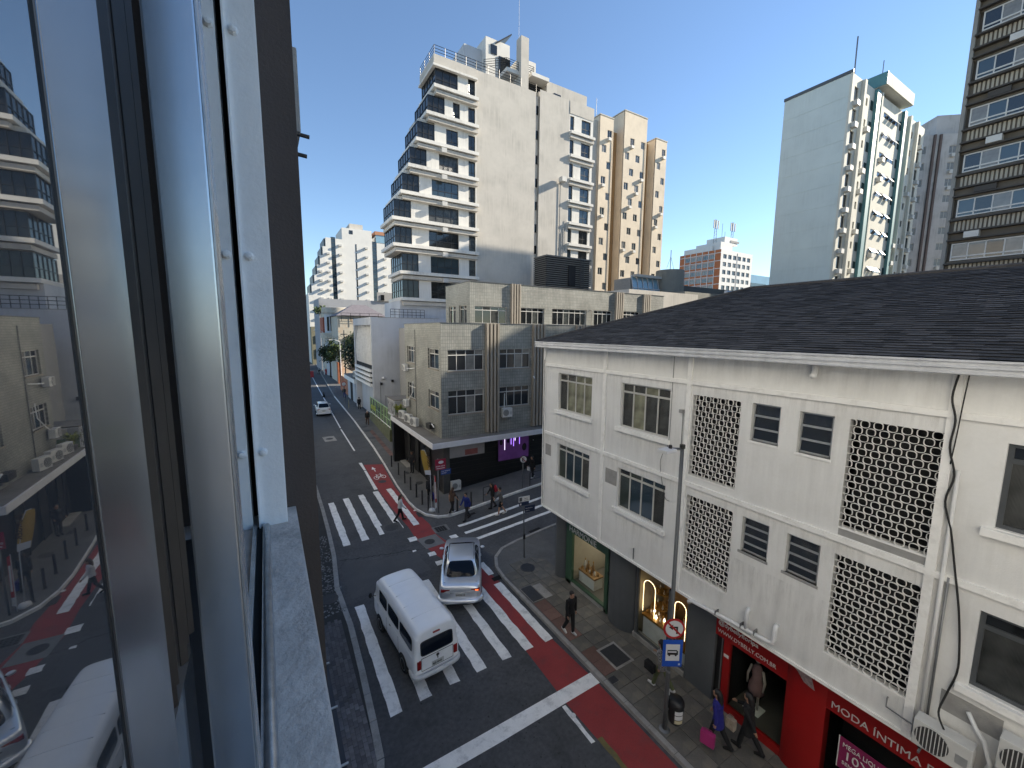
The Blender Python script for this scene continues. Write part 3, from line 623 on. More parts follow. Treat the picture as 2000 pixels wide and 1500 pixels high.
# ------------------------------------------------------------------ shopfronts below the overhang
SX = 11.2; fs = Facade(wb, SX, Y0, R(-90))
gf = thing('shop_ground_floor', 'grey ground floor wall with rounded columns beneath the white overhang', 'wall', (12, 9, 0))
fg = Facade(gf, SX, Y0, R(-90))
fg.box('wall', m_grey, U(14.3), U(13.5), -1, .02, .0, 3.45); fg.box('wall', m_grey, U(7.36), U(6.40), -.4, .05, .0, 3.45)
fg.box('lintel', m_grey, U(10.9), U(7.36), -.3, -.02, 2.86, 3.45); fg.box('back_wall', m_dark, U(14.3), U(-8), -4.2, -4, 0, 3.45)
for y0, y1, bul in ((10.9, 9.58, .36), (14.35, 13.6, .3)):
    n = 14; ym = (y0+y1)/2; hw = (y0-y1)/2
    poly = [(SX+.3, y0), (SX+.3, y1)]+[(SX+.05-bul*math.sin(math.pi*(i/n))**.6, y1+(y0-y1)*i/n) for i in range(n+1)]
    MB().prism(poly, .0, 3.44).build('rounded_column', m_grey, gf, auto=30)
lettering('331', .14, m_blk, gf, fg.W(U(10.78), .27, 2.0), R(-90))
fg.box('shop_step', m_kerb, U(13.45), U(10.92), -.2, .1, .1, .3); fg.box('shop_step', m_kerb, U(9.55), U(7.36), -.2, .08, .1, .3)
# green framed shop
hs = thing('green_shopfront', 'dark green framed jewellery shopfront lettered HARMONIE', 'shopfront', (SX, 12.2, .12))
fh = Facade(hs, SX, Y0, R(-90))
fh.box('frame', m_greend, U(13.5), U(13.12), -.05, .1, .12, 3.44); fh.box('frame', m_greend, U(11.06), U(10.88), -.05, .1, .12, 3.44)
fh.box('frame', m_greend, U(13.12), U(11.06), -.05, .1, 2.6, 3.44); fh.box('frame', m_greend, U(13.12), U(11.06), -.05, .1, .30, .38)
lettering('HARMONIE', .36, m_wt, hs, fh.W(U(13.32), .103, 2.64), R(-90), sx=.95)
gl_ = fh.put(MB().quad((U(13.12), .02, .38), (U(11.06), .02, .38), (U(11.06), .02, 2.6), (U(13.12), .02, 2.6)), 'shop_glass', m_glass)
m_wood = mat('light wood', (.32, .19, .08), .5, .2, 5); m_floor = mat('pale shop floor', (.14, .13, .115), .5, .1, 2); m_cream = mat('cream plaster', (.42, .38, .30), .7, .1, 2); m_gold = mat('gold display', (.45, .25, .07), .35, .2, 6, metal=.6)
m_lampw = mat('lit warm tube', (1, .8, .5), .4, 0, emit=(1, .72, .38), es=2.6); m_lampglow = mat('lit panel and trinket glow', (1, .95, .85), .4, 0, emit=(1, .9, .75), es=3.)
fh.box('shop_floor', m_floor, U(13.12), U(11.06), -3.9, -.06, .28, .34); fh.box('shop_wall', m_cream, U(13.3), U(13.15), -3.9, -.06, .3, 3.0); fh.box('shop_wall', m_cream, U(11.03), U(10.9), -3.9, -.06, .3, 3.0)
fh.box('ceiling_lamp', m_lampglow, U(12.5), U(11.7), -2.2, -1.2, 2.9, 2.92)
def vitrine(parent, f, u0, u1, n0, n1, z0, z1, ztop, m1, m2):
    f.box('cabinet', m1, u0, u1, n0, n1, z0, z1, parent=parent, bevel=.01); f.box('counter', m2, u0-.02, u1+.02, n0-.02, n1+.02, z1, z1+.07, parent=parent)
dc = thing('display_cabinet', 'white display cabinet with wooden top behind the green framed glass', 'cabinet', (12, 12.3, .34)); fdc = Facade(dc, SX, Y0, R(-90))
vitrine(dc, fdc, U(12.98), U(12.0), -.75, -.25, .34, .82, 0, m_whitetrim, m_wood); vitrine(dc, fdc, U(11.95), U(11.35), -1.6, -1.1, .34, 1.2, 0, m_cream, m_wood)
for i in range(9):
    q = thing('perfume_bottle', ['first', 'second', 'third', 'fourth', 'fifth', 'sixth', 'seventh', 'eighth', 'ninth'][i]+' '+['amber bottle', 'white jar', 'brown bottle'][i % 3]+' along the display cabinet behind green framed glass', 'bottle', (SX+.35+.1*(i % 3), 12.9-.1*i, .89), 'bottles on the white display cabinet')
    r = .035+.01*(i % 3); hh = .16+.12*((i*7) % 4); MB().lathe([(r, 0), (r, hh*.6), (r*.4, hh*.72), (r*.4, hh*.85)], 10, (SX+.35+.1*(i % 3), 12.9-.1*i, .89)).build('flask', [m_gold, m_whitetrim, m_wood][i % 3], q, True)
    MB().lathe([(r*.5, hh*.85), (r*.5, hh)], 8, (SX+.35+.1*(i % 3), 12.9-.1*i, .89)).build('stopper', m_gold, q)
sh = thing('hanging_shelf', 'angled wooden wall shelf glowing inside the green framed shop', 'shelf', (13, 11.9, 1.6)); fsh = Facade(sh, SX, Y0, R(-90))
fsh.box('board', m_wood, U(12.3), U(11.3), -2.3, -1.7, 1.65, 1.7); fsh.box('light_strip', m_lampglow, U(12.3), U(11.9), -2.3, -1.75, 2.1, 2.13); fsh.box('board', m_cream, U(12.3), U(11.3), -2.4, -2.32, 1.65, 2.3)
# gold shop
js = thing('jewellery_window', 'glazed shop window with lit arches and gold shelves beside the rounded column', 'shopfront', (SX, 8.4, .12)); fj = Facade(js, SX, Y0, R(-90))
fj.put(MB().quad((U(9.4), .04, .34), (U(7.4), .04, .34), (U(7.4), .04, 2.8), (U(9.4), .04, 2.8)), 'shop_glass', m_glass)
fj.box('frame', m_frdk, U(9.5), U(9.4), -.06, .02, .3, 2.86); fj.box('frame', m_frdk, U(8.12), U(8.06), -.06, .02, .34, 2.8); fj.box('frame', m_frdk, U(9.4), U(7.4), -.06, .02, .28, .34)
fj.box('wall', m_cream, U(9.58), U(9.5), -3.9, -.06, .1, 3.0); fj.box('shop_floor', m_floor, U(9.4), U(7.4), -3.9, -.07, .24, .28); fj.box('back_panel', m_wood, U(9.4), U(7.4), -1.5, -1.44, .3, 2.8)
fj.box('cabinet', m_whitetrim, U(9.3), U(8.15), -.85, -.2, .28, 1.02, bevel=.01); fj.box('counter', m_gold, U(9.33), U(8.12), -.88, -.16, 1.02, 1.1)
fj.box('cabinet', m_whitetrim, U(8.0), U(7.45), -.85, -.2, .28, .75, bevel=.01); fj.box('counter', m_gold, U(8.03), U(7.43), -.88, -.16, .75, .82)
fj.box('post', m_wood, U(8.22), U(8.0), -.3, -.12, .28, 1.1)
for yy, w in ((9.15, .26), (8.75, .3), (8.35, .22), (7.85, .22)):
    pts = [fj.W(U(yy)-w, -.28, 1.1)]+[fj.W(U(yy)-w*math.cos(math.pi*i/12), -.28, 2.15+w*math.sin(math.pi*i/12)) for i in range(13)]+[fj.W(U(yy)+w, -.28, 1.1)]
    MB().tube(pts, .009, 6).build('lit_arch', m_lampw if yy > 8.9 or yy < 8 else m_gold, js)
for i, (yy, z0, r) in enumerate([(8.9, 1.45, .3), (8.45, 1.75, .28), (8.85, 2.05, .26), (7.8, 1.3, .24), (7.7, 1.7, .2)]):
    c = fj.W(U(yy), -.6, z0); MB().lathe([(r, 0), (r, .03), (r*.9, .04)], 18, c).build('round_shelf', m_gold, js)
    for k in range(6):
        a = k*1.05; MB().lathe([(.025, .0), (.03, .05), (.012, .12), (.02, .14)], 8, (c[0]+r*.7*math.cos(a), c[1]+r*.7*math.sin(a), c[2]+.04)).build('trinket', [m_gold, m_whitetrim, m_wood][k % 3], js)
for k in range(16): MB().lathe([(.03, 0), (.04, .05), (.015, .1), (.02, .13)], 8, fj.W(U(9.25)+.066*k, -.35-.12*(k % 3), 1.1)).build('trinket', [m_gold, m_whitetrim, m_lampglow, m_wood][k % 4], js)  # every fourth trinket glows with the lamp material, though it is no lamp
# red shop
rs_ = thing('red_shopfront', 'bright red lingerie shopfront with white web address lettering', 'shopfront', (SX, 3, .12)); fr = Facade(rs_, SX, Y0, R(-90))
fr.box('fascia', m_redp, U(6.39), U(4.42), -.05, .06, 2.40, 3.44); fr.box('door_jamb', m_redp, U(6.12), U(5.92), -.05, .06, .12, 2.40); fr.box('dark_gap', m_blk, U(6.39), U(6.13), -.3, -.05, .12, 2.4)
fr.box('downpipe', m_steel, U(6.22), U(6.18), -.05, .0, .12, 2.4)
fr.box('base', m_redp, U(5.92), U(4.42), -.05, .06, .12, .36); fr.box('sticker', m_wt, U(6.1), U(5.95), .061, .063, 1.86, 1.96)
n = 10; poly = [(SX+.25, 4.42), (SX+.25, 3.55)]+[(SX-.06-.12*math.sin(math.pi*i/n)**.6, 3.55+.87*i/n) for i in range(n+1)]
MB().prism(poly, .12, 3.44).build('red_column', m_redp, rs_, auto=30)
fr.box('fascia', m_redp, U(3.55), U(-6), -.05, .06, 2.40, 3.44); fr.box('base', m_redp, U(3.55), U(-6), -.05, .06, .12, .4)
fr.put(MB().quad((U(5.92), .01, .36), (U(4.42), .01, .36), (U(4.42), .01, 2.4), (U(5.92), .01, 2.4)), 'shop_glass', m_glass)
fr.put(MB().quad((U(3.55), .01, .4), (U(-6), .01, .4), (U(-6), .01, 2.4), (U(3.55), .01, 2.4)), 'shop_glass', m_glass)
fr.box('shop_floor', m_floor, U(5.92), U(4.42), -3.9, -.08, .3, .36); fr.box('partition', m_dark, U(4.42), U(4.36), -3.9, -.06, .3, 2.4); fr.box('partition', m_dark, U(5.98), U(5.93), -3.9, -.06, .3, 2.4)
fr.box('shop_floor', m_dark, U(3.5), U(-6), -2.9, -.08, .3, .38); fr.box('partition', m_dark, U(3.5), U(-6), -1.1, -1.0, .3, 2.4)
lettering('@dybellyfloripa', .185, m_wt, rs_, fr.W(U(6.33), .063, 2.78), R(-90), sx=.98, bold=.002)
lettering('WWW.DYBELLY.COM.BR', .165, m_wt, rs_, fr.W(U(6.33), .063, 2.52), R(-90), sx=.88)
lettering('MODA ÍNTIMA E PRAIA', .245, m_wt, rs_, fr.W(U(3.46), .063, 2.50), R(-90), sx=.98)
pp = MB(); ln = [(-.33, .32), (.2, .32), (.17, .1), (.32, -.25), (0, -.2), (-.2, -.02), (-.38, .08)]
pp.add([(U(4.0)+a*.75, -.19, 2.98+b) for a, b in ln]+[(U(4.0)+a*.75, -.195, 2.98+b) for a, b in ln], [tuple(range(6, -1, -1)), tuple(range(7, 14))]); fr.put(pp, 'torn_poster', mat('torn poster paper', (.30, .22, .22), .8, .4, 14, fine=.4))
po = thing('sale_poster', 'magenta sale poster reading mega liqui in the red shop window', 'poster', (SX, 2.7, 1.3)); fp = Facade(po, SX, Y0, R(-90)); m_mag = mat('magenta print', (.20, .012, .075), .6, .08, 3)
fp.box('sheet', m_mag, U(3.22), U(1.9), .02, .03, 1.1, 1.92); fp.box('border', m_wt, U(3.24), U(3.22), .02, .032, 1.1, 1.93)
lettering('MEGA LIQUIDAÇÃO', .16, m_wt, po, fp.W(U(3.16), .034, 1.70), R(-90), sx=.8); lettering('10X', .30, m_wt, po, fp.W(U(3.12), .034, 1.42), R(-90)); lettering('SEM JUROS', .12, m_wt, po, fp.W(U(3.14), .034, 1.26), R(-90))
mq = thing('mannequin', 'pale mannequin in a dusty pink dress behind the red shop glass', 'mannequin', (11.75, 5.45, .36)); m_man = mat('mannequin shell', (.45, .38, .34), .5, .05, 3); m_pinkd = mat('dusty pink fabric', (.28, .16, .16), .9, .15, 5)
for yy in (5.5, 5.34): MB().tube([(11.75, yy, .4), (11.75, yy, .85), (11.75, yy-.0, 1.2)], [.03, .045, .06], 8).build('leg', m_man, mq, True)
MB().lathe([(.22, .95), (.2, 1.15), (.12, 1.4), (.15, 1.62), (.1, 1.78), (.04, 1.82)], 14, (11.75, 5.42, 0)).build('dress', m_pinkd, mq, True)
MB().box(11.55, 11.95, 5.2, 5.65, .36, .40).build('base_plate', m_whitetrim, mq); MB().ell((11.75, 5.42, 1.98), (.08, .09, .12)).build('head', m_man, mq, True)
for s_ in (-1, 1): MB().tube([(11.75, 5.42+s_*.16, 1.7), (11.72, 5.42+s_*.24, 1.4), (11.68, 5.42+s_*.22, 1.12)], [.04, .035, .025], 8).build('arm', m_man, mq, True)
bn = thing('rental_banner', 'small red and white rental banner hung in the lower curtained window', 'banner', (10.6, .25, 5.2)); fb = Facade(bn, FX, Y0, R(-90))
fb.box('sheet', m_wt, U(.42), U(-.3), -.11, -.10, 5.05, 6.0); fb.box('red_field', m_mag, U(.42), U(-.3), -.099, -.097, 5.2, 5.86); lettering('ALUGA', .2, m_wt, bn, fb.W(U(.40), -.094, 5.6), R(-90), bold=.004); lettering('3224', .2, m_wt, bn, fb.W(U(.40), -.094, 5.32), R(-90), bold=.004)
# ------------------------------------------------------------------ tiled corner building
m_tile = tile_mat('grey green wall tile', (.285, .282, .25), (.225, .228, .205), (.12, .122, .11), .155, .235, .45, .012, off=0.)
m_tileY = tile_mat('grey green wall tile on the flank', (.275, .27, .235), (.21, .212, .19), (.12, .122, .108), .26, .13, .45, .010)
m_fin = mat('beige painted fin', (.30, .265, .215), .7, .1, 2, streak=.12)
m_fing = mat('dark fin gap', (.02, .02, .02), .8, 0)
m_canopy = mat('white canopy edge', (.62, .62, .64), .6, .06, 2, streak=.08)
m_caproof = mat('dusty canopy top', (.16, .15, .135), .9, .2, 1.5, fine=.2)
m_blackw = mat('glossy black shopfront', (.010, .010, .011), .3, .15, 1.5)
tb = thing('tiled_corner_building', 'grey green tiled corner building with a set back top floor and beige fins', 'building', (18, 30, 0))
ff = Facade(tb, 0, 25.6, 0); fl = Facade(tb, 9.9, 0, R(-90))      # front: u = x ; flank: u = -y
fwins = [(10.4, 13.12, 8.70, 10.15), (14.4, 17.05, 8.72, 10.16), (10.4, 13.15, 5.68, 7.37), (14.4, 17.03, 5.88, 7.38), (18.5, 21.2, 8.7, 10.15), (18.5, 21.2, 5.8, 7.38)]
ff.wall('front_wall', m_tile, 9.9, 36, 4.1, 11.93, fwins, .2)
lw_ = [(-33.1, -31.1, 8.85, 10.2), (-28.08, -26.0, 8.78, 10.18), (-33.15, -31.15, 5.95, 7.22), (-28.1, -26.05, 5.95, 7.22)]
fl.wall('flank_wall', m_tileY, -33.75, -25.6, 4.1, 11.93, lw_, .2)
MB().box(10.12, 35.9, 25.82, 33.7, 3.6, 11.7).build('core_wall', m_cement, tb)
MB().box(14, 35, 33.8, 50, 0, 11.7).build('sun_blocker', m_cement, tb)  # unseen mass added to keep a streak of sun off the street
rfm = MB(); rfm.box(10.0, 36, 25.7, 33.7, 11.7, 11.75); rfm.build('terrace', m_caproof, tb)
cp = MB(); cp.box(9.86, 36, 25.56, 25.66, 11.93, 11.97); cp.box(9.86, 9.96, 25.66, 33.75, 11.93, 11.97); cp.build('coping', m_frdk, tb)
for i, (a, b, c, d) in enumerate(fwins): ff.win(a, b, c, d, -.15, 4, m_frw, [m_pdk, m_pdk, m_pcur, m_pdk, m_prib2] if i != 3 else [m_pdk], .74, .05, each=True); ff.box('window_sill', m_fin, a-.05, b+.05, -.1, .06, c-.07, c)
for i, (a, b, c, d) in enumerate(lw_): fl.win(a, b, c, d, -.15, 2 if i % 2 else 3, m_frw, [m_pdk, m_pbl, m_pcur], .74, .05, each=True); fl.box('window_sill', m_fin, a-.05, b+.05, -.1, .06, c-.07, c)
def fins(f, u0, u1, z0, z1, pr_=.14, n=4):
    w = (u1-u0)/(n+ (n-1)*.85)
    f.box('fin_gap', m_fing, u0+.01, u1-.01, 0, .015, z0, z1)
    for k in range(n): f.box('fin', m_fin, u0+k*w*1.85, u0+k*w*1.85+w, 0, pr_, z0, z1+.02)
fins(ff, 13.22, 14.24, 4.2, 11.95, .3); fins(ff, 17.2, 18.26, 4.2, 11.95, .3); fins(ff, 21.4, 22.4, 4.2, 11.95, .3)
for k in range(4): MB().tube([(13.3+.27*k, 25.32, 4.35), (13.3+.27*k, 25.32, 4.2), (13.3+.27*k, 25.2, 4.16)], .045, 8).build('spout', m_fin, tb)
# set back storey
fu = Facade(tb, 0, 28, 0); fv = Facade(tb, 13.2, 0, R(-90))
uw = [(13.6, 16.38, 12.0, 13.3), (17.7, 20.0, 12.0, 13.33), (20.82, 24.6, 12.0, 13.36), (25.5, 27.72, 12.0, 13.37), (29.12, 31.45, 12.0, 13.4)]
fu.wall('upper_front_wall', m_tile, 13.2, 34.8, 11.72, 15.08, uw, .2); vw = [(-32.1, -30.7, 12.0, 13.42), (-30.0, -28.6, 12.0, 13.4)]
fv.wall('upper_flank_wall', m_tileY, -32.75, -28, 11.72, 15.08, vw, .2); MB().box(13.42, 34.8, 28.22, 32.75, 11.72, 14.95).build('upper_core_wall', m_cement, tb)
for i, (a, b, c, d) in enumerate(uw): fu.win(a, b, c, d, -.15, 4 if i != 2 else 6, m_frw, [m_pdk, m_pdk, m_prib2], .78, .05, each=True)
for (a, b, c, d) in vw: fv.win(a, b, c, d, -.15, 2, m_frw, [m_pdk, m_prib2], .78, .05, each=True)
cp = MB(); cp.box(13.16, 34.85, 27.96, 28.06, 15.08, 15.12); cp.box(13.16, 13.26, 28.06, 32.75, 15.08, 15.12); cp.build('coping', m_frdk, tb)
fins(fu, 16.72, 17.56, 12, 15.1, .22); fins(fu, 28.05, 28.98, 12, 15.1, .22); fins(fu, 31.74, 32.68, 12, 15.1, .22)
MB().tube([(25.0, 28, 13.35), (25.0, 27.8, 13.3), (25.0, 27.75, 12.4), (25.0, 27.75, 11.9)], .04, 8).build('drain_pipe', m_fin, tb)
# canopy and black ground floor
cn = MB(); cn.prism([(8.87, 24.62), (30, 24.62), (30, 25.62), (9.92, 25.62), (9.92, 35.0), (8.87, 35.0)], 3.72, 4.08); cn.build('canopy', m_canopy, tb, bevel=.01)
cn = MB(); cn.prism([(8.95, 24.70), (30, 24.70), (30, 25.62), (9.92, 25.62), (9.92, 34.9), (8.95, 34.9)], 4.082, 4.10); cn.build('canopy_top', m_caproof, tb)
gb = MB(); gb.box(9.95, 34, 25.65, 33.6, 0, 3.72); gb.build('ground_floor_wall', m_blackw, tb)
lm = MB()
for k in range(9): lm.box(9.93, 30, 25.62, 25.65, .35+.37*k, .36+.37*k)
lm.build('cladding_line', m_blk, tb)
MB().box(8.95, 9.95, 34.4, 34.9, .12, 3.72).build('portal_wall', m_blackw, tb); MB().box(9.93, 10.4, 25.45, 25.65, .12, 3.72).build('corner_pier', mat('dark stone pier', (.06, .058, .055), .5, .2, 3), tb)
for y0 in (28.0, 30.6, 32.9): fl.box('entrance_door', m_dark, -y0-.9, -y0, 0, .03, .15, 3.0); fl.box('door_frame', m_frbk, -y0-.95, -y0-.9, 0, .06, .12, 3.1)
lt = lettering('FRANCINE', .42, m_wt, tb, (9.9, 33.9, 3.1), 0, bold=.004); lt.rotation_euler = (0, R(90), R(-90)); lt.location = (9.88, 34.2, 3.2)
fl.box('doorstep', m_kerb, -34.3, -32.2, .02, .5, .1, .2); fl.box('shop_sign_board', m_dark, -34.3, -33.7, 0, .06, .4, 3.4)
ff.box('poster_board', mat('pale poster board', (.30, .29, .30), .6, .2, 1.2), 10.4, 13.15, .0, .04, 2.62, 3.58); ff.box('poster_print', mat('red print', (.24, .08, .08), .6, .3, 2), 11.6, 12.6, .041, .044, 2.7, 3.1)
m_purp = mat('purple lit shop window', (.12, .05, .16), .3, .35, 1.5, emit=(.20, .05, .36), es=.03); m_neon = mat('violet neon', (.6, .4, 1), .4, 0, emit=(.42, .22, 1), es=.9); m_neonw = mat('white neon', (1, 1, 1), .4, 0, emit=(.9, .8, 1), es=.9)
ff.box('lit_window', m_purp, 14.3, 17.0, -.02, .03, 1.8, 3.56); ff.box('window_frame_strip', m_frbk, 14.22, 14.3, 0, .06, 1.75, 3.6); ff.box('window_frame_strip', m_frbk, 17.0, 17.08, 0, .06, 1.75, 3.6)
for x, h, m in ((14.85, .9, m_neonw), (15.4, .55, m_neon), (15.75, .3, m_neonw), (16.15, .6, m_neon), (15.62, .7, m_neon)): ff.put(MB().tube([(x, -.05, 3.5), (x, -.05, 3.5-h)], .02, 6), 'neon_tube', m)
for x, z0, r in ((14.55, 3.2, .2), (15.15, 3.25, .16), (16.6, 2.6, .3)): ff.put(MB().ell((x, -.04, z0), (r*.7, .03, r)), 'hanging_garment', m_dark)
ff.box('wall_lamp', m_wt, 17.4, 17.46, 0, .08, 3.0, 3.06)
condenser((10.78, 25.35, .34), 0, 'air conditioner unit low on the black wall under the canopy', .7, .7)
condenser((14.88, 25.35, 5.14), 0, 'air conditioner unit under the front window between the two fin groups', .8, .7)
MB().tube([(14.75, 25.5, 5.85), (14.75, 25.45, 6.9)], .03, 6).build('refrigerant_pipe', m_pvc, tb)
condenser((9.65, 33.0, 8.12), R(-90), 'air conditioner unit below the upper flank window of the tiled building', .8, .55)
for i, (y, l) in enumerate([(33.2, 'condenser furthest along the dusty canopy beside the potted plant'), (31.6, 'middle of three condensers on the dusty canopy'), (30.1, 'condenser on the canopy closest to the wall lamp')]):
    condenser((9.42, y, 4.11), R(-75), l, .85, .68)
condenser((9.65, 32.9, 5.2), R(-90), 'air conditioner unit beneath the lower flank window', .8, .55)
MB().tube([(9.86, 31.6, 7.4), (9.8, 31.5, 6.6), (9.75, 32.2, 6.0), (9.7, 32.6, 5.7)], .025, 6).build('refrigerant_pipe', m_pvc, tb); MB().tube([(9.86, 30.9, 11.5), (9.86, 30.9, 4.2)], .02, 6).build('cable_duct', m_frdk, tb)
MB().tube([(9.6, 32.2, 8.4), (9.6, 31.4, 8.45), (9.84, 31.1, 8.5)], .035, 6).build('refrigerant_pipe', m_pvc, tb)
wl_ = thing('wall_floodlight', 'black box floodlight on the tiled flank above the canopy', 'lamp', (9.7, 27.2, 4.4))
MB().box(9.5, 9.85, 26.9, 27.7, 4.5, 4.85).build('housing', m_blk, wl_, bevel=.02); MB().tube([(9.7, 27.0, 4.85), (9.6, 26.7, 4.95), (9.65, 26.4, 4.75)], .04, 8).build('conduit_elbow', m_pvc, wl_); MB().box(9.8, 9.9, 27.2, 27.4, 4.3, 4.6).build('bracket', m_steel, wl_)
sc_ = thing('security_camera', 'small white security camera beside the second fin group', 'camera', (17.2, 25.3, 8)); MB().tube([(17.2, 25.3, 8.05), (17.1, 25.05, 7.95)], .05, 8).build('camera_body', m_pvc, sc_); MB().tube([(17.25, 25.6, 8.1), (17.2, 25.3, 8.05)], .02, 6).build('arm', m_pvc, sc_)
# plants built from leaf faces
m_leafy = mat('yellow green leaf', (.22, .24, .03), .6, .2, 4, island=.35); m_leafd = mat('dark green leaf', (.035, .062, .022), .6, .3, 2, island=.5); m_bark = mat('bark', (.07, .055, .04), .9, .3, 5, .5, 30)
def blades(mb, c, n, h, spread, w):
    for i in range(n):
        a = rnd.uniform(0, 6.283); d = Vector((math.cos(a), math.sin(a), 0)); s_ = d.cross(Vector((0, 0, 1)))*w; hh = h*rnd.uniform(.6, 1.1); p = Vector(c); sp = spread*rnd.uniform(.5, 1.1)
        q = [p, p+d*sp*.35+Vector((0, 0, hh*.6)), p+d*sp*.75+Vector((0, 0, hh*.95)), p+d*sp*1.15+Vector((0, 0, hh*.85))]
        for (k, a_), b_ in zip(enumerate(q), q[1:]):
            w0, w1 = [.6, 1, .8, .05][k], [.6, 1, .8, .05][k+1]; mb.add([a_-s_*w0, a_+s_*w0, b_+s_*w1, b_-s_*w1], [(0, 1, 2, 3)])
pt = thing('potted_plant', 'yellow green leafy plant in a pot on the dusty canopy', 'plant', (9.4, 34.3, 4.1)); mb = MB(); blades(mb, (9.4, 34.3, 4.35), 90, .8, .55, .03); mb.build('leaves', m_leafy, pt); MB().lathe([(.16, 0), (.24, .3), (.2, .3)], 14, (9.4, 34.3, 4.1)).build('pot', m_caproof, pt)
pg = thing('white_pergola', 'white lattice railing box beside the canopy plant', 'railing', (10.5, 35.4, 3.8)); mb = MB()
for z0 in (3.9, 5.3): mb.box(9.2, 9.28, 34.9, 37.2, z0, z0+.08); mb.box(9.28, 10.9, 34.9, 34.98, z0, z0+.08)
mb.build('rail', m_canopy, pg)
for k in range(9): MB().box(9.22, 9.26, 34.98+k*.27, 35.02+k*.27, 3.98, 5.3).build('baluster', m_canopy, pg)
mb = MB()
for k in range(5): mb.tube([(9.24, 35+k*.45, 4.1), (9.24, 35.35+k*.45, 5.1)], .02, 5); mb.tube([(9.24, 35.35+k*.45, 4.1), (9.24, 35+k*.45, 5.1)], .02, 5)
mb.build('lattice', m_frdk, pg); MB().box(9.15, 11, 34.85, 37.25, 5.38, 5.45).build('top_panel', m_caproof, pg)

# ------------------------------------------------------------------ fenced yard and the fin fronted building
m_fgreen = mat('light green fence paint', (.30, .42, .22), .5, .12, 2); m_fgl = mat('green tinted glass panel', (.16, .22, .13), .2, .15, 3, spec=.7); m_stonew = mat('mossy stone wall', (.13, .14, .08), .9, .3, 2, .5, 12)
gfn = thing('green_fence', 'light green metal fence with glass panels on a mossy wall', 'fence', (10.5, 46, 0))
def fpt(t): return Vector((10.25+.62*t, 41+12.3*t))
mb = MB(); a, b = fpt(0), fpt(1); mb.add([(a.x, a.y, .1), (b.x, b.y, .1), (b.x+.3, b.y, .1), (a.x+.3, a.y, .1), (a.x, a.y, 1.35), (b.x, b.y, .9), (b.x+.3, b.y, .9), (a.x+.3, a.y, 1.35)], [(0, 1, 5, 4), (4, 5, 6, 7), (0, 4, 7, 3), (1, 2, 6, 5), (2, 3, 7, 6)]); mb.build('base_wall', m_stonew, gfn)
for k in range(8):
    p = fpt(k/7); z0 = 1.35-.45*k/7; MB().box(p.x+.1, p.x+.18, p.y-.04, p.y+.04, z0, z0+2.1).build('post', m_fgreen, gfn)
    if k < 7:
        q = fpt((k+1)/7); MB().add([(p.x+.14, p.y+.06, z0+.25), (q.x+.14, q.y-.06, z0+.2), (q.x+.14, q.y-.06, z0+1.95), (p.x+.14, p.y+.06, z0+2.0)], [(0, 1, 2, 3)]).build('panel', m_fgl, gfn)
        MB().tube([(p.x+.14, p.y, z0+2.08), (q.x+.14, q.y, z0+2.02)], .045, 6).build('rail', m_fgreen, gfn); MB().tube([(p.x+.14, p.y, z0+.95), (q.x+.14, q.y, z0+.9)], .03, 6).build('rail', m_fgreen, gfn); MB().tube([(p.x+.14, p.y, z0+.2), (q.x+.14, q.y, z0+.15)], .045, 6).build('rail', m_whitetrim, gfn)
MB().box(10.1, 10.16, 46.5, 48.6, 2.35, 2.85).build('sign_panel', mat('lime sign', (.22, .27, .03), .5, .1, 2), gfn)
mb = MB(); mb.box(10.4, 12.5, 40.4, 40.5, .1, 3.6); mb.build('end_panel', m_fgl, gfn)
m_wgrey = mat('bluish white render', (.50, .515, .54), .85, .07, .5, .2, 40, streak=.14)
fb_ = thing('fin_fronted_building', 'bluish white blank sided building with curved fins and louvred balcony', 'building', (14, 58, 0))
MB().box(11.16, 26, 51.96, 52.4, 0, 12.98).build('side_wall', m_wgrey, fb_); MB().box(11.9, 26, 52.4, 63, 0, 12.4).build('core_wall', m_wgrey, fb_)
MB().box(11.13, 11.9, 63.0, 63.57, 0, 12.96).build('end_wall', m_wgrey, fb_); MB().box(11.1, 12, 52.0, 63.6, 12.1, 13.04).build('parapet', m_wgrey, fb_)
mb = MB()
for k in range(6):
    y = 54+k*1.7; mb.rings([[(11.9-.7*math.sin(math.pi*min(1, (z-4.2)/9)) , y+dy, z) for dy in (-.06, .06)]+[(12.0, y+.06, z), (12.0, y-.06, z)] for z in (5.6, 7, 8.5, 10, 11.2, 12.1)], True, True)
    mb.build('curved_fin', m_whitetrim, fb_); mb = MB()
for k in range(4): MB().box(11.0, 11.9, 53, 63, 4.3+k*.62, 4.62+k*.62).build('balcony_slat', m_whitetrim, fb_)
MB().box(11.3, 11.35, 53, 63, 4.3, 7).build('balcony_wall', m_dark, fb_); MB().box(11.92, 11.95, 53, 63, 7, 12).build('glazing', m_pdk, fb_)
MB().box(12.1, 20, 51.93, 52.3, 12.98, 13.04).build('coping', m_cement, fb_)
for k, x in enumerate((12.0, 13.4)): wl_ = MB().box(x, x+.25, 51.7, 52, 4.6+.3*k, 4.9+.3*k).build('wall_lamp', m_blk, fb_)
MB().lathe([(.28, 0), (.05, .25), (.02, .3)], 10, (12.4, 51.7, 5.4)).build('bell_lamp', m_pvc, fb_, True)
MB().box(12.6, 12.64, 51.9, 52, .2, 3.2).build('conduit', m_steel, fb_); MB().box(12.0, 12.04, 51.9, 52, 2, 5).build('conduit', m_steel, fb_)
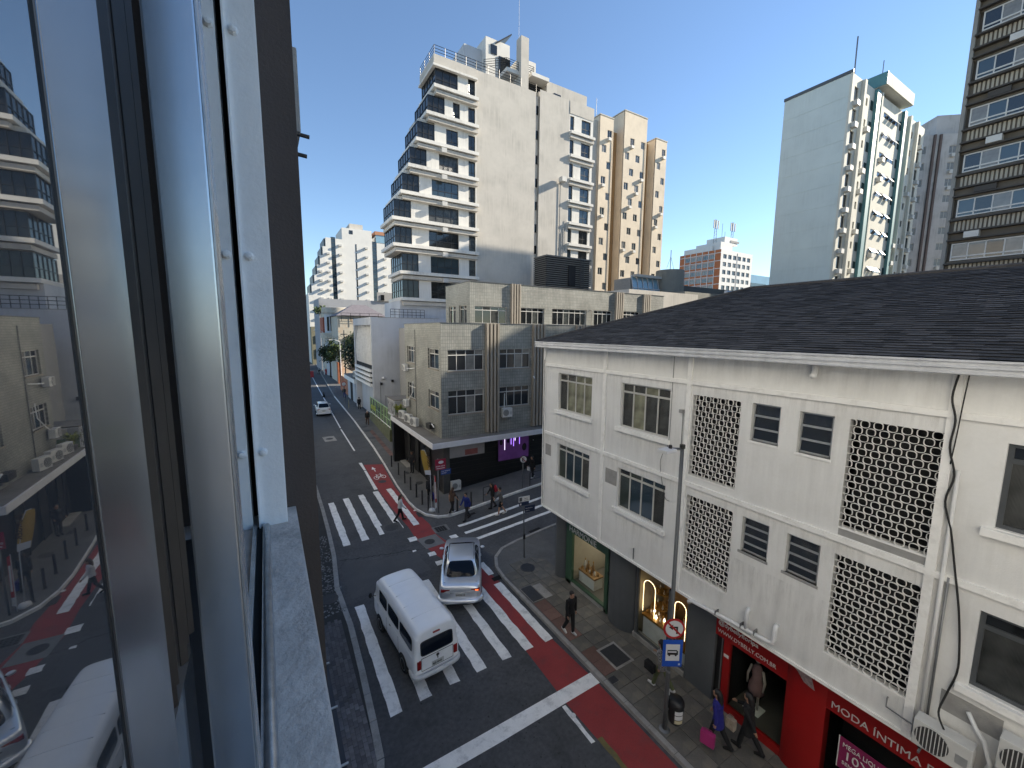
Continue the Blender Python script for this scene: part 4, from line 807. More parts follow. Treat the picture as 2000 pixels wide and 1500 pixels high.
# rail on the podium roof
rl = thing('roof_railing', 'black pipe railing along the blank white roof edge', 'railing', (16, 52.2, 13)); 
for k in range(9): MB().tube([(13.6+.55*k, 52.15, 13.04), (13.6+.55*k, 52.15, 14.1)], .03, 5).build('post', m_frbk, rl)
for z0 in (13.4, 13.75, 14.1): MB().tube([(13.6, 52.15, z0), (18, 52.15, z0)], .028, 5).build('rail', m_frbk, rl)
# low entrance annex and mural wall
ax = thing('entrance_annex', 'low white entrance annex with flat canopy and round logo', 'building', (12.5, 67, 0))
MB().box(11.5, 16, 66.2, 73, 0, 3.4).build('wall', m_wgrey, ax); MB().box(11.0, 16, 64, 73.2, 3.4, 4.1).build('canopy', m_whitetrim, ax); MB().box(10.95, 16, 63.9, 73.3, 4.1, 4.16).build('canopy_top', m_caproof, ax)
MB().box(11.46, 11.5, 68.5, 70.4, .1, 3.0).build('doorway', m_dark, ax); MB().box(12.2, 16, 66.15, 66.2, .1, 3.1).build('doorway', m_dark, ax)
MB().box(12.9, 14.4, 64.0, 66, .1, 3.0).build('kiosk_wall', m_pdk, ax)
for z0 in (2.7, 1.8): MB().lathe([(.22, 0), (.22, .02)], 14).build('logo', m_frbk, ax).matrix_basis = Matrix.Translation((11.8, 66.18, z0)) @ Matrix.Rotation(R(90), 4, 'X')
MB().box(11.77, 11.83, 66.16, 66.19, 2.0, 2.5).build('logo', m_frbk, ax)
for k, l in enumerate(['grey condenser on the annex canopy beside the louvred balcony', 'grey condenser on the annex canopy nearer the road']): condenser((11.6+.0*k, 65+1.7*k, 4.17), R(-80), l, 1.0, .9)
m_oran = mat('orange mural paint', (.42, .13, .05), .8, .3, 1.5, blot=.8, blotcol=(.32, .28, .24), blotscale=1.5); m_cream2 = mat('blotched cream wall', (.52, .48, .40), .85, .1, .7, streak=.12, blot=.5, blotcol=(.5, .25, .1), blotscale=.8)  # cream with orange blotches is the wall's own colour
mw = thing('mural_wall', 'orange painted street wall with sunlit mural behind it', 'wall', (13, 85, 0)); MB().box(11.75, 12.0, 73.6, 83, 0, 2.8).build('wall', m_oran, mw); MB().box(12.7, 12.95, 92.05, 93.6, 0, 4.6).build('gate_pier', m_oran, mw); MB().box(13.6, 19, 93.4, 93.7, 0, 7.6).build('mural_panel', m_cream2, mw)
MB().box(13.0, 13.4, 95, 104, 0, 4.4).build('garden_wall', m_cream2, mw); MB().box(13.5, 13.9, 104.2, 124, 0, 3.6).build('garden_wall', m_wgrey, mw)
MB().add([(12.6, 75, 4.3), (17, 75, 6.2), (17, 81, 6.2), (12.6, 81, 4.3)], [(0, 1, 2, 3)]).build('lean_to_roof', mat('terracotta sheet', (.26, .14, .07), .9, .3, 1.5), mw)
# cream building with hip roof
cbm = thing('cream_hip_roof_building', 'cream walled building with a blue grey hip roof behind the fin building', 'building', (18, 78, 0))
MB().box(13.9, 24, 98, 109, 0, 14.6).build('wall', m_cream2, cbm); m_slate = mat('blue grey roof tile', (.17, .155, .17), .8, .2, 2)
MB().add([(13.5, 97.6, 14.6), (24.5, 97.6, 14.6), (24.5, 110, 14.6), (13.5, 110, 14.6), (18, 103, 17.4), (21, 103, 17.4)], [(0, 1, 5, 4), (2, 3, 4, 5), (0, 4, 3), (1, 2, 5)]).build('roof', m_slate, cbm)
for k in range(5): MB().box(14.5+2*k, 14.6+2*k, 97.3, 97.36, 13.3, 15.2).build('roof_rail_post', m_frbk, cbm)
for z0 in (14.1, 14.65, 15.2): MB().tube([(14.5, 97.33, z0), (23.5, 97.33, z0)], .04, 5).build('roof_rail', m_frbk, cbm)
# rounded balcony block and grey slab beyond
rb = thing('rounded_balcony_building', 'pale rounded balcony building with red panels far down the street', 'building', (16, 108, 0))
for z0, r in ((15.6, 3.8), (9.4, 4.2), (4.4, 4.0)): MB().lathe([(r, 0), (r, 1.3), (r-.4, 1.35)], 26, (16.0, 112, z0)).build('balcony', m_cream2, rb, auto=40)
MB().lathe([(3.2, 0), (3.2, 17)], 26, (16.0, 112, 0)).build('drum_wall', m_wgrey, rb); MB().box(12.6, 20, 113.5, 120, 10.2, 14.6).build('red_panel', mat('faded red panel', (.34, .09, .05), .8, .3, 1), rb); MB().box(13, 26, 114, 122, 0, 16).build('wall', m_cream2, rb)
for k in range(6): MB().box(13.0+.75*k, 13.45+.75*k, 108.65, 108.9, 11.2, 14.6).build('window', m_pdk, rb)
MB().box(12.9, 17, 109.0, 109.2, 5.9, 7.4).build('shop_sign', m_frbk, rb); lettering('LUGA', 1.3, m_wt, rb, (13.2, 108.98, 6.1), 0, bold=.02); MB().box(12.4, 12.9, 108.6, 109.4, 4.2, 8).build('white_pier', m_whitetrim, rb)
gs = thing('grey_slab_building', 'plain grey slab wall rising before the white stepped block', 'building', (22, 130, 0)); MB().box(13.2, 34, 126, 140, 0, 20.1).build('wall', mat('grey slab render', (.30, .31, .33), .85, .1, .4, streak=.1), gs); MB().box(29, 34, 125.5, 126, 20.1, 22.6).build('stair_head', m_cement, gs); MB().box(30, 31, 125.3, 125.5, 20.3, 21.9).build('doorway', m_pdk, gs)
m_oliv = mat('olive render', (.20, .19, .13), .85, .15, .5)
lb = thing('olive_street_building', 'shadowed olive building closing the far end of the street', 'building', (10, 175, 0)); MB().box(13.0, 17.5, 150, 154, 0, 12.5).build('wall', mat('olive render', (.20, .19, .13), .85, .15, .5), lb); MB().box(-8, 12.6, 192, 204, 0, 17).build('wall', m_oliv, lb); MB().box(14, 16.5, 149.8, 150, 7, 9.5).build('window', m_pdk, lb)
for k in range(4):
    for j in range(6): MB().box(-6+3*j, -4.4+3*j, 191.9, 192, 3+3.4*k, 4.8+3.4*k).build('window', m_pdk, lb); MB().box(14, 16.5, 149.8, 150, 2, 5).build('shop_window', m_pdk, lb)

# ------------------------------------------------------------------ trees
m_leaf1 = mat('street tree leaf', (.055, .085, .022), .55, .3, .6, island=.55); m_leaf2 = mat('dark hedge leaf', (.022, .040, .016), .6, .3, .6, island=.5)
def tree(label, x, y, z0, h, rx, rz_, lm, n=1500, ls=.32, group='trees far down the street'):
    t = thing('street_tree', label, 'tree', (x, y, z0), group); tr = MB(); top = h-rz_
    tr.tube([(x, y, z0), (x+.1, y, z0+top*.5), (x-.05, y+.1, z0+top), (x, y, z0+top+rz_*.7)], [.2, .15, .11, .04], 8); tips = []
    for k in range(9):
        a = k*2.4; zz = z0+top*rnd.uniform(.6, 1.1); e = Vector((x+rx*.7*math.cos(a), y+rx*.7*math.sin(a), zz+rz_*rnd.uniform(.3, 1.1))); tr.tube([(x, y, zz), Vector((x, y, zz)).lerp(e, .5)+Vector((0, 0, .2)), e], [.08, .05, .02], 5); tips.append(e)
    tr.build('trunk', m_bark, t, True); cr = MB(); cl = [Vector((x+rnd.uniform(-1, 1)*rx*.8, y+rnd.uniform(-1, 1)*rx*.8, z0+top+rnd.uniform(-.4, 1)*rz_*.8)) for _ in range(16)]+tips
    for i in range(n):
        c = rnd.choice(cl); d = Vector((rnd.gauss(0, 1), rnd.gauss(0, 1), rnd.gauss(0, .8))); p = c+d.normalized()*rx*.36*abs(rnd.gauss(.7, .35)); nrm = Vector((rnd.gauss(0, 1), rnd.gauss(0, 1), rnd.gauss(.6, 1))).normalized(); s_ = nrm.orthogonal().normalized()*ls*rnd.uniform(.5, 1.1); q = nrm.cross(s_)*.55
        cr.add([p-s_, p+q, p+s_, p-q], [(0, 1, 2, 3)])
    cr.build('crown', lm, t); return t
tree('light green street tree in front of the cream wall', 13.4, 94.8, 0, 8.8, 2.6, 2.6, m_leaf1); tree('dark tree filling the gap beside the fin building', 14.5, 78.0, 0, 9.6, 3.0, 3.2, m_leaf2, 1800)
tree('shady dark tree between street lamp and mural', 12.9, 106, 0, 7.6, 2.4, 2.6, m_leaf2); tree('small roof garden tree above the pale balconies', 13.4, 122, 13.5, 4.2, 2.0, 1.6, m_leaf1, 700)
tree('dark tree behind the mural panel', 17.5, 96, 0, 10.5, 3.4, 3.2, m_leaf2, 1600)
# ------------------------------------------------------------------ stepped concrete tower
m_conc = mat('weathered concrete render', (.485, .455, .405), .9, .09, .35, .5, 9, streak=.16, blot=.35, blotcol=(.40, .38, .345), blotscale=.5)
m_towerw = mat('tower white render', (.64, .62, .575), .88, .07, .6, .3, 15, streak=.14)
m_acf = mat('distant air conditioner', (.50, .49, .46), .6, .15, 2)
m_pgrey = mat('smoked glass', (.022, .024, .026), .12, 0, spec=.45)
st = thing('stepped_tower', 'tall pale concrete tower with glazed floors stepping back in terraces', 'building', (34, 60, 0))
TY = 53.5; ft = Facade(st, 0, TY, 0)
zb = [15.72, 19.06, 22.42, 25.61, 28.89, 32.23, 35.53, 39.02, 42.45]           # window bottoms
xl = [15.6, 15.6, 14.8, 14.76, 14.76, 15.9, 16.95, 18.0, 19.43]; xl[8] = 20.5; xl[7] = 19.43; xl[6] = 18.0; xl[5] = 16.95; xl[4] = 15.9; xl[3] = 14.76
WH = 2.25
holes = []
for i, (z0, x0) in enumerate(zip(zb, xl)):
    f_ = thing
    m0 = max(19.3, x0+3.9); nar = [25.1, 26.15]
    hs_ = [nar+[z0, z0+WH]]
    if i == 8: cg = 3.1
    elif i in (6, 7): cg = 2.3
    else: cg = 2.2
    if m0 < 23: hs_.append([m0, 23.6, z0, z0+WH])
    if i == 7: hs_ = [nar+[z0, z0+WH], [22.9, 23.9, z0, z0+WH]]
    ft.wall('floor_wall', m_towerw, x0+cg, 26.3, z0-.35, z0+WH+.3, hs_, .25)
    for h in hs_:
        w_ = h[1]-h[0]; ft.win(h[0], h[1], h[2], h[3], -.22, 2 if w_ < 2.5 else 4, m_frbk, rnd.choice([m_pdk, m_pdk, m_prib2, m_pbl]), .35 if w_ < 2.5 else .42, .06)
    # corner glazing: front and terrace side
    MB().quad((x0+.08, TY+.06, z0), (x0+cg, TY+.06, z0), (x0+cg, TY+.06, z0+WH), (x0+.08, TY+.06, z0+WH)).build('corner_pane', m_pgrey, st)
    MB().quad((x0+.08, TY+5.3, z0), (x0+.08, TY+.06, z0), (x0+.08, TY+.06, z0+WH), (x0+.08, TY+5.3, z0+WH)).build('corner_pane', m_pgrey, st)
    g_ = MB()
    for k in range(4): xx = x0+.05+(cg-.1)*k/3; g_.box(xx-.04, xx+.04, TY, TY+.1, z0, z0+WH)
    for k in range(1, 6): yy = TY+.1+1.04*k; g_.box(x0+.02, x0+.1, yy-.04, yy+.04, z0, z0+WH)
    for zz in (z0, z0+WH*.42, z0+WH-.06): g_.box(x0, x0+cg, TY+.01, TY+.09, zz, zz+.06); g_.box(x0+.01, x0+.09, TY+.09, TY+5.3, zz, zz+.06)
    g_.build('corner_glazing_frame', m_frbk, st)
    if rnd.random() < .6: MB().box(x0+.5, x0+.5+cg*.4, TY+.064, TY+.07, z0+WH*.5, z0+WH-.06).build('blind', rnd.choice([m_pcur, m_acf]), st)
    # slab edges: balcony lip and the ledge above it
    sl_ = MB(); sl_.box(x0-.45, 26.35, TY-.75, TY+5.4, z0-.42, z0-.02); sl_.build('slab_edge', m_towerw, st); sl_ = MB(); sl_.box(x0-.1, 26.32, TY-.5, TY+5.2, z0-1.0, z0-.55); sl_.build('slab_edge', m_conc, st)
    MB().box(x0+.3, 26.3, TY+.3, TY+5.2, z0-.6, z0+WH+.5).build('floor_core', m_dark if i > 9 else m_towerw, st)
    if 1 <= i <= 6: MB().box(20.9, 21.6, TY-.95, TY-.5, z0-1.15, z0-.6).build('air_conditioner', m_acf, st)
MB().box(20.3, 26.3, TY-.1, TY+5.4, 44.9, 46.2).build('parapet', m_conc, st)
MB().box(20.1, 26.32, TY-.45, TY+5.5, 44.7, 44.95).build('slab_edge', m_towerw, st)
MB().box(15.2, 27, TY+.02, TY+8, 0, 15.3).build('podium_wall', m_wgrey, st)
ft.wall('blank_wall', m_conc, 26.3, 36.05, 10, 46.2); ft.wall('blank_wall', m_conc, 36.75, 42.4, 10, 46.8)
MB().box(26.34, 36.03, TY+.05, TY+16, 0, 46.1).build('core_wall', m_conc, st); MB().box(36.77, 47.0, TY+.4, TY+16, 0, 46.7).build('core_wall', m_conc, st)
MB().box(36.03, 36.77, TY+.55, TY+.7, 10, 46).build('slot_wall', m_towerw, st)
for z0 in zb[2:]: MB().box(36.1, 36.72, TY+.4, TY+.54, z0+1.0, z0+2.2).build('slot_window', m_pdk, st)
MB().box(22, 47, TY+6, TY+16, 0, 44).build('core_wall', m_conc, st)
rh = []
for z0 in zb[1:9]: rh += [(42.5, 43.3, z0+.15, z0+WH), (44.8, 46.7, z0+.15, z0+WH)]
zr8 = zb[7]+.1
ft.wall('bay_wall', m_towerw, 42.4, 47.2, 10, 45.0, rh, .25)
for h in rh: ft.win(h[0], h[1], h[2], h[3], -.2, 1 if h[1]-h[0] < 1 else 2, m_frbk, m_pdk if rnd.random() < .6 else m_pbl, .4, .06)
for z0 in zb[1:9]:
    MB().box(42.42, 47.35, TY-.5, TY, z0-.42, z0-.02).build('slab_edge', m_towerw, st); MB().box(42.42, 47.25, TY-.3, TY, z0-1.0, z0-.6).build('slab_edge', m_conc, st)
ft.wall('parapet_wall', m_conc, 42.4, 47.3, 45.0, 46.9, (), .16, .06); MB().box(38.5, 46.4, TY+.8, TY+10, 46, 48.85).build('roof_block', m_conc, st); MB().box(39.8, 41.1, TY+.7, TY+.8, 46.95, 47.5).build('roof_window', m_pdk, st)
# roof house, pillar, balconies
MB().box(33.4, 34.7, TY+.02, TY+1.3, 45.9, 52.9).build('roof_pillar', m_conc, st); MB().box(29.4, 33.4, TY+3.2, TY+9, 46, 53.2).build('roof_house', m_towerw, st); MB().box(26.6, 29.4, TY+4.5, TY+10, 46, 52.0).build('roof_house', m_wgrey, st)
MB().box(30.2, 31.2, TY+3.1, TY+3.2, 51.2, 52.4).build('roof_window', m_pdk, st); MB().box(31.5, 33.4, TY+3.05, TY+3.2, 48.5, 51.2).build('roof_door', m_pdk, st)
MB().box(31.4, 33.5, TY+.6, TY+3.2, 48.0, 48.5).build('roof_balcony', m_towerw, st); MB().box(34.7, 37.6, TY+2.5, TY+8, 46, 51.8).build('roof_house', m_towerw, st)
MB().add([(31.0, TY+3, 52.6), (33.6, TY+3, 54.6), (33.6, TY+8, 54.6), (31.0, TY+8, 52.6), (31.0, TY+3, 52.8), (33.6, TY+3, 54.8), (33.6, TY+8, 54.8), (31.0, TY+8, 52.8)], [(0, 3, 2, 1), (4, 5, 6, 7), (0, 1, 5, 4), (1, 2, 6, 5), (2, 3, 7, 6), (3, 0, 4, 7)]).build('lean_roof', m_frbk, st)
MB().box(35.4, 38.5, TY+.2, TY+4, 48.4, 48.9).build('roof_canopy', m_towerw, st); MB().box(35.6, 38.4, TY+2, TY+2.4, 46, 48.4).build('roof_recess', m_dark, st)
def railing(parent, pts, h, n=3, m=None):
    r_ = MB()
    for a, b in zip(pts, pts[1:]):
        a, b = Vector(a), Vector(b); k = max(1, round((b-a).length/1.6))
        for i in range(k+1): p = a.lerp(b, i/k); r_.tube([p, p+Vector((0, 0, h))], .04, 5)
        for j in range(n): zz = Vector((0, 0, h*(j+1)/n)); r_.tube([a+zz, b+zz], .035, 5)
    return r_.build('roof_rail', m or m_frbk, parent)
railing(st, [(20.4, TY+5.4, 46.2), (20.4, TY, 46.2), (26.3, TY, 46.2), (33.4, TY, 46.2)], 1.1); railing(st, [(34.7, TY+.1, 46.2), (36.1, TY+.1, 46.2)], 1.1); railing(st, [(28.5, TY+2, 48), (31.4, TY+.7, 48.5), (33.4, TY+.7, 48.5)], 1.2, 4); railing(st, [(34.7, TY+1, 49), (36.3, TY+1, 49), (36.3, TY+2.4, 49)], 1.1, 4)
MB().tube([(33.6, TY+1, 52.8), (33.6, TY+1, 58)], .022, 5).build('mast', m_frdk, st)
MB().tube([(40.75, TY-.12, 23.6), (40.75, TY-.12, 34.5)], .06, 6).build('lamp_conduit', m_steel, st); MB().box(40.3, 41.2, TY-1.2, TY-.3, 34.4, 35.1).build('floodlight', m_acf, st)
for k in range(3): MB().tube([(41.2+.35*k, TY-.08, 20+2*k), (41.2+.35*k, TY-.08, 27+k)], .05, 5).build('conduit', m_steel, st)
# louvred plant box on the roof behind the tiled building
m_lou = mat('grey louvre', (.12, .118, .11), .7, .15, 2); pbx = thing('plant_enclosure', 'grey louvred plant enclosure with ladder before the tower', 'enclosure', (37, 47, 15))
MB().box(33.2, 40.8, 46.1, 49, 12, 21.6).build('box_core', m_dark, pbx)
for k in range(22): MB().box(33.1, 41, 45.96, 46.1, 15.4+k*.28, 15.52+k*.28).build('louvre', m_lou, pbx); MB().box(33.0, 33.1, 46, 49, 15.4+k*.28, 15.52+k*.28).build('louvre', m_lou, pbx)
MB().box(33.0, 41, 45.9, 49, 21.55, 21.75).build('cap', m_lou, pbx); MB().box(36.8, 38.0, 45.8, 45.95, 17.9, 20.6).build('hatch', m_dark, pbx)
lad = MB(); 
for x in (38.8, 39.4): lad.tube([(x, 45.7, 15), (x, 45.7, 21.7)], .04, 5)
for k in range(16): lad.tube([(38.8, 45.7, 15.2+.42*k), (39.4, 45.7, 15.2+.42*k)], .03, 5)
lad.build('ladder', m_frbk, pbx)

# ------------------------------------------------------------------ beige tower
m_beige = mat('mottled beige render', (.66, .565, .44), .9, .07, .4, .3, 12, streak=.12, blot=.3, blotcol=(.54, .46, .36), blotscale=.6); m_recshade = mat('shaded recess render', (.36, .22, .10), .9, .1, .5, streak=.1)  # beige is the render's own colour, recess brown has its shade painted in
bt = thing('beige_tower', 'narrow beige apartment tower with three bays and shaded recesses', 'building', (70, 70, 0)); BY = 66; k_ = BY/75
def bz(z): return 11.4+(z-11.4)*k_
fbt = Facade(bt, 0, BY, 0); fy = 3.04
bays = [(68.24, 72.44, 60.6, [(69.0, 70.4, 1), (70.6, 72.0, 0)]), (76.0, 83.7, 63.5, [(76.5, 77.9, 1), (78.1, 79.5, 0), (80.1, 81.5, 1), (81.8, 83.2, 0)]), (87.14, 91.3, 59.9, [(87.8, 89.1, 1), (89.5, 90.8, 0)])]
for x0, x1, zt, cols in bays:
    hl = []
    for a, b, par in cols:
        for fl_ in range(12):
            zc = bz(57.1)-fy*(2*fl_+par)*1.0
            zc = bz(57.1)-fl_*2*fy-par*fy
            if zc > 12: hl.append((a*k_, b*k_, zc-.72, zc+.72))
    fbt.wall('bay_wall', m_beige, x0*k_, x1*k_, 0, bz(zt), hl, .2); MB().box(x0*k_+.02, x1*k_-.02, BY+.25, BY+4, 0, bz(zt)-.05).build('bay_core', m_beige, bt)
    MB().box(x0*k_-.08, x1*k_+.08, BY-.08, BY+4, bz(zt), bz(zt)+.2).build('coping', m_conc, bt)
    for j, h in enumerate(hl):
        fbt.win(h[0], h[1], h[2], h[3], -.16, 2, m_frw, [m_pcur, m_pdk, m_pbl][j*7 % 3], None, .07)
        if rnd.random() < .34: MB().box(h[0]-.1, h[0]+.65, BY-.6, BY, h[2]-.75, h[2]-.2).build('air_conditioner', m_acf, bt)
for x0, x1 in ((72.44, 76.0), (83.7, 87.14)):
    MB().box(x0*k_, x1*k_, BY+2.2, BY+3.9, 0, bz(59.4)).build('recess_wall', m_recshade, bt)
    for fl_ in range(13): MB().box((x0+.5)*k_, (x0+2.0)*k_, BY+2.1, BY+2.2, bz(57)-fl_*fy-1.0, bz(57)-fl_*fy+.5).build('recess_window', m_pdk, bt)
for x in (72.44, 83.6): MB().tube([(x*k_-.25, BY-.1, 14), (x*k_-.25, BY-.1, bz(58))], .07, 5).build('downpipe', m_beige, bt)
MB().tube([(70.0*k_, BY+3, bz(60)), (70.0*k_, BY+3, bz(66))], .05, 5).build('mast', m_steel, bt)
MB().box(66.0*k_, 68.24*k_, BY+.6, BY+4, 0, bz(59.5)).build('side_core', m_conc, bt)

# ------------------------------------------------------------------ pale green tower
m_bg = mat('pale blue green panel', (.56, .62, .60), .8, .05, .3, streak=.06); m_bgw = mat('pale cream render', (.60, .58, .50), .85, .07, .4, streak=.16); m_teal = mat('teal strip', (.09, .22, .225), .5, .1, 1)
gt = thing('pale_green_tower', 'pale green flanked apartment tower with cream window face', 'building', (90, 34, 0)); fgt = Facade(gt, 0, 30, 0); P = 3.06
MB().box(76.42, 87.5, 30.3, 39.3, 0, 50.0).build('core_wall', m_bg, gt); MB().box(87.5, 107.8, 30.3, 33.2, 0, 49.9).build('core_wall', m_bg, gt)
for k in range(12): MB().box(76.4-.02, 76.42, 30.0, 39.3, 46.6-3.06*k, 49.6-3.06*k+.0).build('flank_panel', m_bg, gt)
MB().box(76.3, 76.5, 29.95, 39.4, 49.7, 50.15).build('coping', m_frdk, gt); MB().box(76.33, 76.6, 29.97, 30.28, 0, 49.68).build('corner_strip', m_bgw, gt)
hl = []
for fl_ in range(12):
    z0 = 46.2-P*fl_
    hl += [(77.3, 78.7, z0, z0+1.9, 'tall'), (81.6, 82.2, z0+.4, z0+1.5, 's'), (88.7, 94.9, z0+.5, z0+1.35, 'strip'), (97.6, 98.5, z0, z0+1.9, 's'), (101.4, 102.2, z0+.3, z0+1.4, 's'), (105.2, 106.5, z0, z0+1.9, 'tall')]
fgt.wall('window_wall', m_bgw, 76.6, 107.8, 0, 49.6, [h[:4] for h in hl], .25)
for h in hl:
    if h[4] == 'strip': fgt.win(h[0], h[1], h[2], h[3], -.1, 4, m_frw, m_pcur if rnd.random() < .5 else m_pdk, None, .07)
    else: fgt.win(h[0], h[1], h[2], h[3], -.2, 1, m_frdk, m_pdk if rnd.random() < .6 else m_pcur, None, .06)
    if h[4] == 'tall' or rnd.random() < .3: MB().box(h[0]-.1, h[0]+.9, 29.4, 30, h[2]-.85, h[2]-.15).build('air_conditioner', m_acf, gt)
    if h[4] == 'strip':
        for q in range(4):
            if rnd.random() < .55:
                x = h[0]+.1+q*1.55; MB().add([(x, 29.98, h[3]-.05), (x+1.35, 29.98, h[3]-.05), (x+1.35, 29.45, h[2]+.1), (x, 29.45, h[2]+.1)], [(0, 1, 2, 3)]).build('tilted_pane', m_fral, gt)
for x0, x1 in ((79.6, 80.3), (84.4, 85.6), (86.2, 86.7), (96.3, 97.2), (99.2, 99.9), (103.0, 103.6)):
    MB().box(x0, x1, 29.55, 29.99, 10, 49.55).build('pier', m_teal if x0 in (84.4, 96.3) else m_bgw, gt)
for fl_ in range(12):
    for x0 in (83.3, 95.6): MB().box(x0, x0+.9, 29.95, 30.02, 46.4-P*fl_, 47.8-P*fl_).build('dark_window', m_pdk, gt)
MB().box(85.5, 97.2, 28.9, 29.1, 50.3, 52.1).build('rooftop_fascia', m_bgw, gt); MB().box(85.4, 85.5, 28.9, 33, 50.3, 52.15).build('rooftop_fascia', m_teal, gt); MB().box(85.5, 97.2, 29.1, 33, 50.25, 52.0).build('rooftop_slab', m_bgw, gt)
MB().tube([(79.3, 31, 49.8), (79.2, 31, 56)], .1, 5).build('mast', m_steel, gt); MB().tube([(86.5, 30, 52), (86.5, 30, 54.5)], .06, 5).build('mast', m_steel, gt)

# ------------------------------------------------------------------ brown ribbed tower
m_brn = mat('brown grey concrete', (.105, .092, .075), .85, .12, .5, streak=.15); m_rib = mat('cream ribbed panel', (.34, .315, .26), .8, .12, 1, streak=.14); m_edge = mat('dark ledge', (.055, .05, .045), .8, .1, 1)
bw = thing('brown_ribbed_tower', 'tall brown tower with cream ribbed panels and pale window bands', 'building', (50, 0, 0)); fbw = Facade(bw, 42, 9.8, R(-90)); BP = 2.96
MB().box(42.2, 60, -12.5, 9.75, 0, 36).build('core_wall', m_brn, bw); MB().box(41.75, 42.3, 9.66, 9.86, 0, 36).build('edge_pier', mat('pale edge pier', (.22, .215, .20), .8, .1, 1, streak=.1), bw)
ribp = MB()
for k in range(46): ribp.box(k*.2, k*.2+.11, -.06, 0, 0, .72)
ribm = ribp.mesh('ribbed_panel'); ribm.materials.append(m_rib)
for i in range(-2, 9):
    z0 = 25.5-BP*(i-1)+BP*0+0
    if z0 < 9: break
    fbw.box('spandrel', m_brn, .15, 22, 0, .02, z0-1.75, z0-.02); fbw.box('ledge', m_edge, .12, 22, 0, .42, z0-.28, z0-.18); fbw.box('ledge', m_edge, .12, 22, 0, .42, z0-1.10, z0-1.0); fbw.box('ledge', m_edge, .12, 22, 0, .35, z0-1.62, z0-1.54)
    for q in range(2): link('ribbed_panel', ribm, bw, fbw.W(.35+q*9.2, .02, z0-.98), fbw.rz)
    for q in range(3):
        pm = [[m_pbl, m_pdk, m_pcur][(i*5+q*3+t) % 3] for t in range(5)]
        fbw.win(.35+q*4.3, 4.45+q*4.3, z0, z0+1.17, .02, 5, m_frw, pm, .22, .075, each=True, tbars=True)
    fbw.box('window_core', m_brn, 12.8, 22, 0, .03, z0, z0+1.2)
    if i % 2: fbw.box('air_conditioner', m_acf, .95+.4*(i % 3), 1.65+.4*(i % 3), .02, .5, z0-1.52, z0-1.12)
    else: fbw.box('vent_box', m_edge, 1.1, 2.1, .02, .3, z0-1.5, z0-1.15)

ht = thing('added_shade_block', 'unseen block added behind the brown ribbed tower to cast shade', 'building', (88, -6, 0)); MB().box(77.7, 100, -20, 8.6, 0, 43.7).build('wall', m_conc, ht)  # unseen block added to cast shade on the tiled corner building
for k in range(11):
    for j in range(6): MB().box(77.62, 77.7, -18+4.4*j, -16+4.4*j, 6+3.3*k, 7.6+3.3*k).build('window', m_pdk, ht)
# ------------------------------------------------------------------ grey rotated tower, orange block, roof things
m_gry = mat('streaked grey render', (.44, .43, .42), .9, .1, .4, streak=.28, blot=.3, blotcol=(.33, .31, .29), blotscale=.3)
gy = thing('streaked_grey_tower', 'streaked grey apartment tower behind the pale green one', 'building', (118, 26, 0)); fgy = Facade(gy, 108.6, 32.5, R(-40)); hl = []
for fl_ in range(14):
    z0 = 46.0-3.0*fl_
    for u in (1.4, 7.2): hl.append((u, u+1.9, z0, z0+1.4))
fgy.wall('wall', m_gry, 0, 13, 0, 49.5, hl, .2); fgy.box('core_wall', m_gry, .02, 13, -14, -.3, 0, 49.4); fgy.box('stair_block', m_gry, 5.6, 13, -10, -1.5, 49.5, 53.5)
for h in hl:
    fgy.win(h[0], h[1], h[2], h[3], -.15, 3, m_frw, [m_pcur, m_pdk, m_pbl][int(h[2]*3) % 3], None, .07)
    if rnd.random() < .4: fgy.box('air_conditioner', m_acf, h[0]+.2, h[0]+.9, 0, .5, h[2]-.8, h[2]-.2)
for u in (4.3, 5.3): fgy.box('dark_pier', mat('brown pier', (.12, .09, .08), .85, .1, 1), u, u+.35, 0, .3, 0, 49.4)
m_org = mat('orange brick infill', (.45, .15, .06), .85, .12, .5); m_whf = mat('white frame render', (.66, .65, .62), .8, .06, .6)
ob = thing('orange_white_block', 'orange and white gridded office block with rooftop antennas', 'building', (168, 108, 0)); fo1 = Facade(ob, 157, 118.9, R(-90)); fo2 = Facade(ob, 0, 100, 0)
MB().box(157.2, 179.4, 100.3, 118.8, 0, 44.4).build('core_wall', m_whf, ob); fo1.wall('orange_wall', m_org, 0, 18.9, 0, 44.6, (), .2); h2 = []
for fl_ in range(6):
    z0 = 41.2-3.05*fl_
    fo1.box('floor_band', m_whf, 0, 18.9, 0, .12, z0+2.0, z0+2.25)
    for k in range(5): fo1.win(2.9+k*2.75, 5.2+k*2.75, z0, z0+1.8, .02, 3, m_frw, m_pcur if (k+fl_) % 3 else m_pbl, None, .1)
    for k in range(6): h2.append((158.6+k*3.4, 160.9+k*3.4, z0, z0+1.7))
for k in range(7): fo1.box('grid_post', m_whf, 2.5+k*2.75-.1, 2.5+k*2.75+.15, 0, .14, 0, 44.6) if k < 6 else None
fo2.wall('white_wall', m_whf, 157, 179.5, 0, 44.6, h2, .3)
for h in h2: fo2.win(h[0], h[1], h[2], h[3], -.25, 2, m_frdk, m_pdk if int(h[2]) % 2 else m_pcur, None, .1)
fo2.box('downpipe', m_cement, 168.3, 168.5, 0, .1, 20, 44); MB().box(158, 166, 101, 112, 44.4, 47.8).build('roof_house', m_whf, ob); MB().box(157.1, 161.0, 104, 117, 44.4, 46.6).build('roof_house', m_whf, ob)
MB().box(162, 171, 102, 110, 47.5, 50.4).build('roof_house', m_whf, ob); MB().box(166, 172, 101.8, 102.0, 48.5, 49.3).build('roof_opening', m_cement, ob)
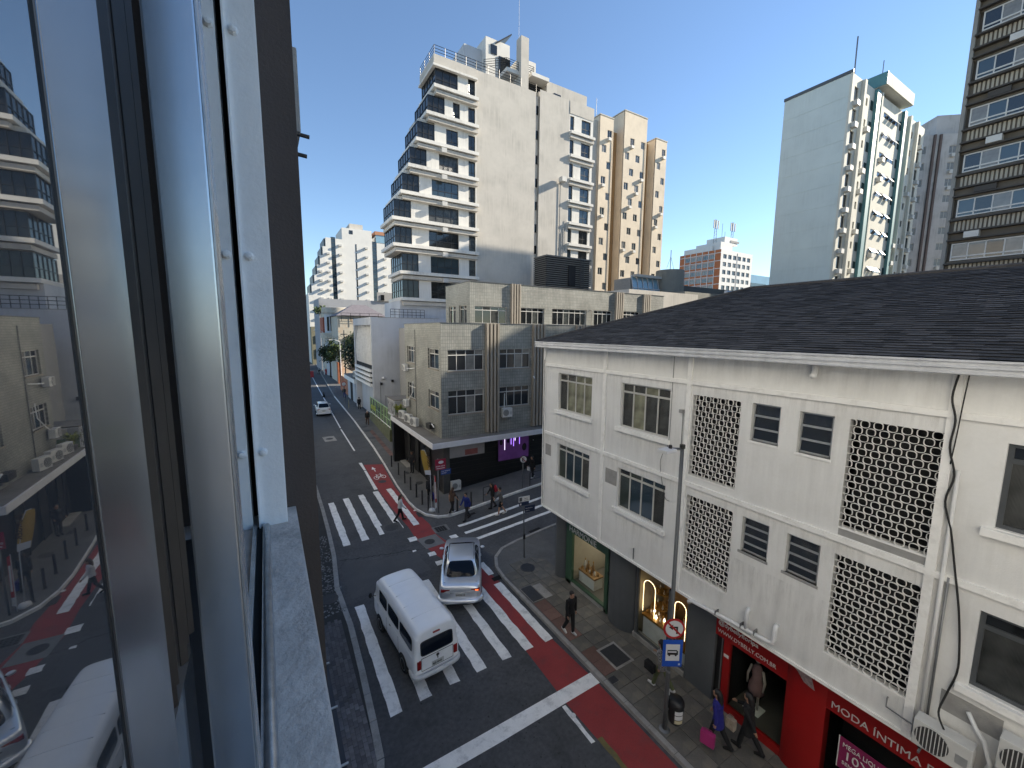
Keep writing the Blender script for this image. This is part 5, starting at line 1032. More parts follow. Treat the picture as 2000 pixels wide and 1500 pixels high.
for cx_, cy_ in ((158.5, 104), (168.5, 103)):
    an = MB()
    for dx in (-.9, .9): an.tube([(cx_+dx, cy_, 47.5), (cx_+dx*.4, cy_, 57)], .1, 5)
    for k in range(7): an.tube([(cx_-.85, cy_, 48+1.2*k), (cx_+.8, cy_, 49+1.2*k)], .06, 4)
    for k in range(6): an.box(cx_-1.6+(k % 3)*1.4, cx_-1.1+(k % 3)*1.4, cy_-.3, cy_, 53.4+1.6*(k//3), 55+1.6*(k//3))
    an.build('antenna_rack', m_steel, ob)
for x, h in ((163, 56), (165, 53), (150.8, 0)): 
    if h: MB().tube([(x, 104, 47), (x, 104, h)], .07, 5).build('mast', m_steel, ob)
wt = thing('water_tank', 'round grey concrete water tank standing behind the dark shingle roof', 'tank', (58.5, 46, 10)); m_tank = mat('grey tank render', (.20, .195, .17), .85, .15, .5, streak=.18)
MB().lathe([(2.15, 0), (2.25, .1), (2.25, 3.6), (2.2, 3.75), (.01, 3.8)], 28, (58.4, 46, 17.9)).build('drum', m_tank, wt, auto=40); MB().lathe([(1.2, 0), (1.2, 17.9)], 20, (57.6, 46, 0)).build('stalk', m_tank, wt, auto=40); MB().tube([(58.4, 46, 21.6), (58.4, 46, 25)], .06, 5).build('mast', m_steel, wt); MB().tube([(57.5, 46, 22), (58.4, 46, 24), (59.3, 46, 22)], .03, 4).build('stay', m_steel, wt)
gp = thing('glazed_roof_lantern', 'small blue glazed lantern on the roof behind the tiled building', 'skylight', (53, 46, 14)); m_lan = mat('sky blue glazing', (.22, .36, .45), .15, .2, 1, spec=.8)
for k in range(5): MB().add([(49.6+1.25*k, 45, 14.5), (50.8+1.25*k, 45, 14.5), (50.8+1.25*k*.96, 46.4, 20.2), (49.9+1.25*k*.96, 46.4, 20.2)], [(0, 1, 2, 3)]).build('pane', m_lan, gp)
for k in range(6): MB().tube([(49.5+1.25*k, 44.95, 14.5), (49.8+1.25*k*.96, 46.4, 20.3)], .07, 5).build('rib', m_wgrey, gp)
for z0, y in ((20.2, 46.35), (18.4, 45.9)): MB().tube([(49.6, y, z0), (56, y, z0)], .07, 5).build('rib', m_wgrey, gp)
MB().box(49.7, 56, 46.5, 50, 12, 20).build('core_wall', m_cement, gp); MB().box(50.1, 56, 45.6, 46.4, 20.1, 20.5).build('cap', m_conc, gp)
lowr = thing('low_roofscape_block', 'low grey roof block beside the round water tank', 'building', (50, 36, 0)); MB().box(36.2, 49, 34, 44, 0, 16.4).build('wall', m_conc, lowr); MB().box(49, 66, 36, 50, 0, 17.0).build('wall', m_tank, lowr); MB().box(61, 72, 44, 52, 0, 18.3).build('wall', m_tank, lowr); MB().tube([(58, 35.8, 17.4), (66, 35.8, 17.2)], .25, 8).build('duct', m_wgrey, lowr); MB().box(66, 90, 50, 60, 0, 20.2).build('wall', m_frdk, lowr)
bb = thing('blue_glass_block', 'distant blue glass office block beside the pale green tower', 'building', (250, 140, 0)); MB().box(205, 240, 118, 140, 0, 41).build('wall', mat('far blue curtain wall', (.16, .28, .38), .2, .15, .2, spec=.7), bb); MB().box(212, 226, 117.8, 118, 20, 37).build('dark_bay', m_pbl, bb)

# ------------------------------------------------------------------ far white stepped block
fs_ = thing('far_white_stepped_block', 'distant white apartment block climbing in steps beside the road', 'building', (24, 160, 0)); m_farw = mat('bright white render', (.66, .645, .60), .85, .05, .2, streak=.06); YF = 155; FZ = 3.02
zt = 50.0-4; fz = [13.5+FZ*k for k in range(12)]
ft2 = Facade(fs_, 0, YF, 0); prof_ = [(13.2, 23.7), (14.2, 26.6), (15.2, 29.8), (16.2, 33.0), (17.3, 36.1), (18.3, 39.2), (19.3, 42.4), (24.8, 46.6)]
x_prev = 13.2
steps = [(13.2, 14.3, 23.8), (14.3, 15.3, 27.0), (15.3, 16.3, 30.2), (16.3, 17.3, 33.3), (17.3, 18.3, 36.6), (18.3, 19.3, 39.6), (19.3, 21.0, 42.6), (22.4, 24.6, 42.5), (24.6, 34.6, 46.5), (36.2, 41.5, 42.8)]
for a, b, z1 in steps:
    MB().box(a, b-.002, YF, YF+14, 0, z1).build('step_wall', m_farw, fs_)
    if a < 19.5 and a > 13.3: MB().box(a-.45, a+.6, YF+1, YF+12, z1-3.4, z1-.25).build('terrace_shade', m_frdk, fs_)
for a, b in ((21.0, 22.4), (34.6, 36.2)):
    MB().box(a, b, YF+.15, YF+13, 0, 43).build('glass_stair', m_pbl, fs_); g_ = MB()
    for k in range(22): g_.box(a, b, YF+.05, YF+.15, 14+k*1.35, 14.12+k*1.35)
    g_.build('stair_grid', m_frdk, fs_)
for k in range(9):
    z0 = 40.5-FZ*k
    for x in (23.3, 32.0) + ((19.4,) if k > 0 else ()) + ((16.8,) if k > 2 else ()) + ((38.4,) if k > 0 else ()): MB().box(x, x+1.0, YF-.95, YF, z0-.5, z0+.1).build('air_conditioner', m_acf, fs_)
    MB().box(28.9, 29.3, YF-.05, YF, z0-1.6, z0+.9).build('slot_window', m_pdk, fs_)
MB().box(27.5, 32, YF+2, YF+9, 46.5, 48.6).build('roof_house', m_conc, fs_); MB().box(27, 28.2, YF-.05, YF, 44.6, 45.9).build('roof_window', m_pdk, fs_); MB().box(36, 42, YF-.1, YF+8, 42.8, 45.4).build('glass_penthouse', m_lan, fs_); MB().box(35.6, 42.2, YF-.3, YF+8, 45.4, 46.6).build('terracotta_eave', mat('terracotta eave', (.42, .20, .11), .8, .1, 1), fs_)
# ------------------------------------------------------------------ the window the picture is taken from
m_steelp = mat('chipped white steel paint', (.84, .84, .83), .62, .05, 6, .12, 70, blot=.18, blotcol=(.5, .51, .52), blotscale=9)
m_alu = mat('brushed aluminium', (.27, .29, .315), .22, .08, 20, metal=.9, fine=.06); m_alur = mat('worn aluminium rail', (.50, .51, .52), .35, .25, 40, metal=.8, fine=.2)
m_gask = mat('dark bronze gasket', (.022, .020, .019), .35, .2, 30); m_sill = mat('rough cement sill', (.60, .515, .44), .85, .22, 9, .6, 24, fine=.07, blot=.8, blotcol=(.34, .30, .26), blotscale=7)
m_brw = mat('dark brown facade paint', (.058, .044, .037), .7, .08, 6, .2, 120)
m_refl = mat('reflective window glass', (.05, .053, .058), .014, 0); bb_ = m_refl.node_tree.nodes['Principled BSDF']; bb_.inputs['IOR'].default_value = 4.2
nb = thing('camera_side_building', 'aluminium window, painted steel mullion and cement sill at the edge of the picture', 'building', (-.4, .8, 0)); ZS = CAM_Z-.6
MB().box(-.26, .055, -.6, 1.62, ZS-.12, ZS).build('sill', m_sill, nb, bevel=.004)
MB().tube([(-.024, -.5, ZS+.009), (-.031, 1.38, ZS+.009)], .0095, 10).build('guide_rail', m_alur, nb, True); MB().box(-.0405, -.0355, -.5, 1.4, ZS, ZS+.012).build('guide_rail', m_alur, nb); MB().box(-.066, -.056, -.5, 1.4, ZS, ZS+.014).build('guide_rail', m_alur, nb)
MB().box(-.056, -.0405, -.5, 1.4, ZS, ZS+.002).build('rail_slot', m_hole, nb)
def mullion(x0, x1, y0):
    o = MB().box(x0, x1, y0, y0+.2, ZS, 14.6).build('mullion', m_steelp, nb, bevel=.003)
    for z in (CAM_Z-.365, CAM_Z+.205, CAM_Z+.785, CAM_Z+1.35):
        xb = (x1-.014) if x0 < -.06 else x0+.020
        MB().lathe([(.013, 0), (.013, .003), (.009, .005), (.0085, .011), (.001, .0125)], 8).build('bolt', m_steelp, o).matrix_basis = Matrix.Translation((xb, y0, z)) @ Matrix.Rotation(R(90), 4, 'X')
    return o
mullion(-.17, -.0655, 1.40); mullion(-.047, .0265, 1.40); MB().box(-.0655, -.047, 1.5, 1.55, ZS, 14.6).build('mullion_gap', m_hole, nb); MB().box(-.050, -.0455, 1.388, 1.42, ZS, 14.6).build('mullion_lip', m_steelp, nb)
MB().box(-.3, .122, 1.52, 1.97, 0, 24).build('pilaster', m_brw, nb); m_bounce = mat('pale bounce render', (.60, .60, .585), .85, .08, .5, streak=.1); MB().box(-9, -.3, 1.98, 60, 0, 24).build('wall', m_bounce, nb); MB().box(-9, -.06, -1.2, 1.7, 0, ZS-.12).build('wall', m_brw, nb); MB().box(-9, -.06, -30, -1.7, 0, 24).build('wall', m_bounce, nb); MB().box(-9, -3, -1.7, 1.7, ZS-.1, 24).build('room_wall', m_dark, nb); MB().box(-9, -.02, -1.7, 1.98, 14.6, 24).build('wall', m_bounce, nb)  # out-of-view walls kept pale to bounce sunlight into the street
fow = Facade(nb, -.3, 0, R(90))
for k in range(5):
    fow.box('string_course', m_whitetrim, 2.1, 60, 0, .12, 7.0+3.3*k, 7.2+3.3*k)
    for j in range(9): fow.win(5+6.1*j, 7.4+6.1*j, 7.8+3.3*k, 9.4+3.3*k, .03, 3, m_fral, m_pdk, .75, .05)
ss = MB().box(-.0712, -.0688, .247, .331, ZS+.01, 14.5).build('window_sash', m_alu, nb, bevel=.0006)
def gx(y): return -.067-.012*y
MB().quad((gx(-1.6), -1.6, ZS+.02), (gx(.25), .25, ZS+.02), (gx(.25), .25, 14.5), (gx(-1.6), -1.6, 14.5)).build('pane', m_refl, ss)
MB().box(-.0706, -.0692, .2445, .247, ZS+.01, 14.5).build('gasket', m_gask, ss)
m_alu2 = mat('lightened aluminium copy', (.60, .625, .655), .24, .06, 20, metal=.9, fine=.05)  # lighter copy of the sash aluminium, standing in for a brighter reflection
s2 = MB().box(-.0705, -.0345, .46, .53, ZS+.004, 14.5).build('window_sash', m_alu2, nb, bevel=.002); MB().box(-.0345, -.0330, .458, .475, ZS+.004, 14.5).build('edge_strip', m_alur, s2)
MB().quad((-.0785, .331, ZS+.02), (-.0785, .461, ZS+.02), (-.0785, .461, 14.5), (-.0785, .331, 14.5)).build('pane', m_refl, s2)
for y, r in ((.345, .004), (.362, .006), (.385, .003), (.41, .006), (.435, .003), (.45, .005)): MB().tube([(-.078, y, 11.12 if y > .36 else ZS+.02), (-.078, y, 14.5)], r, 6).build('gasket', m_gask, s2)
MB().box(-.0782, -.0772, .352, .448, 11.1, 14.5).build('gasket_web', m_gask, s2)
MB().box(-.3, -.09, -3, 1.39, ZS-.01, ZS+.012).build('inner_sill', m_gask, nb)
bxs = thing('facade_box', 'grey box with two dark rods jutting from behind the brown pilaster', 'box', (.15, 3.0, 12.9)); MB().box(0, .264, 3.0, 3.3, 12.62, 13.1).build('housing', m_cement, bxs, bevel=.01)
for z in (12.62, 12.5): MB().tube([(0, 3.05, z+.02), (.315 if z > 12.55 else .295, 3.05, z)], .012, 6).build('rod', m_blk, bxs)
aw = thing('street_awning', 'dark awning with pale rib ends below the cement sill', 'awning', (.2, 3, 3.9)); MB().box(-.06, .77, -4, 9.3, 3.85, 3.92).build('canopy', mat('navy awning sheet', (.03, .032, .04), .7, .1, 2), aw)
for k in range(10): MB().box(.3, .80, 9.2-1.25*k, 9.24-1.25*k, 3.925, 3.945).build('rib', m_fral, aw)

# ------------------------------------------------------------------ vehicles
def cr(p0, p1, p2, p3, t): return .5*((2*p1)+(-p0+p2)*t+(2*p0-5*p1+4*p2-p3)*t*t+(-p0+3*p1-3*p2+p3)*t**3)
def refine_ring(r, k):
    n = len(r); out = []
    for i in range(n):
        for j in range(k): out.append(cr(r[i-1], r[i], r[(i+1) % n], r[(i+2) % n], j/k))
    return out
def refine_len(rs, k):
    out = []; n = len(rs)
    for i in range(n-1):
        for j in range(k): out.append([cr(rs[max(i-1, 0)][q], rs[i][q], rs[i+1][q], rs[min(i+2, n-1)][q], j/k) for q in range(len(rs[0]))])
    return out+[rs[-1]]
def mirror_ring(half): return [Vector(p) for p in half]+[Vector((-p[0], p[1], p[2])) for p in half[-2:0:-1]]
def paint(name, col, rough=.28, metal=0., coat=.7): return mat(name, col, rough, .03, 3, metal=metal, coat=coat)
m_vanw = paint('white van paint', (.90, .90, .90), .3, 0, .5); m_silver = paint('silver car paint', (.74, .76, .80), .3, .75, .8); m_carw = paint('white car paint', (.68, .69, .70), .3)
m_cgl = mat('car glass', (.006, .010, .018), .05, 0, spec=.22); m_tyre = mat('tyre rubber', (.018, .018, .018), .85, .1, 6); m_rim = mat('wheel rim', (.32, .33, .34), .35, .1, 6, metal=.8); m_tail = mat('tail lamp red', (.25, .012, .012), .25, .1, 6, coat=.5); m_lit = mat('lit brake lamp', (1, .3, .1), .3, 0, emit=(1, .16, .03), es=.8); m_chrome = mat('chrome', (.6, .6, .6), .15, 0, metal=1); m_seal = mat('rubber seal', (.012, .012, .012), .7, 0); m_platew = mat('number plate', (.5, .5, .48), .5, .05, 4); m_bump = mat('white bumper paint', (.58, .58, .58), .45, .08, 3)
def wheel(parent, x, y, r, w, steel=False):
    s_ = 1 if x > 0 else -1; rot = Matrix.Translation((x, y, r)) @ Matrix.Rotation(R(90)*s_, 4, 'Y')
    wh = MB().lathe([(r*.62, -w/2), (r*.93, -w/2), (r, -w*.32), (r, w*.32), (r*.93, w/2), (r*.62, w/2)], 28).build('wheel', m_tyre, parent, True); wh.matrix_basis = rot
    MB().lathe([(r*.64, w*.1), (r*.66, w*.52), (r*.58, w*.5), (r*.5, w*.25), (r*.2, w*.32), (r*.15, w*.42), (.001, w*.43)], 24).build('rim', m_rim, wh, True)
def patch(f, us, vs, rc=.12, n=12):
    """rounded patch on a surface f(u, v)"""
    vs_ = []; N = n
    mb = MB()
    for j in range(N+1):
        for i in range(N+1):
            a, b = i/N*2-1, j/N*2-1
            # squeeze corners towards a rounded rectangle
            q = max(abs(a), abs(b))
            if q > 0:
                l = (abs(a)**8+abs(b)**8)**(1/8); a, b = a*q/l, b*q/l
            vs_.append(f(us[0]+(us[1]-us[0])*(a+1)/2, vs[0]+(vs[1]-vs[0])*(b+1)/2))
    return mb.add(vs_, [(j*(N+1)+i, j*(N+1)+i+1, (j+1)*(N+1)+i+1, (j+1)*(N+1)+i) for j in range(N) for i in range(N)])
# ---- white kombi style van
van = thing('van', 'white boxy passenger van crossing the zebra stripes', 'van', (4.02, 13.62, 0), None, R(5.2))
S = .965
def vsec(y, s, zr, zb_, lean=0.):
    wb_, wr = .845*s, .745*s
    h = [(0, zb_), (wb_*.80, zb_), (wb_*.965, zb_+.10), (wb_, .62), (wb_, 1.02), (wb_-.012, 1.10), (wb_-.05, 1.28), (wr+.035, 1.66), (wr-.01, zr-.20), (wr-.10, zr-.07), (wr*.55, zr-.012), (0, zr)]
    return mirror_ring([(x*S, (y+lean*max(0, z-1.0))*S, z*S) for x, z in h])
vst = [vsec(-2.17, .80, 1.86, .42, .12), vsec(-2.155, .90, 1.92, .36, .12), vsec(-2.11, .965, 1.955, .33, .12), vsec(-2.0, .995, 1.98, .31, .10), vsec(-1.6, 1, 2.0, .30), vsec(-.6, 1, 2.015, .30), vsec(.6, 1, 2.01, .30), vsec(1.45, 1, 1.98, .30, -.05), vsec(1.85, .985, 1.93, .32, -.16), vsec(2.08, .93, 1.84, .36, -.28), vsec(2.2, .82, 1.72, .44, -.34), vsec(2.235, .66, 1.6, .52, -.36)]
rr = [refine_ring(r, 3) for r in refine_len(vst, 3)]
MB().rings(rr, True, True).build('body', m_vanw, van, auto=50)
def vside(sgn, off=.006): return lambda y, z: (sgn*((.845-.05)*1+(.745+.035-.795)*(z-1.28)/.38+off)*S, y*S, z*S)
for sgn in (-1, 1):
    for y0, y1 in ((-1.86, -.82), (-.66, .36), (.54, 1.34)):
        MB().add(*(lambda q: (q.v, q.f))(patch(vside(sgn, .004), (y0-.03, y1+.03), (1.17, 1.685)))).build('window_seal', m_seal, van); MB().add(*(lambda q: (q.v, q.f))(patch(vside(sgn, .009), (y0, y1), (1.20, 1.655)))).build('side_window', m_cgl, van)
    gm = MB(); gm.box(sgn*.848*S-.004, sgn*.848*S+.004, -2.0*S, 1.9*S, 1.075*S, 1.10*S); gm.build('belt_moulding', m_vanw, van)
    for y in (-.74, .45, 1.42): MB().box(sgn*.846*S-.003, sgn*.846*S+.003, y*S-.006, y*S+.006, .42*S, 1.06*S).build('door_seam', m_seal, van)
    MB().box(sgn*.85*S-.012, sgn*.85*S+.014, .0, .12, .98*S, 1.0*S).build('door_handle', m_blk, van)
    for y in (-1.2, 1.22):
        n = 16; MB().add([(sgn*.848*S, y*S+.37*math.cos(math.pi*k/n), .30+.36*math.sin(math.pi*k/n)) for k in range(n+1)], [tuple(range(n+1))]).build('wheel_arch', m_seal, van); wheel(van, sgn*.775*S, y*S, .305, .17)
    MB().tube([(sgn*.80, 1.62, 1.2), (sgn*.98, 1.66, 1.22)], .015, 6).build('mirror_arm', m_blk, van); MB().ell((sgn*1.0, 1.66, 1.26), (.07, .035, .11)).build('mirror', m_blk, van, True)
def vrear(off): return lambda x, z: (x*S, (-2.172+.12*max(0, z-1.0)-off)*S, z*S)
for nm, m_, us, vs, of in (('window_seal', m_seal, (-.60, .60), (1.10, 1.61), .006), ('rear_window', m_cgl, (-.565, .565), (1.135, 1.575), .012)):
    q = patch(vrear(of), us, vs); MB().add(q.v, q.f).build(nm, m_, van)
for a, b, c, d in ((-.58, .58, 1.035, 1.045), (-.58, .58, .585, .595), (-.585, -.575, .59, 1.04), (.575, .585, .59, 1.04)): MB().box(a*S, b*S, (-2.178)*S, -2.168*S, c*S, d*S).build('hatch_seam', m_seal, van)
for sgn in (-1, 1):
    MB().box(sgn*.60*S, sgn*.74*S, -2.20*S, -2.05*S, .70*S, 1.0*S).build('tail_lamp', m_tail, van, bevel=.02)
MB().box(-.12, .12, -2.12*S, -2.02*S, 1.74*S, 1.775*S).build('brake_lamp', m_tail, van)
em = MB().lathe([(.055, 0), (.055, .012), (.04, .014), (.04, .008), (.001, .008)], 20).build('emblem', m_chrome, van); em.matrix_basis = Matrix.Translation((0, -2.175*S, .955*S)) @ Matrix.Rotation(R(90), 4, 'X'); MB().lathe([(.038, .006), (.038, .009), (.001, .009)], 16).build('emblem_field', m_blk, em)
MB().box(-.012, .012, -2.20*S, -2.17*S, .83*S, .89*S).build('hatch_handle', m_blk, van)
pl = MB().box(-.21, .21, -2.195*S, -2.175*S, .63*S, .775*S).build('number_plate', m_platew, van); lettering('BJZ-0045', .085, m_blk, pl, (-.185, -2.198*S, .665*S), 0, bold=.002)
bp = [(-.80, -1.75, .47), (-.83, -2.0, .47), (-.78, -2.16, .47), (-.6, -2.25, .47), (0, -2.285, .47), (.6, -2.25, .47), (.78, -2.16, .47), (.83, -2.0, .47), (.80, -1.75, .47)]
bpv = refine_len([[Vector(p)*S] for p in bp], 4); MB().tube([p[0] for p in bpv], .075, 10, sq=1.0).build('rear_bumper', m_bump, van, True)
for y in (-1.35, -.65, .1, .85): MB().tube([(x*S, y*S, (2.008-.03*abs(x/.6)**3)*S) for x in (-.58, -.45, -.2, 0, .2, .45, .58)], .011, 6).build('roof_rib', m_vanw, van, True)
MB().add([((.62*math.copysign(1, a))*S, (1.66 if b else 1.93)*S, (1.70 if b else 1.25)*S) for a, b in ((-1, 0), (1, 0), (1, 1), (-1, 1))], [(0, 1, 2, 3)]).build('windscreen', m_cgl, van)
# ---- cars
def car(name, label, cat, loc, rz, pm, rear=-2.26, hatch=False, lit=False, plate='RAD0C18'):
    c = thing(name, label, cat, loc, None, rz)
    def bs(y, w, zt, zb_, zsh):
        h = [(0, zb_), (w*.86, zb_), (w*.97, zb_+.12), (w, .48), (w, zsh-.12), (w*.965, zsh), (w*.87, zt-.01), (w*.5, zt+.025), (0, zt+.035)]
        return mirror_ring([(x, y, z) for x, z in h])
    dk = .97 if not hatch else 1.02; zt_ = 0
    sts = [bs(-2.30, .62, .74, .42, .66), bs(-2.27, .74, .88, .34, .78), bs(-2.2, .82, .97, .28, .87), bs(-2.05, .865, 1.0, .24, .90), bs(-1.6, .885, 1.0, .22, .915), bs(-.8, .895, .96, .20, .915), bs(.4, .89, .94, .20, .90), bs(1.1, .885, .95, .20, .885), bs(1.7, .865, .88, .22, .83), bs(2.1, .80, .78, .26, .72), bs(2.27, .66, .68, .34, .62), bs(2.32, .5, .6, .4, .55)]
    if hatch: sts = [[Vector((p.x, p.y, p.z*1.12 if p.z > .4 else p.z*1.25)) for p in r] for r in sts]
    MB().rings([refine_ring(r, 3) for r in refine_len(sts, 3)], True, True).build('body', pm, c, auto=60)
    kz = 1.12 if hatch else 1; zb0, zr = .93*kz, 1.44 if not hatch else 1.66
    yb0, yf0, yr0, yr1 = (-1.72, 1.12, -1.0, .28) if not hatch else (-2.12, 1.1, -1.7, .25)
    def ring(t):
        # plan outline of the cabin at height share t
        e = t**1.0; y0 = yb0+(yr0-yb0)*e; y1 = yf0+(yr1-yf0)*e; hw = .80+(.575-.80)*(t**1.15); z = zb0+(zr-zb0)*math.sin(t*math.pi/2)**.9; out = []
        for k in range(40):
            a = 2*math.pi*k/40; cx_, sx_ = math.cos(a), math.sin(a); out.append(Vector((hw*math.copysign(abs(cx_)**.42, cx_), (y0+y1)/2+(y1-y0)/2*math.copysign(abs(sx_)**.5, sx_), z-.0*abs(sx_))))
        return out
    tl = [0, .2, .4, .6, .78, .9, .97, 1.0]; rs = [ring(t) for t in tl]; top = rs[-1]; cen = Vector((0, sum(p.y for p in top)/40, 0))
    for f, dz in ((.88, .018), (.62, .036), (.3, .046), (.02, .05)): rs.append([Vector((p.x*f, cen.y+(p.y-cen.y)*f, zr+dz)) for p in top])
    MB().rings(rs, True, True).build('cabin', pm, c, auto=60)
    def gsurf(kind, off):
        def f(u, t):
            y0 = yb0+(yr0-yb0)*t; y1 = yf0+(yr1-yf0)*t; hw = .80+(.575-.80)*(t**1.15); z = zb0+(zr-zb0)*math.sin(t*math.pi/2)**.9
            if kind == 'rear': return (u*hw, y0-off+(abs(u)**6)*.06, z+off*.4)
            if kind == 'front': return (u*hw, y1+off-(abs(u)**6)*.06, z+off*.4)
            s_ = 1 if kind == 'r' else -1
            return (s_*(hw+off), y0+(y1-y0)*u, z)
        return f
    for kind, us, vs in (('rear', (-.80, .80), (.10, .90)), ('front', (-.82, .82), (.08, .92)), ('r', (.13, .47), (.12, .86)), ('r', (.51, .86), (.12, .86)), ('l', (.13, .47), (.12, .86)), ('l', (.51, .86), (.12, .86))):
        q = patch(gsurf(kind, .012), us, vs); MB().add(q.v, q.f).build({'rear': 'rear_window', 'front': 'windscreen'}.get(kind, 'side_window'), m_cgl, c)
    for s_ in (-1, 1):
        lz = .80*kz
        la = MB().box(s_*.42, s_*.80, -2.285, -2.06, lz-.03, lz+.09).build('tail_lamp', m_tail, c, bevel=.03)
        if lit and s_ > 0: MB().box(.60, .74, -2.292, -2.2, lz, lz+.05).build('lit_lamp', m_lit, la, bevel=.01)
        for y in (-1.38, 1.38):
            n = 16; MB().add([(s_*.897, y+.36*math.cos(math.pi*k/n), .28+.37*math.sin(math.pi*k/n)) for k in range(n+1)], [tuple(range(n+1))]).build('wheel_arch', m_seal, c); wheel(c, s_*.80, y, .315 if not hatch else .34, .2)
        MB().ell((s_*.98, .78, 1.0*kz), (.11, .07, .065)).build('mirror', pm, c, True); MB().box(s_*.85, s_*.93, .74, .8, .97*kz, 1.0*kz).build('mirror_arm', m_blk, c)
        MB().tube([(s_*.56, yr0-.02, zr+.02), (s_*.575, (yr0+yr1)/2, zr+.03), (s_*.56, yr1, zr+.02)], .012, 6).build('roof_seam', m_seal, c)
        for y in (-.35, .62): MB().box(s_*.892-.004, s_*.892+.004, y-.005, y+.005, .4, .88*kz).build('door_seam', m_seal, c)
        MB().box(s_*.895-.01, s_*.895+.016, -.62, -.44, .80*kz, .83*kz).build('door_handle', pm, c); MB().box(s_*.895-.01, s_*.895+.016, .32, .5, .79*kz, .82*kz).build('door_handle', pm, c)
    p_ = MB().box(-.2, .2, -2.325, -2.30, .60*kz, .725*kz).build('number_plate', m_platew, c); lettering(plate, .085, m_blk, p_, (-.18, -2.328, .63*kz), 0, bold=.001)
    MB().box(-.42, .42, -2.312, -2.26, .745*kz, .765*kz).build('chrome_strip', m_chrome, c)
    bm_ = [(-.86, -1.98, .40), (-.84, -2.16, .40), (-.66, -2.31, .40), (0, -2.355, .40), (.66, -2.31, .40), (.84, -2.16, .40), (.86, -1.98, .40)]
    MB().tube([p[0] for p in refine_len([[Vector(p)] for p in bm_], 4)], .10, 10).build('rear_bumper', pm, c, True); MB().tube([(-.62, -2.31, .29), (-.3, -2.35, .29), (.3, -2.35, .29), (.62, -2.31, .29)], .05, 8).build('bumper_lip', m_blk, c, True)
    MB().box(-.70, .70, -1.98, -1.965, 1.01*kz, 1.014*kz).build('boot_seam', m_seal, c)
    return c
car('sedan', 'silver sedan turning across the red lane with one lit tail lamp', 'car', (7.22, 16.35, 0), R(-25.5), m_silver, lit=True)
car('suv', 'white suv driving away down the far street', 'car', (6.15, 60.6, 0), R(-2), m_carw, hatch=True, plate='QJB4D21')
pcar = car('parked_car', 'dark car nose parked behind the brown pilaster edge', 'car', (2.3, 47.5, 0), R(-2), paint('dark car paint', (.02, .022, .026), .25), hatch=True, plate='MHK7B33')
# motorcycle far away and its kit
mc = thing('motorcycle', 'small dark motorcycle parked far down the pavement edge', 'motorcycle', (11.2, 116, 0), None, R(10)); wheel(mc, .0, -.65, .3, .12); wheel(mc, .0, .65, .3, .12)
MB().tube([(0, -.7, .75), (0, -.2, .8), (0, .25, .95), (0, .5, .8)], [.12, .16, .17, .08], 8).build('tank_and_seat', m_blk, mc, True); MB().tube([(0, .65, .3), (0, .45, 1.05)], .04, 6).build('fork', m_steel, mc); MB().tube([(-.35, .38, 1.08), (0, .45, 1.05), (.35, .38, 1.08)], .025, 6).build('handlebar', m_blk, mc); MB().box(-.25, .25, -1.05, -.6, .8, 1.2).build('top_box', m_blk, mc, bevel=.03); MB().ell((0, .1, .45), (.16, .28, .2)).build('engine', m_steel, mc, True)
# ------------------------------------------------------------------ street furniture
ORD = ['first', 'second', 'third', 'fourth', 'fifth', 'sixth', 'seventh', 'eighth', 'ninth']
def g0(x, y, walk=True): return gz(x, y)+(.125 if walk else 0)
m_bol = mat('black bollard paint', (.018, .018, .02), .5, .15, 5)
bol = None
for i, (x, y) in enumerate([(8.39, 33.24), (8.36, 31.02), (8.27, 29.04), (8.24, 27.53), (8.19, 26.04), (8.15, 24.71), (8.2, 23.69), (9.72, 22.62), (10.7, 22.66)]):
    if bol is None:
        bol = thing('bollard', '', 'bollard', (x, y, g0(x, y)), 'black bollards around the tiled corner', 0); MB().lathe([(.055, 0), (.055, .93), (.045, .96), (.001, .97)], 12).build('post', m_bol, bol, auto=40); MB().lathe([(.062, .82), (.062, .85), (.056, .86)], 12).build('collar', m_bol, bol); MB().lathe([(.09, 0), (.09, .02), (.06, .03)], 12).build('base_ring', m_bol, bol); b_ = bol
    else: b_ = copy_tree(bol, None, (x, y, g0(x, y)), 0)
    b_['label'] = f'{ORD[i]} black bollard along the whitewashed kerb, counted from the entrance side'
def frame_rail(label, x, y, w, ang):
    t = thing('pedestrian_rail', label, 'railing', (x, y, g0(x, y)), None, ang); MB().tube([(0, 0, 0), (0, 0, .92), (.02, 0, .95), (w-.02, 0, .95), (w, 0, .92), (w, 0, 0)], .025, 8).build('hoop', m_bol, t, True); MB().tube([(0, 0, .45), (w, 0, .45)], .018, 6).build('mid_bar', m_bol, t); return t
frame_rail('thin black hoop rail by the backpack walkers on the corner pavement', 11.6, 22.72, 1.0, .09); frame_rail('thin black hoop rail beside the round parking sign', 15.3, 22.78, 1.4, .09)
m_sred = mat('crimson sign face', (.28, .012, .04), .5, .08, 3); m_sblue = mat('blue sign face', (.01, .05, .22), .5, .08, 3); m_sbus = mat('bus stop blue', (.008, .075, .42), .5, .08, 3); m_swht = mat('white sign face', (.62, .62, .62), .55, .05, 3); m_yflag = mat('yellow flag cloth', (.48, .29, .05), .85, .12, 4); m_snavy = mat('navy sign face', (.012, .022, .06), .5, .1, 3); m_signr = mat('sign ring red', (.38, .012, .015), .5, .05, 3)
sp = thing('signpost', 'slim corner signpost with a crimson plate above a blue street plate', 'sign', (8.62, 23.02, .12)); MB().tube([(8.62, 23.02, .1), (8.62, 23.02, 3.62)], .035, 10).build('pole', m_steel, sp, True)
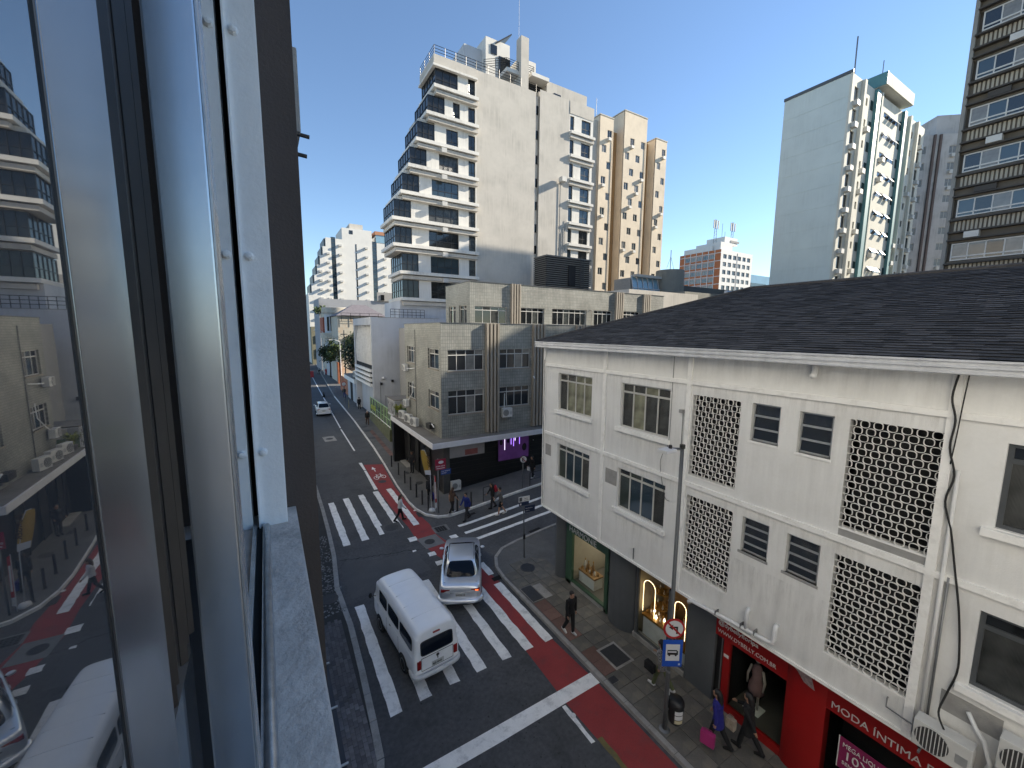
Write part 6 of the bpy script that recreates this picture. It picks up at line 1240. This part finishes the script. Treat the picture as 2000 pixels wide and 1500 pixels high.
p_ = MB().box(8.42, 9.12, 22.96, 22.98, 2.9, 3.58).build('plate', m_sred, sp); MB().lathe([(.17, 0), (.17, .004), (.001, .004)], 18).build('emblem', m_swht, p_).matrix_basis = Matrix.Translation((8.8, 22.958, 3.38)) @ Matrix.Rotation(R(90), 4, 'X') @ Matrix.Diagonal((1, .55, 1, 1)); lettering('ZONA AZUL', .105, m_swht, p_, (8.46, 22.957, 3.1), 0, bold=.002); MB().box(8.5, 9.04, 22.954, 22.958, 2.98, 3.02).build('emblem', m_swht, p_)
p2_ = MB().box(8.8, 9.46, 22.985, 23.0, 2.54, 2.88).build('plate', m_sblue, sp); lettering('RUA TENENTE', .085, m_swht, p2_, (8.84, 22.982, 2.74), 0); lettering('SILVEIRA', .085, m_swht, p2_, (8.84, 22.982, 2.62), 0)
fl_ = thing('feather_flag', 'yellow feather flag with dark lettering on a leaning pole', 'flag', (8.3, 23.35, .12)); pts = [(8.32, 23.4, .12), (8.26, 23.4, 2.4), (8.1, 23.4, 3.6), (7.92, 23.4, 4.15), (7.76, 23.4, 4.2)]; MB().tube(pts, .018, 8).build('pole', m_swht, fl_, True)
prof_ = [(2.62, 7.92, 8.30), (2.9, 7.86, 8.26), (3.3, 7.78, 8.2), (3.7, 7.72, 8.12), (4.0, 7.68, 8.02), (4.18, 7.68, 7.9)]; v = []
for z_, a, b in prof_:
    for k in range(6): t = k/5; v.append((a+(b-a)*t, 23.4+.03*math.sin(t*5+z_*2), z_-(.12*t if z_ < 2.7 else 0)))
MB().add(v, [(j*6+i, j*6+i+1, (j+1)*6+i+1, (j+1)*6+i) for j in range(5) for i in range(5)]).build('cloth', m_yflag, fl_, True)
v2 = [(x, y-.012, z_) for x, y, z_ in v[:12]]; MB().add([(7.93, 23.36, 2.62), (8.3, 23.36, 2.52), (8.27, 23.36, 2.84), (7.87, 23.36, 2.9)], [(0, 1, 2, 3)]).build('white_hem', m_swht, fl_)
lt = lettering('BURGER', .27, mat('brown print', (.06, .03, .01), .7, .05, 3), fl_, (8.0, 23.34, 4.02), 0, bold=.004); lt.rotation_euler = (0, R(84), 0)
MB().lathe([(.16, 0), (.2, .06), (.17, .18), (.04, .22)], 16, (8.32, 23.4, .12)).build('water_base', m_swht, fl_, True)
f2 = thing('red_pennant', 'narrow red and white pennant beside the crimson signpost', 'flag', (8.5, 23.2, .12)); MB().tube([(8.47, 23.2, .12), (8.43, 23.2, 2.55)], .014, 6).build('pole', m_swht, f2); MB().add([(8.47, 23.19, .75), (8.57, 23.19, .75), (8.53, 23.19, 2.45), (8.43, 23.19, 2.52)], [(0, 1, 2, 3)]).build('cloth', m_signr, f2); MB().add([(8.49, 23.185, 1.0), (8.55, 23.185, 1.0), (8.52, 23.185, 2.1), (8.46, 23.185, 2.1)], [(0, 1, 2, 3)]).build('print', m_swht, f2); MB().add([(8.46, 23.19, .35), (8.58, 23.19, .4), (8.57, 23.19, .74), (8.47, 23.19, .74)], [(0, 1, 2, 3)]).build('white_tip', m_swht, f2)
def roundsign(t, c, r, nrm_rz, ring=m_signr, face=m_swht, mark=None):
    M_ = Matrix.Translation(c) @ Matrix.Rotation(nrm_rz, 4, 'Z') @ Matrix.Rotation(R(90), 4, 'X')
    a = MB().lathe([(r, -.006), (r, .006), (.001, .006)], 28).build('sign_disc', ring, t); a.matrix_basis = M_
    b = MB().lathe([(r*.80, .006), (r*.80, .010), (.001, .010)], 28).build('sign_face', face, a)
    return a, M_
ns = thing('no_parking_sign', 'round parking restriction sign on a thin post before the purple window', 'sign', (14.75, 22.85, g0(14.75, 22.85))); zb_ = g0(14.75, 22.85); MB().tube([(14.75, 22.85, zb_-.05), (14.75, 22.85, zb_+2.2)], .028, 8).build('post', m_steel, ns, True); a, M_ = roundsign(ns, (14.75, 22.80, zb_+2.05), .28, -.3, m_frbk)
a.matrix_parent_inverse = Matrix.Translation(-Vector(WORLD[ns.name])); e_ = lettering('E', .36, m_blk, a, (0, 0, 0), 0, bold=.012); e_.matrix_basis = Matrix.Translation((-.11, -.13, .012)) @ Matrix.Rotation(R(-90), 4, 'X'); MB().box(-.26, .26, -.02, .02, .013, .016).build('slash', m_signr, a).matrix_basis = Matrix.Rotation(R(-45), 4, 'Z')
# lamp column with bus stop and turn signs, litter bin
lp = thing('lamp_column', 'tall grey lamp column with square lamp head in front of the white wall', 'street lamp', (9.13, 6.5, .12)); MB().tube([(9.13, 6.5, .1), (9.13, 6.5, 1.2), (9.13, 6.5, 8.45)], [.07, .06, .046], 14).build('column', mat('grey lamp column', (.115, .118, .12), .5, .12, 3, metal=.4), lp, True); MB().lathe([(.15, 0), (.15, .03), (.09, .06)], 14, (9.13, 6.5, .12)).build('base_plate', m_steel, lp)
MB().tube([(9.13, 6.5, 8.4), (8.95, 6.55, 8.42), (8.8, 6.58, 8.44)], .035, 8).build('arm', m_steel, lp, True); MB().box(8.42, 8.82, 6.42, 6.72, 8.38, 8.46).build('lamp_head', m_swht, lp, bevel=.02); MB().box(8.45, 8.79, 6.45, 6.69, 8.365, 8.38).build('lens', m_wt, lp); MB().lathe([(.045, 0), (.045, .07), (.03, .09)], 12, (8.74, 6.57, 8.46)).build('photocell', m_blk, lp); MB().lathe([(.07, 0), (.07, .1)], 12, (9.13, 6.5, 8.42)).build('cap', m_blk, lp)
MB().box(9.05, 9.1, 6.4, 6.6, 2.0, 2.04).build('clamp', m_steel, lp)
def w2(p): return p
bs_ = thing('bus_stop_sign', 'blue bus stop sign with a black bus symbol on the lamp column', 'sign', (9.1, 6.4, 2.3)); RB = R(-32)
q = Facade(bs_, 9.12, 6.40, RB); pl_ = q.box('plate', m_sbus, -.27, .27, .0, .02, 2.22, 3.02); q.box('white_panel', m_swht, -.19, .19, .021, .024, 2.40, 2.90)
bu = MB(); bu.box(-.145, .145, -.028, -.025, 2.585, 2.70); bu.box(-.145, .12, -.028, -.025, 2.70, 2.73); q.put(bu, 'bus_symbol', m_blk); q.put(MB().box(-.13, .10, -.031, -.028, 2.655, 2.695), 'bus_windows', m_swht)
for x in (-.09, .085): q.put(MB().tube([(x, -.025, 2.575), (x, -.031, 2.575)], .028, 12), 'bus_wheel', m_blk)
q.box('badge', m_swht, .17, .22, .021, .023, 2.27, 2.32)
nt = thing('no_turn_sign', 'round red ringed no left turn sign above the bus stop plate', 'sign', (9.1, 6.4, 3.4)); a, M_ = roundsign(nt, (9.125, 6.39, 3.36), .30, R(-32)); a.matrix_parent_inverse = Matrix.Translation(-Vector(WORLD[nt.name]))
ar = MB(); z_ = .012
for poly in ([(.05, -.15), (.10, -.15), (.10, .07), (-.04, .07), (-.04, .02), (.05, .02)], [(-.04, .13), (-.04, -.04), (-.15, .045)]): ar.add([(x, y, z_) for x, y in poly], [tuple(range(len(poly)))])
ar.build('arrow_symbol', m_blk, a); MB().box(-.27, .27, -.025, .025, .014, .017).build('slash', m_signr, a).matrix_basis = Matrix.Rotation(R(-45), 4, 'Z')
bn_ = thing('litter_bin', 'black litter bin with pale stickers strapped to the lamp column', 'bin', (9.36, 6.36, .5)); c = (9.36, 6.34); MB().lathe([(.16, .42), (.19, .5), (.215, 1.0), (.2, 1.02)], 20, (*c, 0)).build('body', m_blk, bn_, auto=40); MB().lathe([(.225, .98), (.23, 1.03), (.19, 1.12), (.08, 1.16), (.001, 1.165)], 20, (*c, 0)).build('lid', m_blk, bn_, auto=50)
for z0, z1, m_ in ((.80, .92, m_swht), (.66, .78, m_swht), (.54, .64, mat('cream sticker', (.5, .44, .28), .6, .1, 4))): 
    n = 6; v = [(c[0]+.222*math.cos(a), c[1]+.222*math.sin(a), z) for z in (z0, z1) for a in [R(-150+12*k) for k in range(n)]]; MB().add(v, [(i, i+1, n+i+1, n+i) for i in range(n-1)]).build('sticker', m_, bn_)
MB().tube([(9.13, 6.5, .8), (9.25, 6.42, .8)], .03, 6).build('strap', m_steel, bn_); MB().ell((9.2, 6.5, 1.25), (.04, .04, .07)).build('cup', m_swht, bn_)
# map sign at the near corner
ms = thing('map_signpost', 'thin post carrying a pale map plate and a navy street plate', 'sign', (10.5, 16.05, .12)); MB().tube([(10.5, 16.05, .1), (10.42, 16.05, 3.35)], .03, 8).build('post', m_frdk, ms, True); fm_ = Facade(ms, 10.42, 16.0, R(-6))
pa = fm_.box('plate', m_swht, -.30, .30, .0, .02, 3.12, 3.38); fm_.box('map_print', m_frdk, -.27, -.12, .021, .023, 3.15, 3.35); fm_.box('plate', m_snavy, -.28, .26, .0, .02, 2.92, 3.09); fm_.box('map_print', m_swht, -.24, -.16, .021, .023, 2.96, 3.05); fm_.box('plate', m_snavy, .02, .58, .03, .05, 2.55, 2.88)
lettering('Faixa', .085, m_blk, ms, fm_.W(-.0, .022, 3.25), R(-6)); lettering('pedestre', .06, m_blk, ms, fm_.W(-.0, .022, 3.17), R(-6)); lettering('Rua Deodoro', .07, m_wt, ms, fm_.W(.06, .052, 2.74), R(-6)); lettering('CENTRO', .055, m_wt, ms, fm_.W(.06, .052, 2.62), R(-6)); MB().box(10.40, 10.50, 15.96, 16.03, 1.15, 1.4).build('clip_box', m_blk, ms)
# small things along the far street
cn_ = thing('traffic_cone', 'dark traffic cone standing on the centre line far off', 'cone', (7.95, 75.4, 0)); MB().lathe([(.2, .03), (.05, .9), (.04, .92)], 14, (7.95, 75.4, 0)).build('cone_body', m_blk, cn_, True); MB().box(7.7, 8.2, 75.15, 75.65, 0, .04).build('base', m_blk, cn_)
rbx = thing('water_barrier', 'red plastic water barrier at the far roadworks', 'barrier', (8.9, 109, 0)); MB().prism([(8.2, 108.7), (9.5, 108.7), (9.5, 109.3), (8.2, 109.3)], 0, .5).build('base', mat('faded red plastic', (.42, .045, .05), .6, .1, 2), rbx, bevel=.03); MB().prism([(8.25, 108.85), (9.45, 108.85), (9.45, 109.15), (8.25, 109.15)], .5, 1.5).build('panel', MATS['faded red plastic'], rbx, bevel=.05)
for i, (x, y, l) in enumerate([(8.9, 122, 'red water barrier behind the closest one at the far roadworks'), (9.5, 132, 'furthest red water barrier near the bright crossing')]):
    c_ = copy_tree(rbx, None); c_.location = (x, y, 0); c_['label'] = l
rsn = thing('round_road_sign', 'round road sign on a post on the far pavement', 'sign', (10.45, 70.5, .12)); MB().tube([(10.45, 70.5, .1), (10.45, 70.5, 2.9)], .04, 8).build('post', m_steel, rsn); a, _ = roundsign(rsn, (10.45, 70.4, 2.7), .38, 0); a.matrix_parent_inverse = Matrix.Translation(-Vector(WORLD[rsn.name]))
for i, (x, y, l) in enumerate([(9.75, 62, 'yellowish hoop barrier at the far kerb'), (9.9, 66.5, 'second hoop barrier further along the far kerb'), (10.2, 78, 'thin hoop barrier by the round road sign')]):
    t = thing('hoop_barrier', l, 'barrier', (x, y, .125), None, R(80)); m_ = mat('yellowed rail paint', (.36, .31, .16), .6, .1, 3) if i == 0 else m_steel; MB().tube([(0, 0, 0), (0, 0, 1.0), (1.8, 0, 1.0), (1.8, 0, 0)], .03, 6).build('hoop', m_, t); MB().tube([(0, 0, .6), (1.8, 0, .6)], .025, 6).build('mid_bar', m_, t)
for i, (x, y, h, l) in enumerate([(12.3, 113, 11, 'far street lamp with a curved arm beside the dark tree'), (13.3, 92.2, 9.0, 'slim pole rising from the orange mural corner')]):
    t = thing('street_lamp', l, 'street lamp', (x, y, 0)); MB().tube([(x, y, 0), (x, y, h)], [.1, .07], 8).build('column', m_swht, t); MB().tube([(x, y, h), (x-.8, y, h+.35), (x-1.6, y, h+.4)], .05, 6).build('arm', m_swht, t, True); MB().box(x-2.1, x-1.5, y-.15, y+.15, h+.33, h+.48).build('lamp_head', m_swht, t)
t = thing('utility_pole', 'thin dark utility pole in front of the orange wall', 'pole', (12.3, 80, 0)); MB().tube([(12.3, 80, 0), (12.3, 80, 11.4)], [.12, .08], 8).build('shaft', m_frdk, t); MB().box(11.7, 12.9, 79.95, 80.05, 10.6, 10.75).build('crossarm', m_frdk, t)
for k, (z0, z1) in enumerate([(10.8, 10.3), (10.5, 10.0)]):
    MB().tube([(12.3, 80, z0), (13.0, 95, z1-.5), (12.3, 113, z0)], .025, 5).build('wire', m_cable, t)

# ------------------------------------------------------------------ people
def fabric(name, col, var=.15): return mat(name, col, .9, var, 8, .3, 120)
m_skin = mat('skin', (.36, .20, .13), .55, .05, 6); m_hairb = mat('black hair', (.010, .009, .009), .55, .2, 20); m_hairbr = mat('brown hair', (.07, .035, .018), .6, .2, 20)
F = {'black': fabric('black fabric', (.008, .008, .009)), 'white': fabric('white fabric', (.55, .54, .53)), 'navy': fabric('blue fabric', (.010, .022, .15)), 'grey': fabric('grey fabric', (.09, .09, .095)), 'green': fabric('olive fabric', (.12, .135, .06)), 'red': fabric('red fabric', (.38, .02, .035)), 'blue': fabric('royal blue fabric', (.015, .015, .17)), 'cream': fabric('cream fabric', (.34, .28, .22), .4), 'dark': fabric('charcoal fabric', (.025, .025, .028)), 'brown': fabric('brown fabric', (.08, .045, .03))}
ck_ = bpy.data.materials.new('checked fabric'); ck_.use_nodes = True; tt = ck_.node_tree; cx_ = nd(tt, 'ShaderNodeTexChecker'); cx_.inputs['Scale'].default_value = 45; cx_.inputs[1].default_value = (.02, .02, .022, 1); cx_.inputs[2].default_value = (.32, .31, .30, 1); tcn = nd(tt, 'ShaderNodeTexCoord'); tt.links.new(tcn.outputs['Object'], cx_.inputs[0]); tt.links.new(cx_.outputs[0], tt.nodes['Principled BSDF'].inputs[0]); tt.nodes['Principled BSDF'].inputs['Roughness'].default_value = .9; F['check'] = ck_
def remesh(mb, name, m, parent, vox=.014):
    me = mb.mesh('tmp'); ob = bpy.data.objects.new('tmp', me); md = ob.modifiers.new('r', 'REMESH'); md.mode = 'VOXEL'; md.voxel_size = vox
    sm = ob.modifiers.new('s', 'SMOOTH'); sm.factor = .6; sm.iterations = 3
    r_ = baked(ob); r_.name = name; r_.shade_smooth(); r_.materials.clear(); r_.materials.append(m)
    return link(name, r_, parent)
def face(dx, dy): return math.atan2(-dx, dy)
def person(label, loc, rz, top, bottom, hair='short', hm=None, h=1.7, stride=24, arms=((18, 20), (-18, 20)), shoes='black', coat=0., sleeves=True, group=None, lean=3, shorts=False, vox=.014):
    t = thing('person', label, 'person', loc, group, rz); t.scale = (h/1.72,)*3
    V3 = Vector
    def rot(p, a): a = R(a); return V3((p.x, p.y*math.cos(a)+p.z*math.sin(a)*-1, p.y*math.sin(a)+p.z*math.cos(a)))
    def swing(a): a = R(a); return V3((0, math.sin(a), -math.cos(a)))
    zp = .93-.10*(1-math.cos(R(stride)))*1.2; J = {}
    J['pel'] = V3((0, 0, zp)); J['wai'] = V3((0, .01, zp+.17)); L_ = math.sin(R(lean)); J['che'] = V3((0, .02+L_*.3, zp+.36)); J['nec'] = V3((0, .02+L_*.5, zp+.53)); J['hea'] = V3((0, .05+L_*.55, zp+.68))
    for s_, nm, a, bend in ((-1, 'l', stride, 6), (1, 'r', -stride*.85, 22 if stride > 5 else 2)):
        hp = J['pel']+V3((s_*.095, 0, -.03)); kn = hp+swing(a)*.42; an = kn+swing(a-bend)*.41; J['h'+nm], J['k'+nm], J['a'+nm] = hp, kn, an
        toe_a = (10 if s_ < 0 else -24) if stride > 5 else 0
        J['t'+nm] = an+V3((0, math.cos(R(toe_a))*.17, math.sin(R(toe_a))*.17-.06))
    low = min(J['al'].z, J['ar'].z)-.085
    for k in J: J[k] = J[k]-V3((0, 0, low))
    for s_, nm, (a, e) in ((-1, 'l', arms[1]), (1, 'r', arms[0])):
        sh_ = J['nec']+V3((s_*.185, 0, -.075)); el = sh_+swing(a)*.285+V3((s_*.05, 0, 0)); wr = el+swing(a+e)*.245; ha = wr+swing(a+e+8)*.09; J['s'+nm], J['e'+nm], J['w'+nm], J['n'+nm] = sh_, el, wr, ha
    b = MB()   # the body as one surface
    H = J['hea']; b.ell(H, (.076, .095, .115), 16, 12); b.ell(H+V3((0, .035, -.06)), (.055, .065, .06)); b.ell(H+V3((0, .10, -.012)), (.014, .022, .024)); b.tube([J['nec']-V3((0, 0, .05)), H-V3((0, .01, .05))], [.06, .052], 10)
    for s_ in (-1, 1): b.ell(H+V3((s_*.078, -.005, -.01)), (.012, .022, .032))
    b.rings([[c+V3((rx*math.cos(k*math.pi/8), ry*math.sin(k*math.pi/8), 0)) for k in range(16)] for c, rx, ry in ((J['pel']-V3((0, 0, .09)), .14, .10), (J['pel'], .16, .11), (J['wai'], .135, .095), (J['che'], .17, .115), (J['nec']-V3((0, 0, .06)), .16, .09), (J['nec'], .06, .055))])
    for nm in 'lr':
        b.tube([J['h'+nm], J['h'+nm].lerp(J['k'+nm], .5), J['k'+nm], J['k'+nm].lerp(J['a'+nm], .35), J['a'+nm]], [.085, .075, .056, .056, .038], 12); b.tube([J['s'+nm], J['e'+nm], J['w'+nm]], [.05, .04, .027], 10); b.tube([J['a'+nm]-V3((0, .03, 0)), J['t'+nm]], [.042, .03], 8)
        s_ = -1 if nm == 'l' else 1; d = (J['n'+nm]-J['w'+nm]).normalized(); sd_ = V3((0, 1, 0)); sd_ = (sd_-d*sd_.dot(d)).normalized(); pm_ = d.cross(sd_)*-s_
        b.ell(J['w'+nm]+d*.045, (.022, .036, .045), 10, 8)
        for k, ln in enumerate((.075, .085, .08, .062)):
            f0 = J['w'+nm]+d*.07+sd_*(.027-.018*k); b.tube([f0, f0+d*ln*.55+pm_*.006, f0+d*ln*.9+pm_*.028], [.0095, .009, .008], 6)
        th = J['w'+nm]+d*.03+sd_*.034; b.tube([th, th+d*.03+sd_*.022+pm_*.01, th+d*.06+sd_*.024+pm_*.02], [.012, .011, .009], 6)
    remesh(b, 'body', m_skin, t, vox*.75)
    ey = MB()
    for s_ in (-1, 1): ey.ell(H+V3((s_*.031, .088, .008)), (.013, .009, .007), 8, 6)
    ey.build('eyes', m_hairb, t)
    c = MB(); dn = V3((0, 0, -coat))
    c.rings([[q+V3((rx*math.cos(k*math.pi/8), ry*math.sin(k*math.pi/8), 0)) for k in range(16)] for q, rx, ry in ((J['pel']+V3((0, 0, -.06))+dn, .185+coat*.12, .135+coat*.12), (J['pel']+V3((0, 0, .03)), .178, .128), (J['wai'], .155, .115), (J['che'], .192, .135), (J['nec']-V3((0, 0, .065)), .18, .105), (J['nec']+V3((0, 0, .0)), .075, .07))])
    for nm in 'lr': 
        if sleeves: c.tube([J['s'+nm], J['e'+nm], J['w'+nm]], [.066, .056, .042], 12); c.ell(J['s'+nm], (.07, .07, .07))
        else: c.tube([J['s'+nm], J['s'+nm].lerp(J['e'+nm], .6)], [.066, .062], 12); c.ell(J['s'+nm], (.07, .07, .07))
    remesh(c, 'top', F[top], t, vox)
    p = MB(); p.ell(J['pel']-V3((0, 0, .02)), (.165, .125, .12), 14, 10)
    for nm in 'lr':
        if shorts: p.tube([J['h'+nm], J['h'+nm].lerp(J['k'+nm], .85)], [.1, .092], 12)
        else: p.tube([J['h'+nm], J['h'+nm].lerp(J['k'+nm], .5), J['k'+nm], J['k'+nm].lerp(J['a'+nm], .5), J['a'+nm]], [.1, .09, .072, .068, .06], 12)
    remesh(p, 'trousers', F[bottom], t, vox)
    s3 = MB()
    for nm in 'lr': s3.tube([J['a'+nm]+V3((0, -.05, -.03)), J['a'+nm].lerp(J['t'+nm], .5)+V3((0, 0, -.005)), J['t'+nm]+V3((0, .03, 0))], [.05, .05, .036], 10); s3.ell(J['a'+nm]+V3((0, -.02, -.02)), (.05, .065, .055))
    remesh(s3, 'shoes', F[shoes], t, vox)
    hr = MB(); hr.ell(H+V3((0, -.018, .028)), (.09, .105, .105), 16, 12)
    if hair == 'long': hr.tube([H+V3((0, -.06, .02)), H+V3((0, -.10, -.16)), H+V3((0, -.10, -.34))], [.085, .085, .06], 10)
    if hair == 'cap': hr.ell(H+V3((0, .09, .05)), (.07, .07, .015))
    ho = remesh(hr, 'hair', hm or m_hairb, t, vox); bm = bmesh.new(); bm.from_mesh(ho.data)
    bmesh.ops.delete(bm, geom=[v for v in bm.verts if (v.co-H).y > .055 and (v.co-H).z < .055 and hair != 'cap'], context='VERTS'); bm.to_mesh(ho.data); bm.free()
    return t, J
def P3(x, y): return (x, y, g0(x, y, not (x < 8 or (18 < y < 22.3))))
person('person in a black hooded top and black trousers walking by the red lane', (9.15, 10.8, .14), face(.05, -1), 'black', 'black', 'short', None, 1.74, 8, ((4, 8), (-4, 8)), 'white', vox=.011)
a, J = person('person in a checked shirt and olive trousers beside the bus stop sign', (10.15, 7.45, .14), face(-.15, 1), 'check', 'green', 'long', None, 1.66, 19, ((10, 60), (-20, 25)), 'white', coat=.12, vox=.011)
def handbag(label, p, w, h, d, m, rz=0):
    t = thing('handbag', label, 'bag', p, None, rz); MB().box(-d/2, d/2, -w/2, w/2, -h, 0).build('bag_body', m, t, bevel=.02); MB().tube([(0, -w*.3, 0), (0, -w*.25, .09), (0, w*.25, .09), (0, w*.3, 0)], .008, 6).build('strap', m, t, True); return t
handbag('black shoulder bag held by the checked shirt walker', (9.88, 7.7, .98), .34, .26, .16, F['black'])
person('person in a royal blue jacket carrying a pink bag past the red shop', (9.95, 5.45, .14), face(-.2, 1), 'blue', 'black', 'long', None, 1.68, 16, ((14, 10), (-12, 12)), 'black', coat=.2, vox=.011)
handbag('glossy pink shopping bag hanging beside the royal blue jacket', (9.6, 5.5, .72), .36, .36, .14, mat('pink vinyl', (.36, .03, .15), .45, .1, 4), .3)
person('person in a long black coat walking past the shop mannequin', (10.55, 4.95, .14), face(-.1, 1), 'black', 'black', 'long', m_hairb, 1.70, 16, ((30, 40), (-38, 10)), 'black', coat=.28, vox=.011)
handbag('cream and brown tote held in front of the black coat', (10.28, 5.28, .98), .24, .3, .14, F['cream'])
person('person in a white shirt and black trousers stepping over the far zebra', (6.3, 23.35, .005), face(1, -.15), 'white', 'black', 'long', m_hairbr, 1.66, 17)
person('person standing in dark clothes by the feather flag holding a blue bag', (8.78, 25.0, .13), face(.1, 1), 'dark', 'black', 'long', None, 1.66, 6); handbag('blue bag beside the feather flag', (9.0, 25.0, .62), .3, .4, .14, F['blue'])
person('person in a brown waist top and black trousers waiting at the kerb corner', (9.3, 22.45, .13), face(.9, .3), 'brown', 'black', 'long', m_hairbr, 1.68, 14, sleeves=False, shoes='white')
person('person in a bright blue jacket and dark trousers crossing the side street', P3(9.8, 21.4), face(-.95, -.3), 'navy', 'dark', 'short', None, 1.76, 17)
person('person in dark clothes walking with a red backpack on the side crossing', P3(11.75, 21.75), face(-.95, .2), 'black', 'dark', 'long', None, 1.68, 10)
bp_ = thing('backpack', 'bright red backpack on the walker at the side crossing', 'bag', (11.95, 21.7, 1.15+gz(11.9, 21.7)), None, face(-.95, .2)); MB().ell((0, -.0, .12), (.16, .11, .25)).build('pack', F['red'], bp_, True); MB().ell((0, -.1, .03), (.11, .05, .12)).build('pocket', F['red'], bp_, True)
person('person in a grey shirt and dark shorts behind the red backpack', P3(11.75, 20.65), face(-.9, .3), 'grey', 'black', 'short', None, 1.78, 14, shorts=True, shoes='white')
person('person in black standing on the rising pavement with a white bag', P3(16.2, 23.8), face(-1, -.1), 'black', 'black', 'long', None, 1.66, 6, shoes='white', coat=.2); handbag('white bag at the rising pavement', (15.85, 23.8, 1.62), .26, .26, .1, F['white'])
person('person in dark work clothes standing outside the black entrance', (9.45, 31.0, .13), face(-.6, -.8), 'dark', 'dark', 'short', None, 1.76, 4, ((0, 70), (4, 60)))
person('person in black walking away along the far pavement', (10.95, 60.5, .13), face(.05, 1), 'black', 'black', 'short', None, 1.76, 14)
person('person with white shoulder patches coming along the green fence', (9.9, 50, .13), face(-.05, -1), 'black', 'brown', 'cap', F['white'], 1.74, 16)
person('person beside the round road sign on the far pavement', (10.8, 72.5, .13), face(0, 1), 'dark', 'navy', 'short', None, 1.74, 12)
person('person in a red shirt far down by the garden wall', (12.6, 112, .13), face(0, -1), 'red', 'red', 'short', None, 1.72, 8)

bpy.data.scenes.remove(WORK)
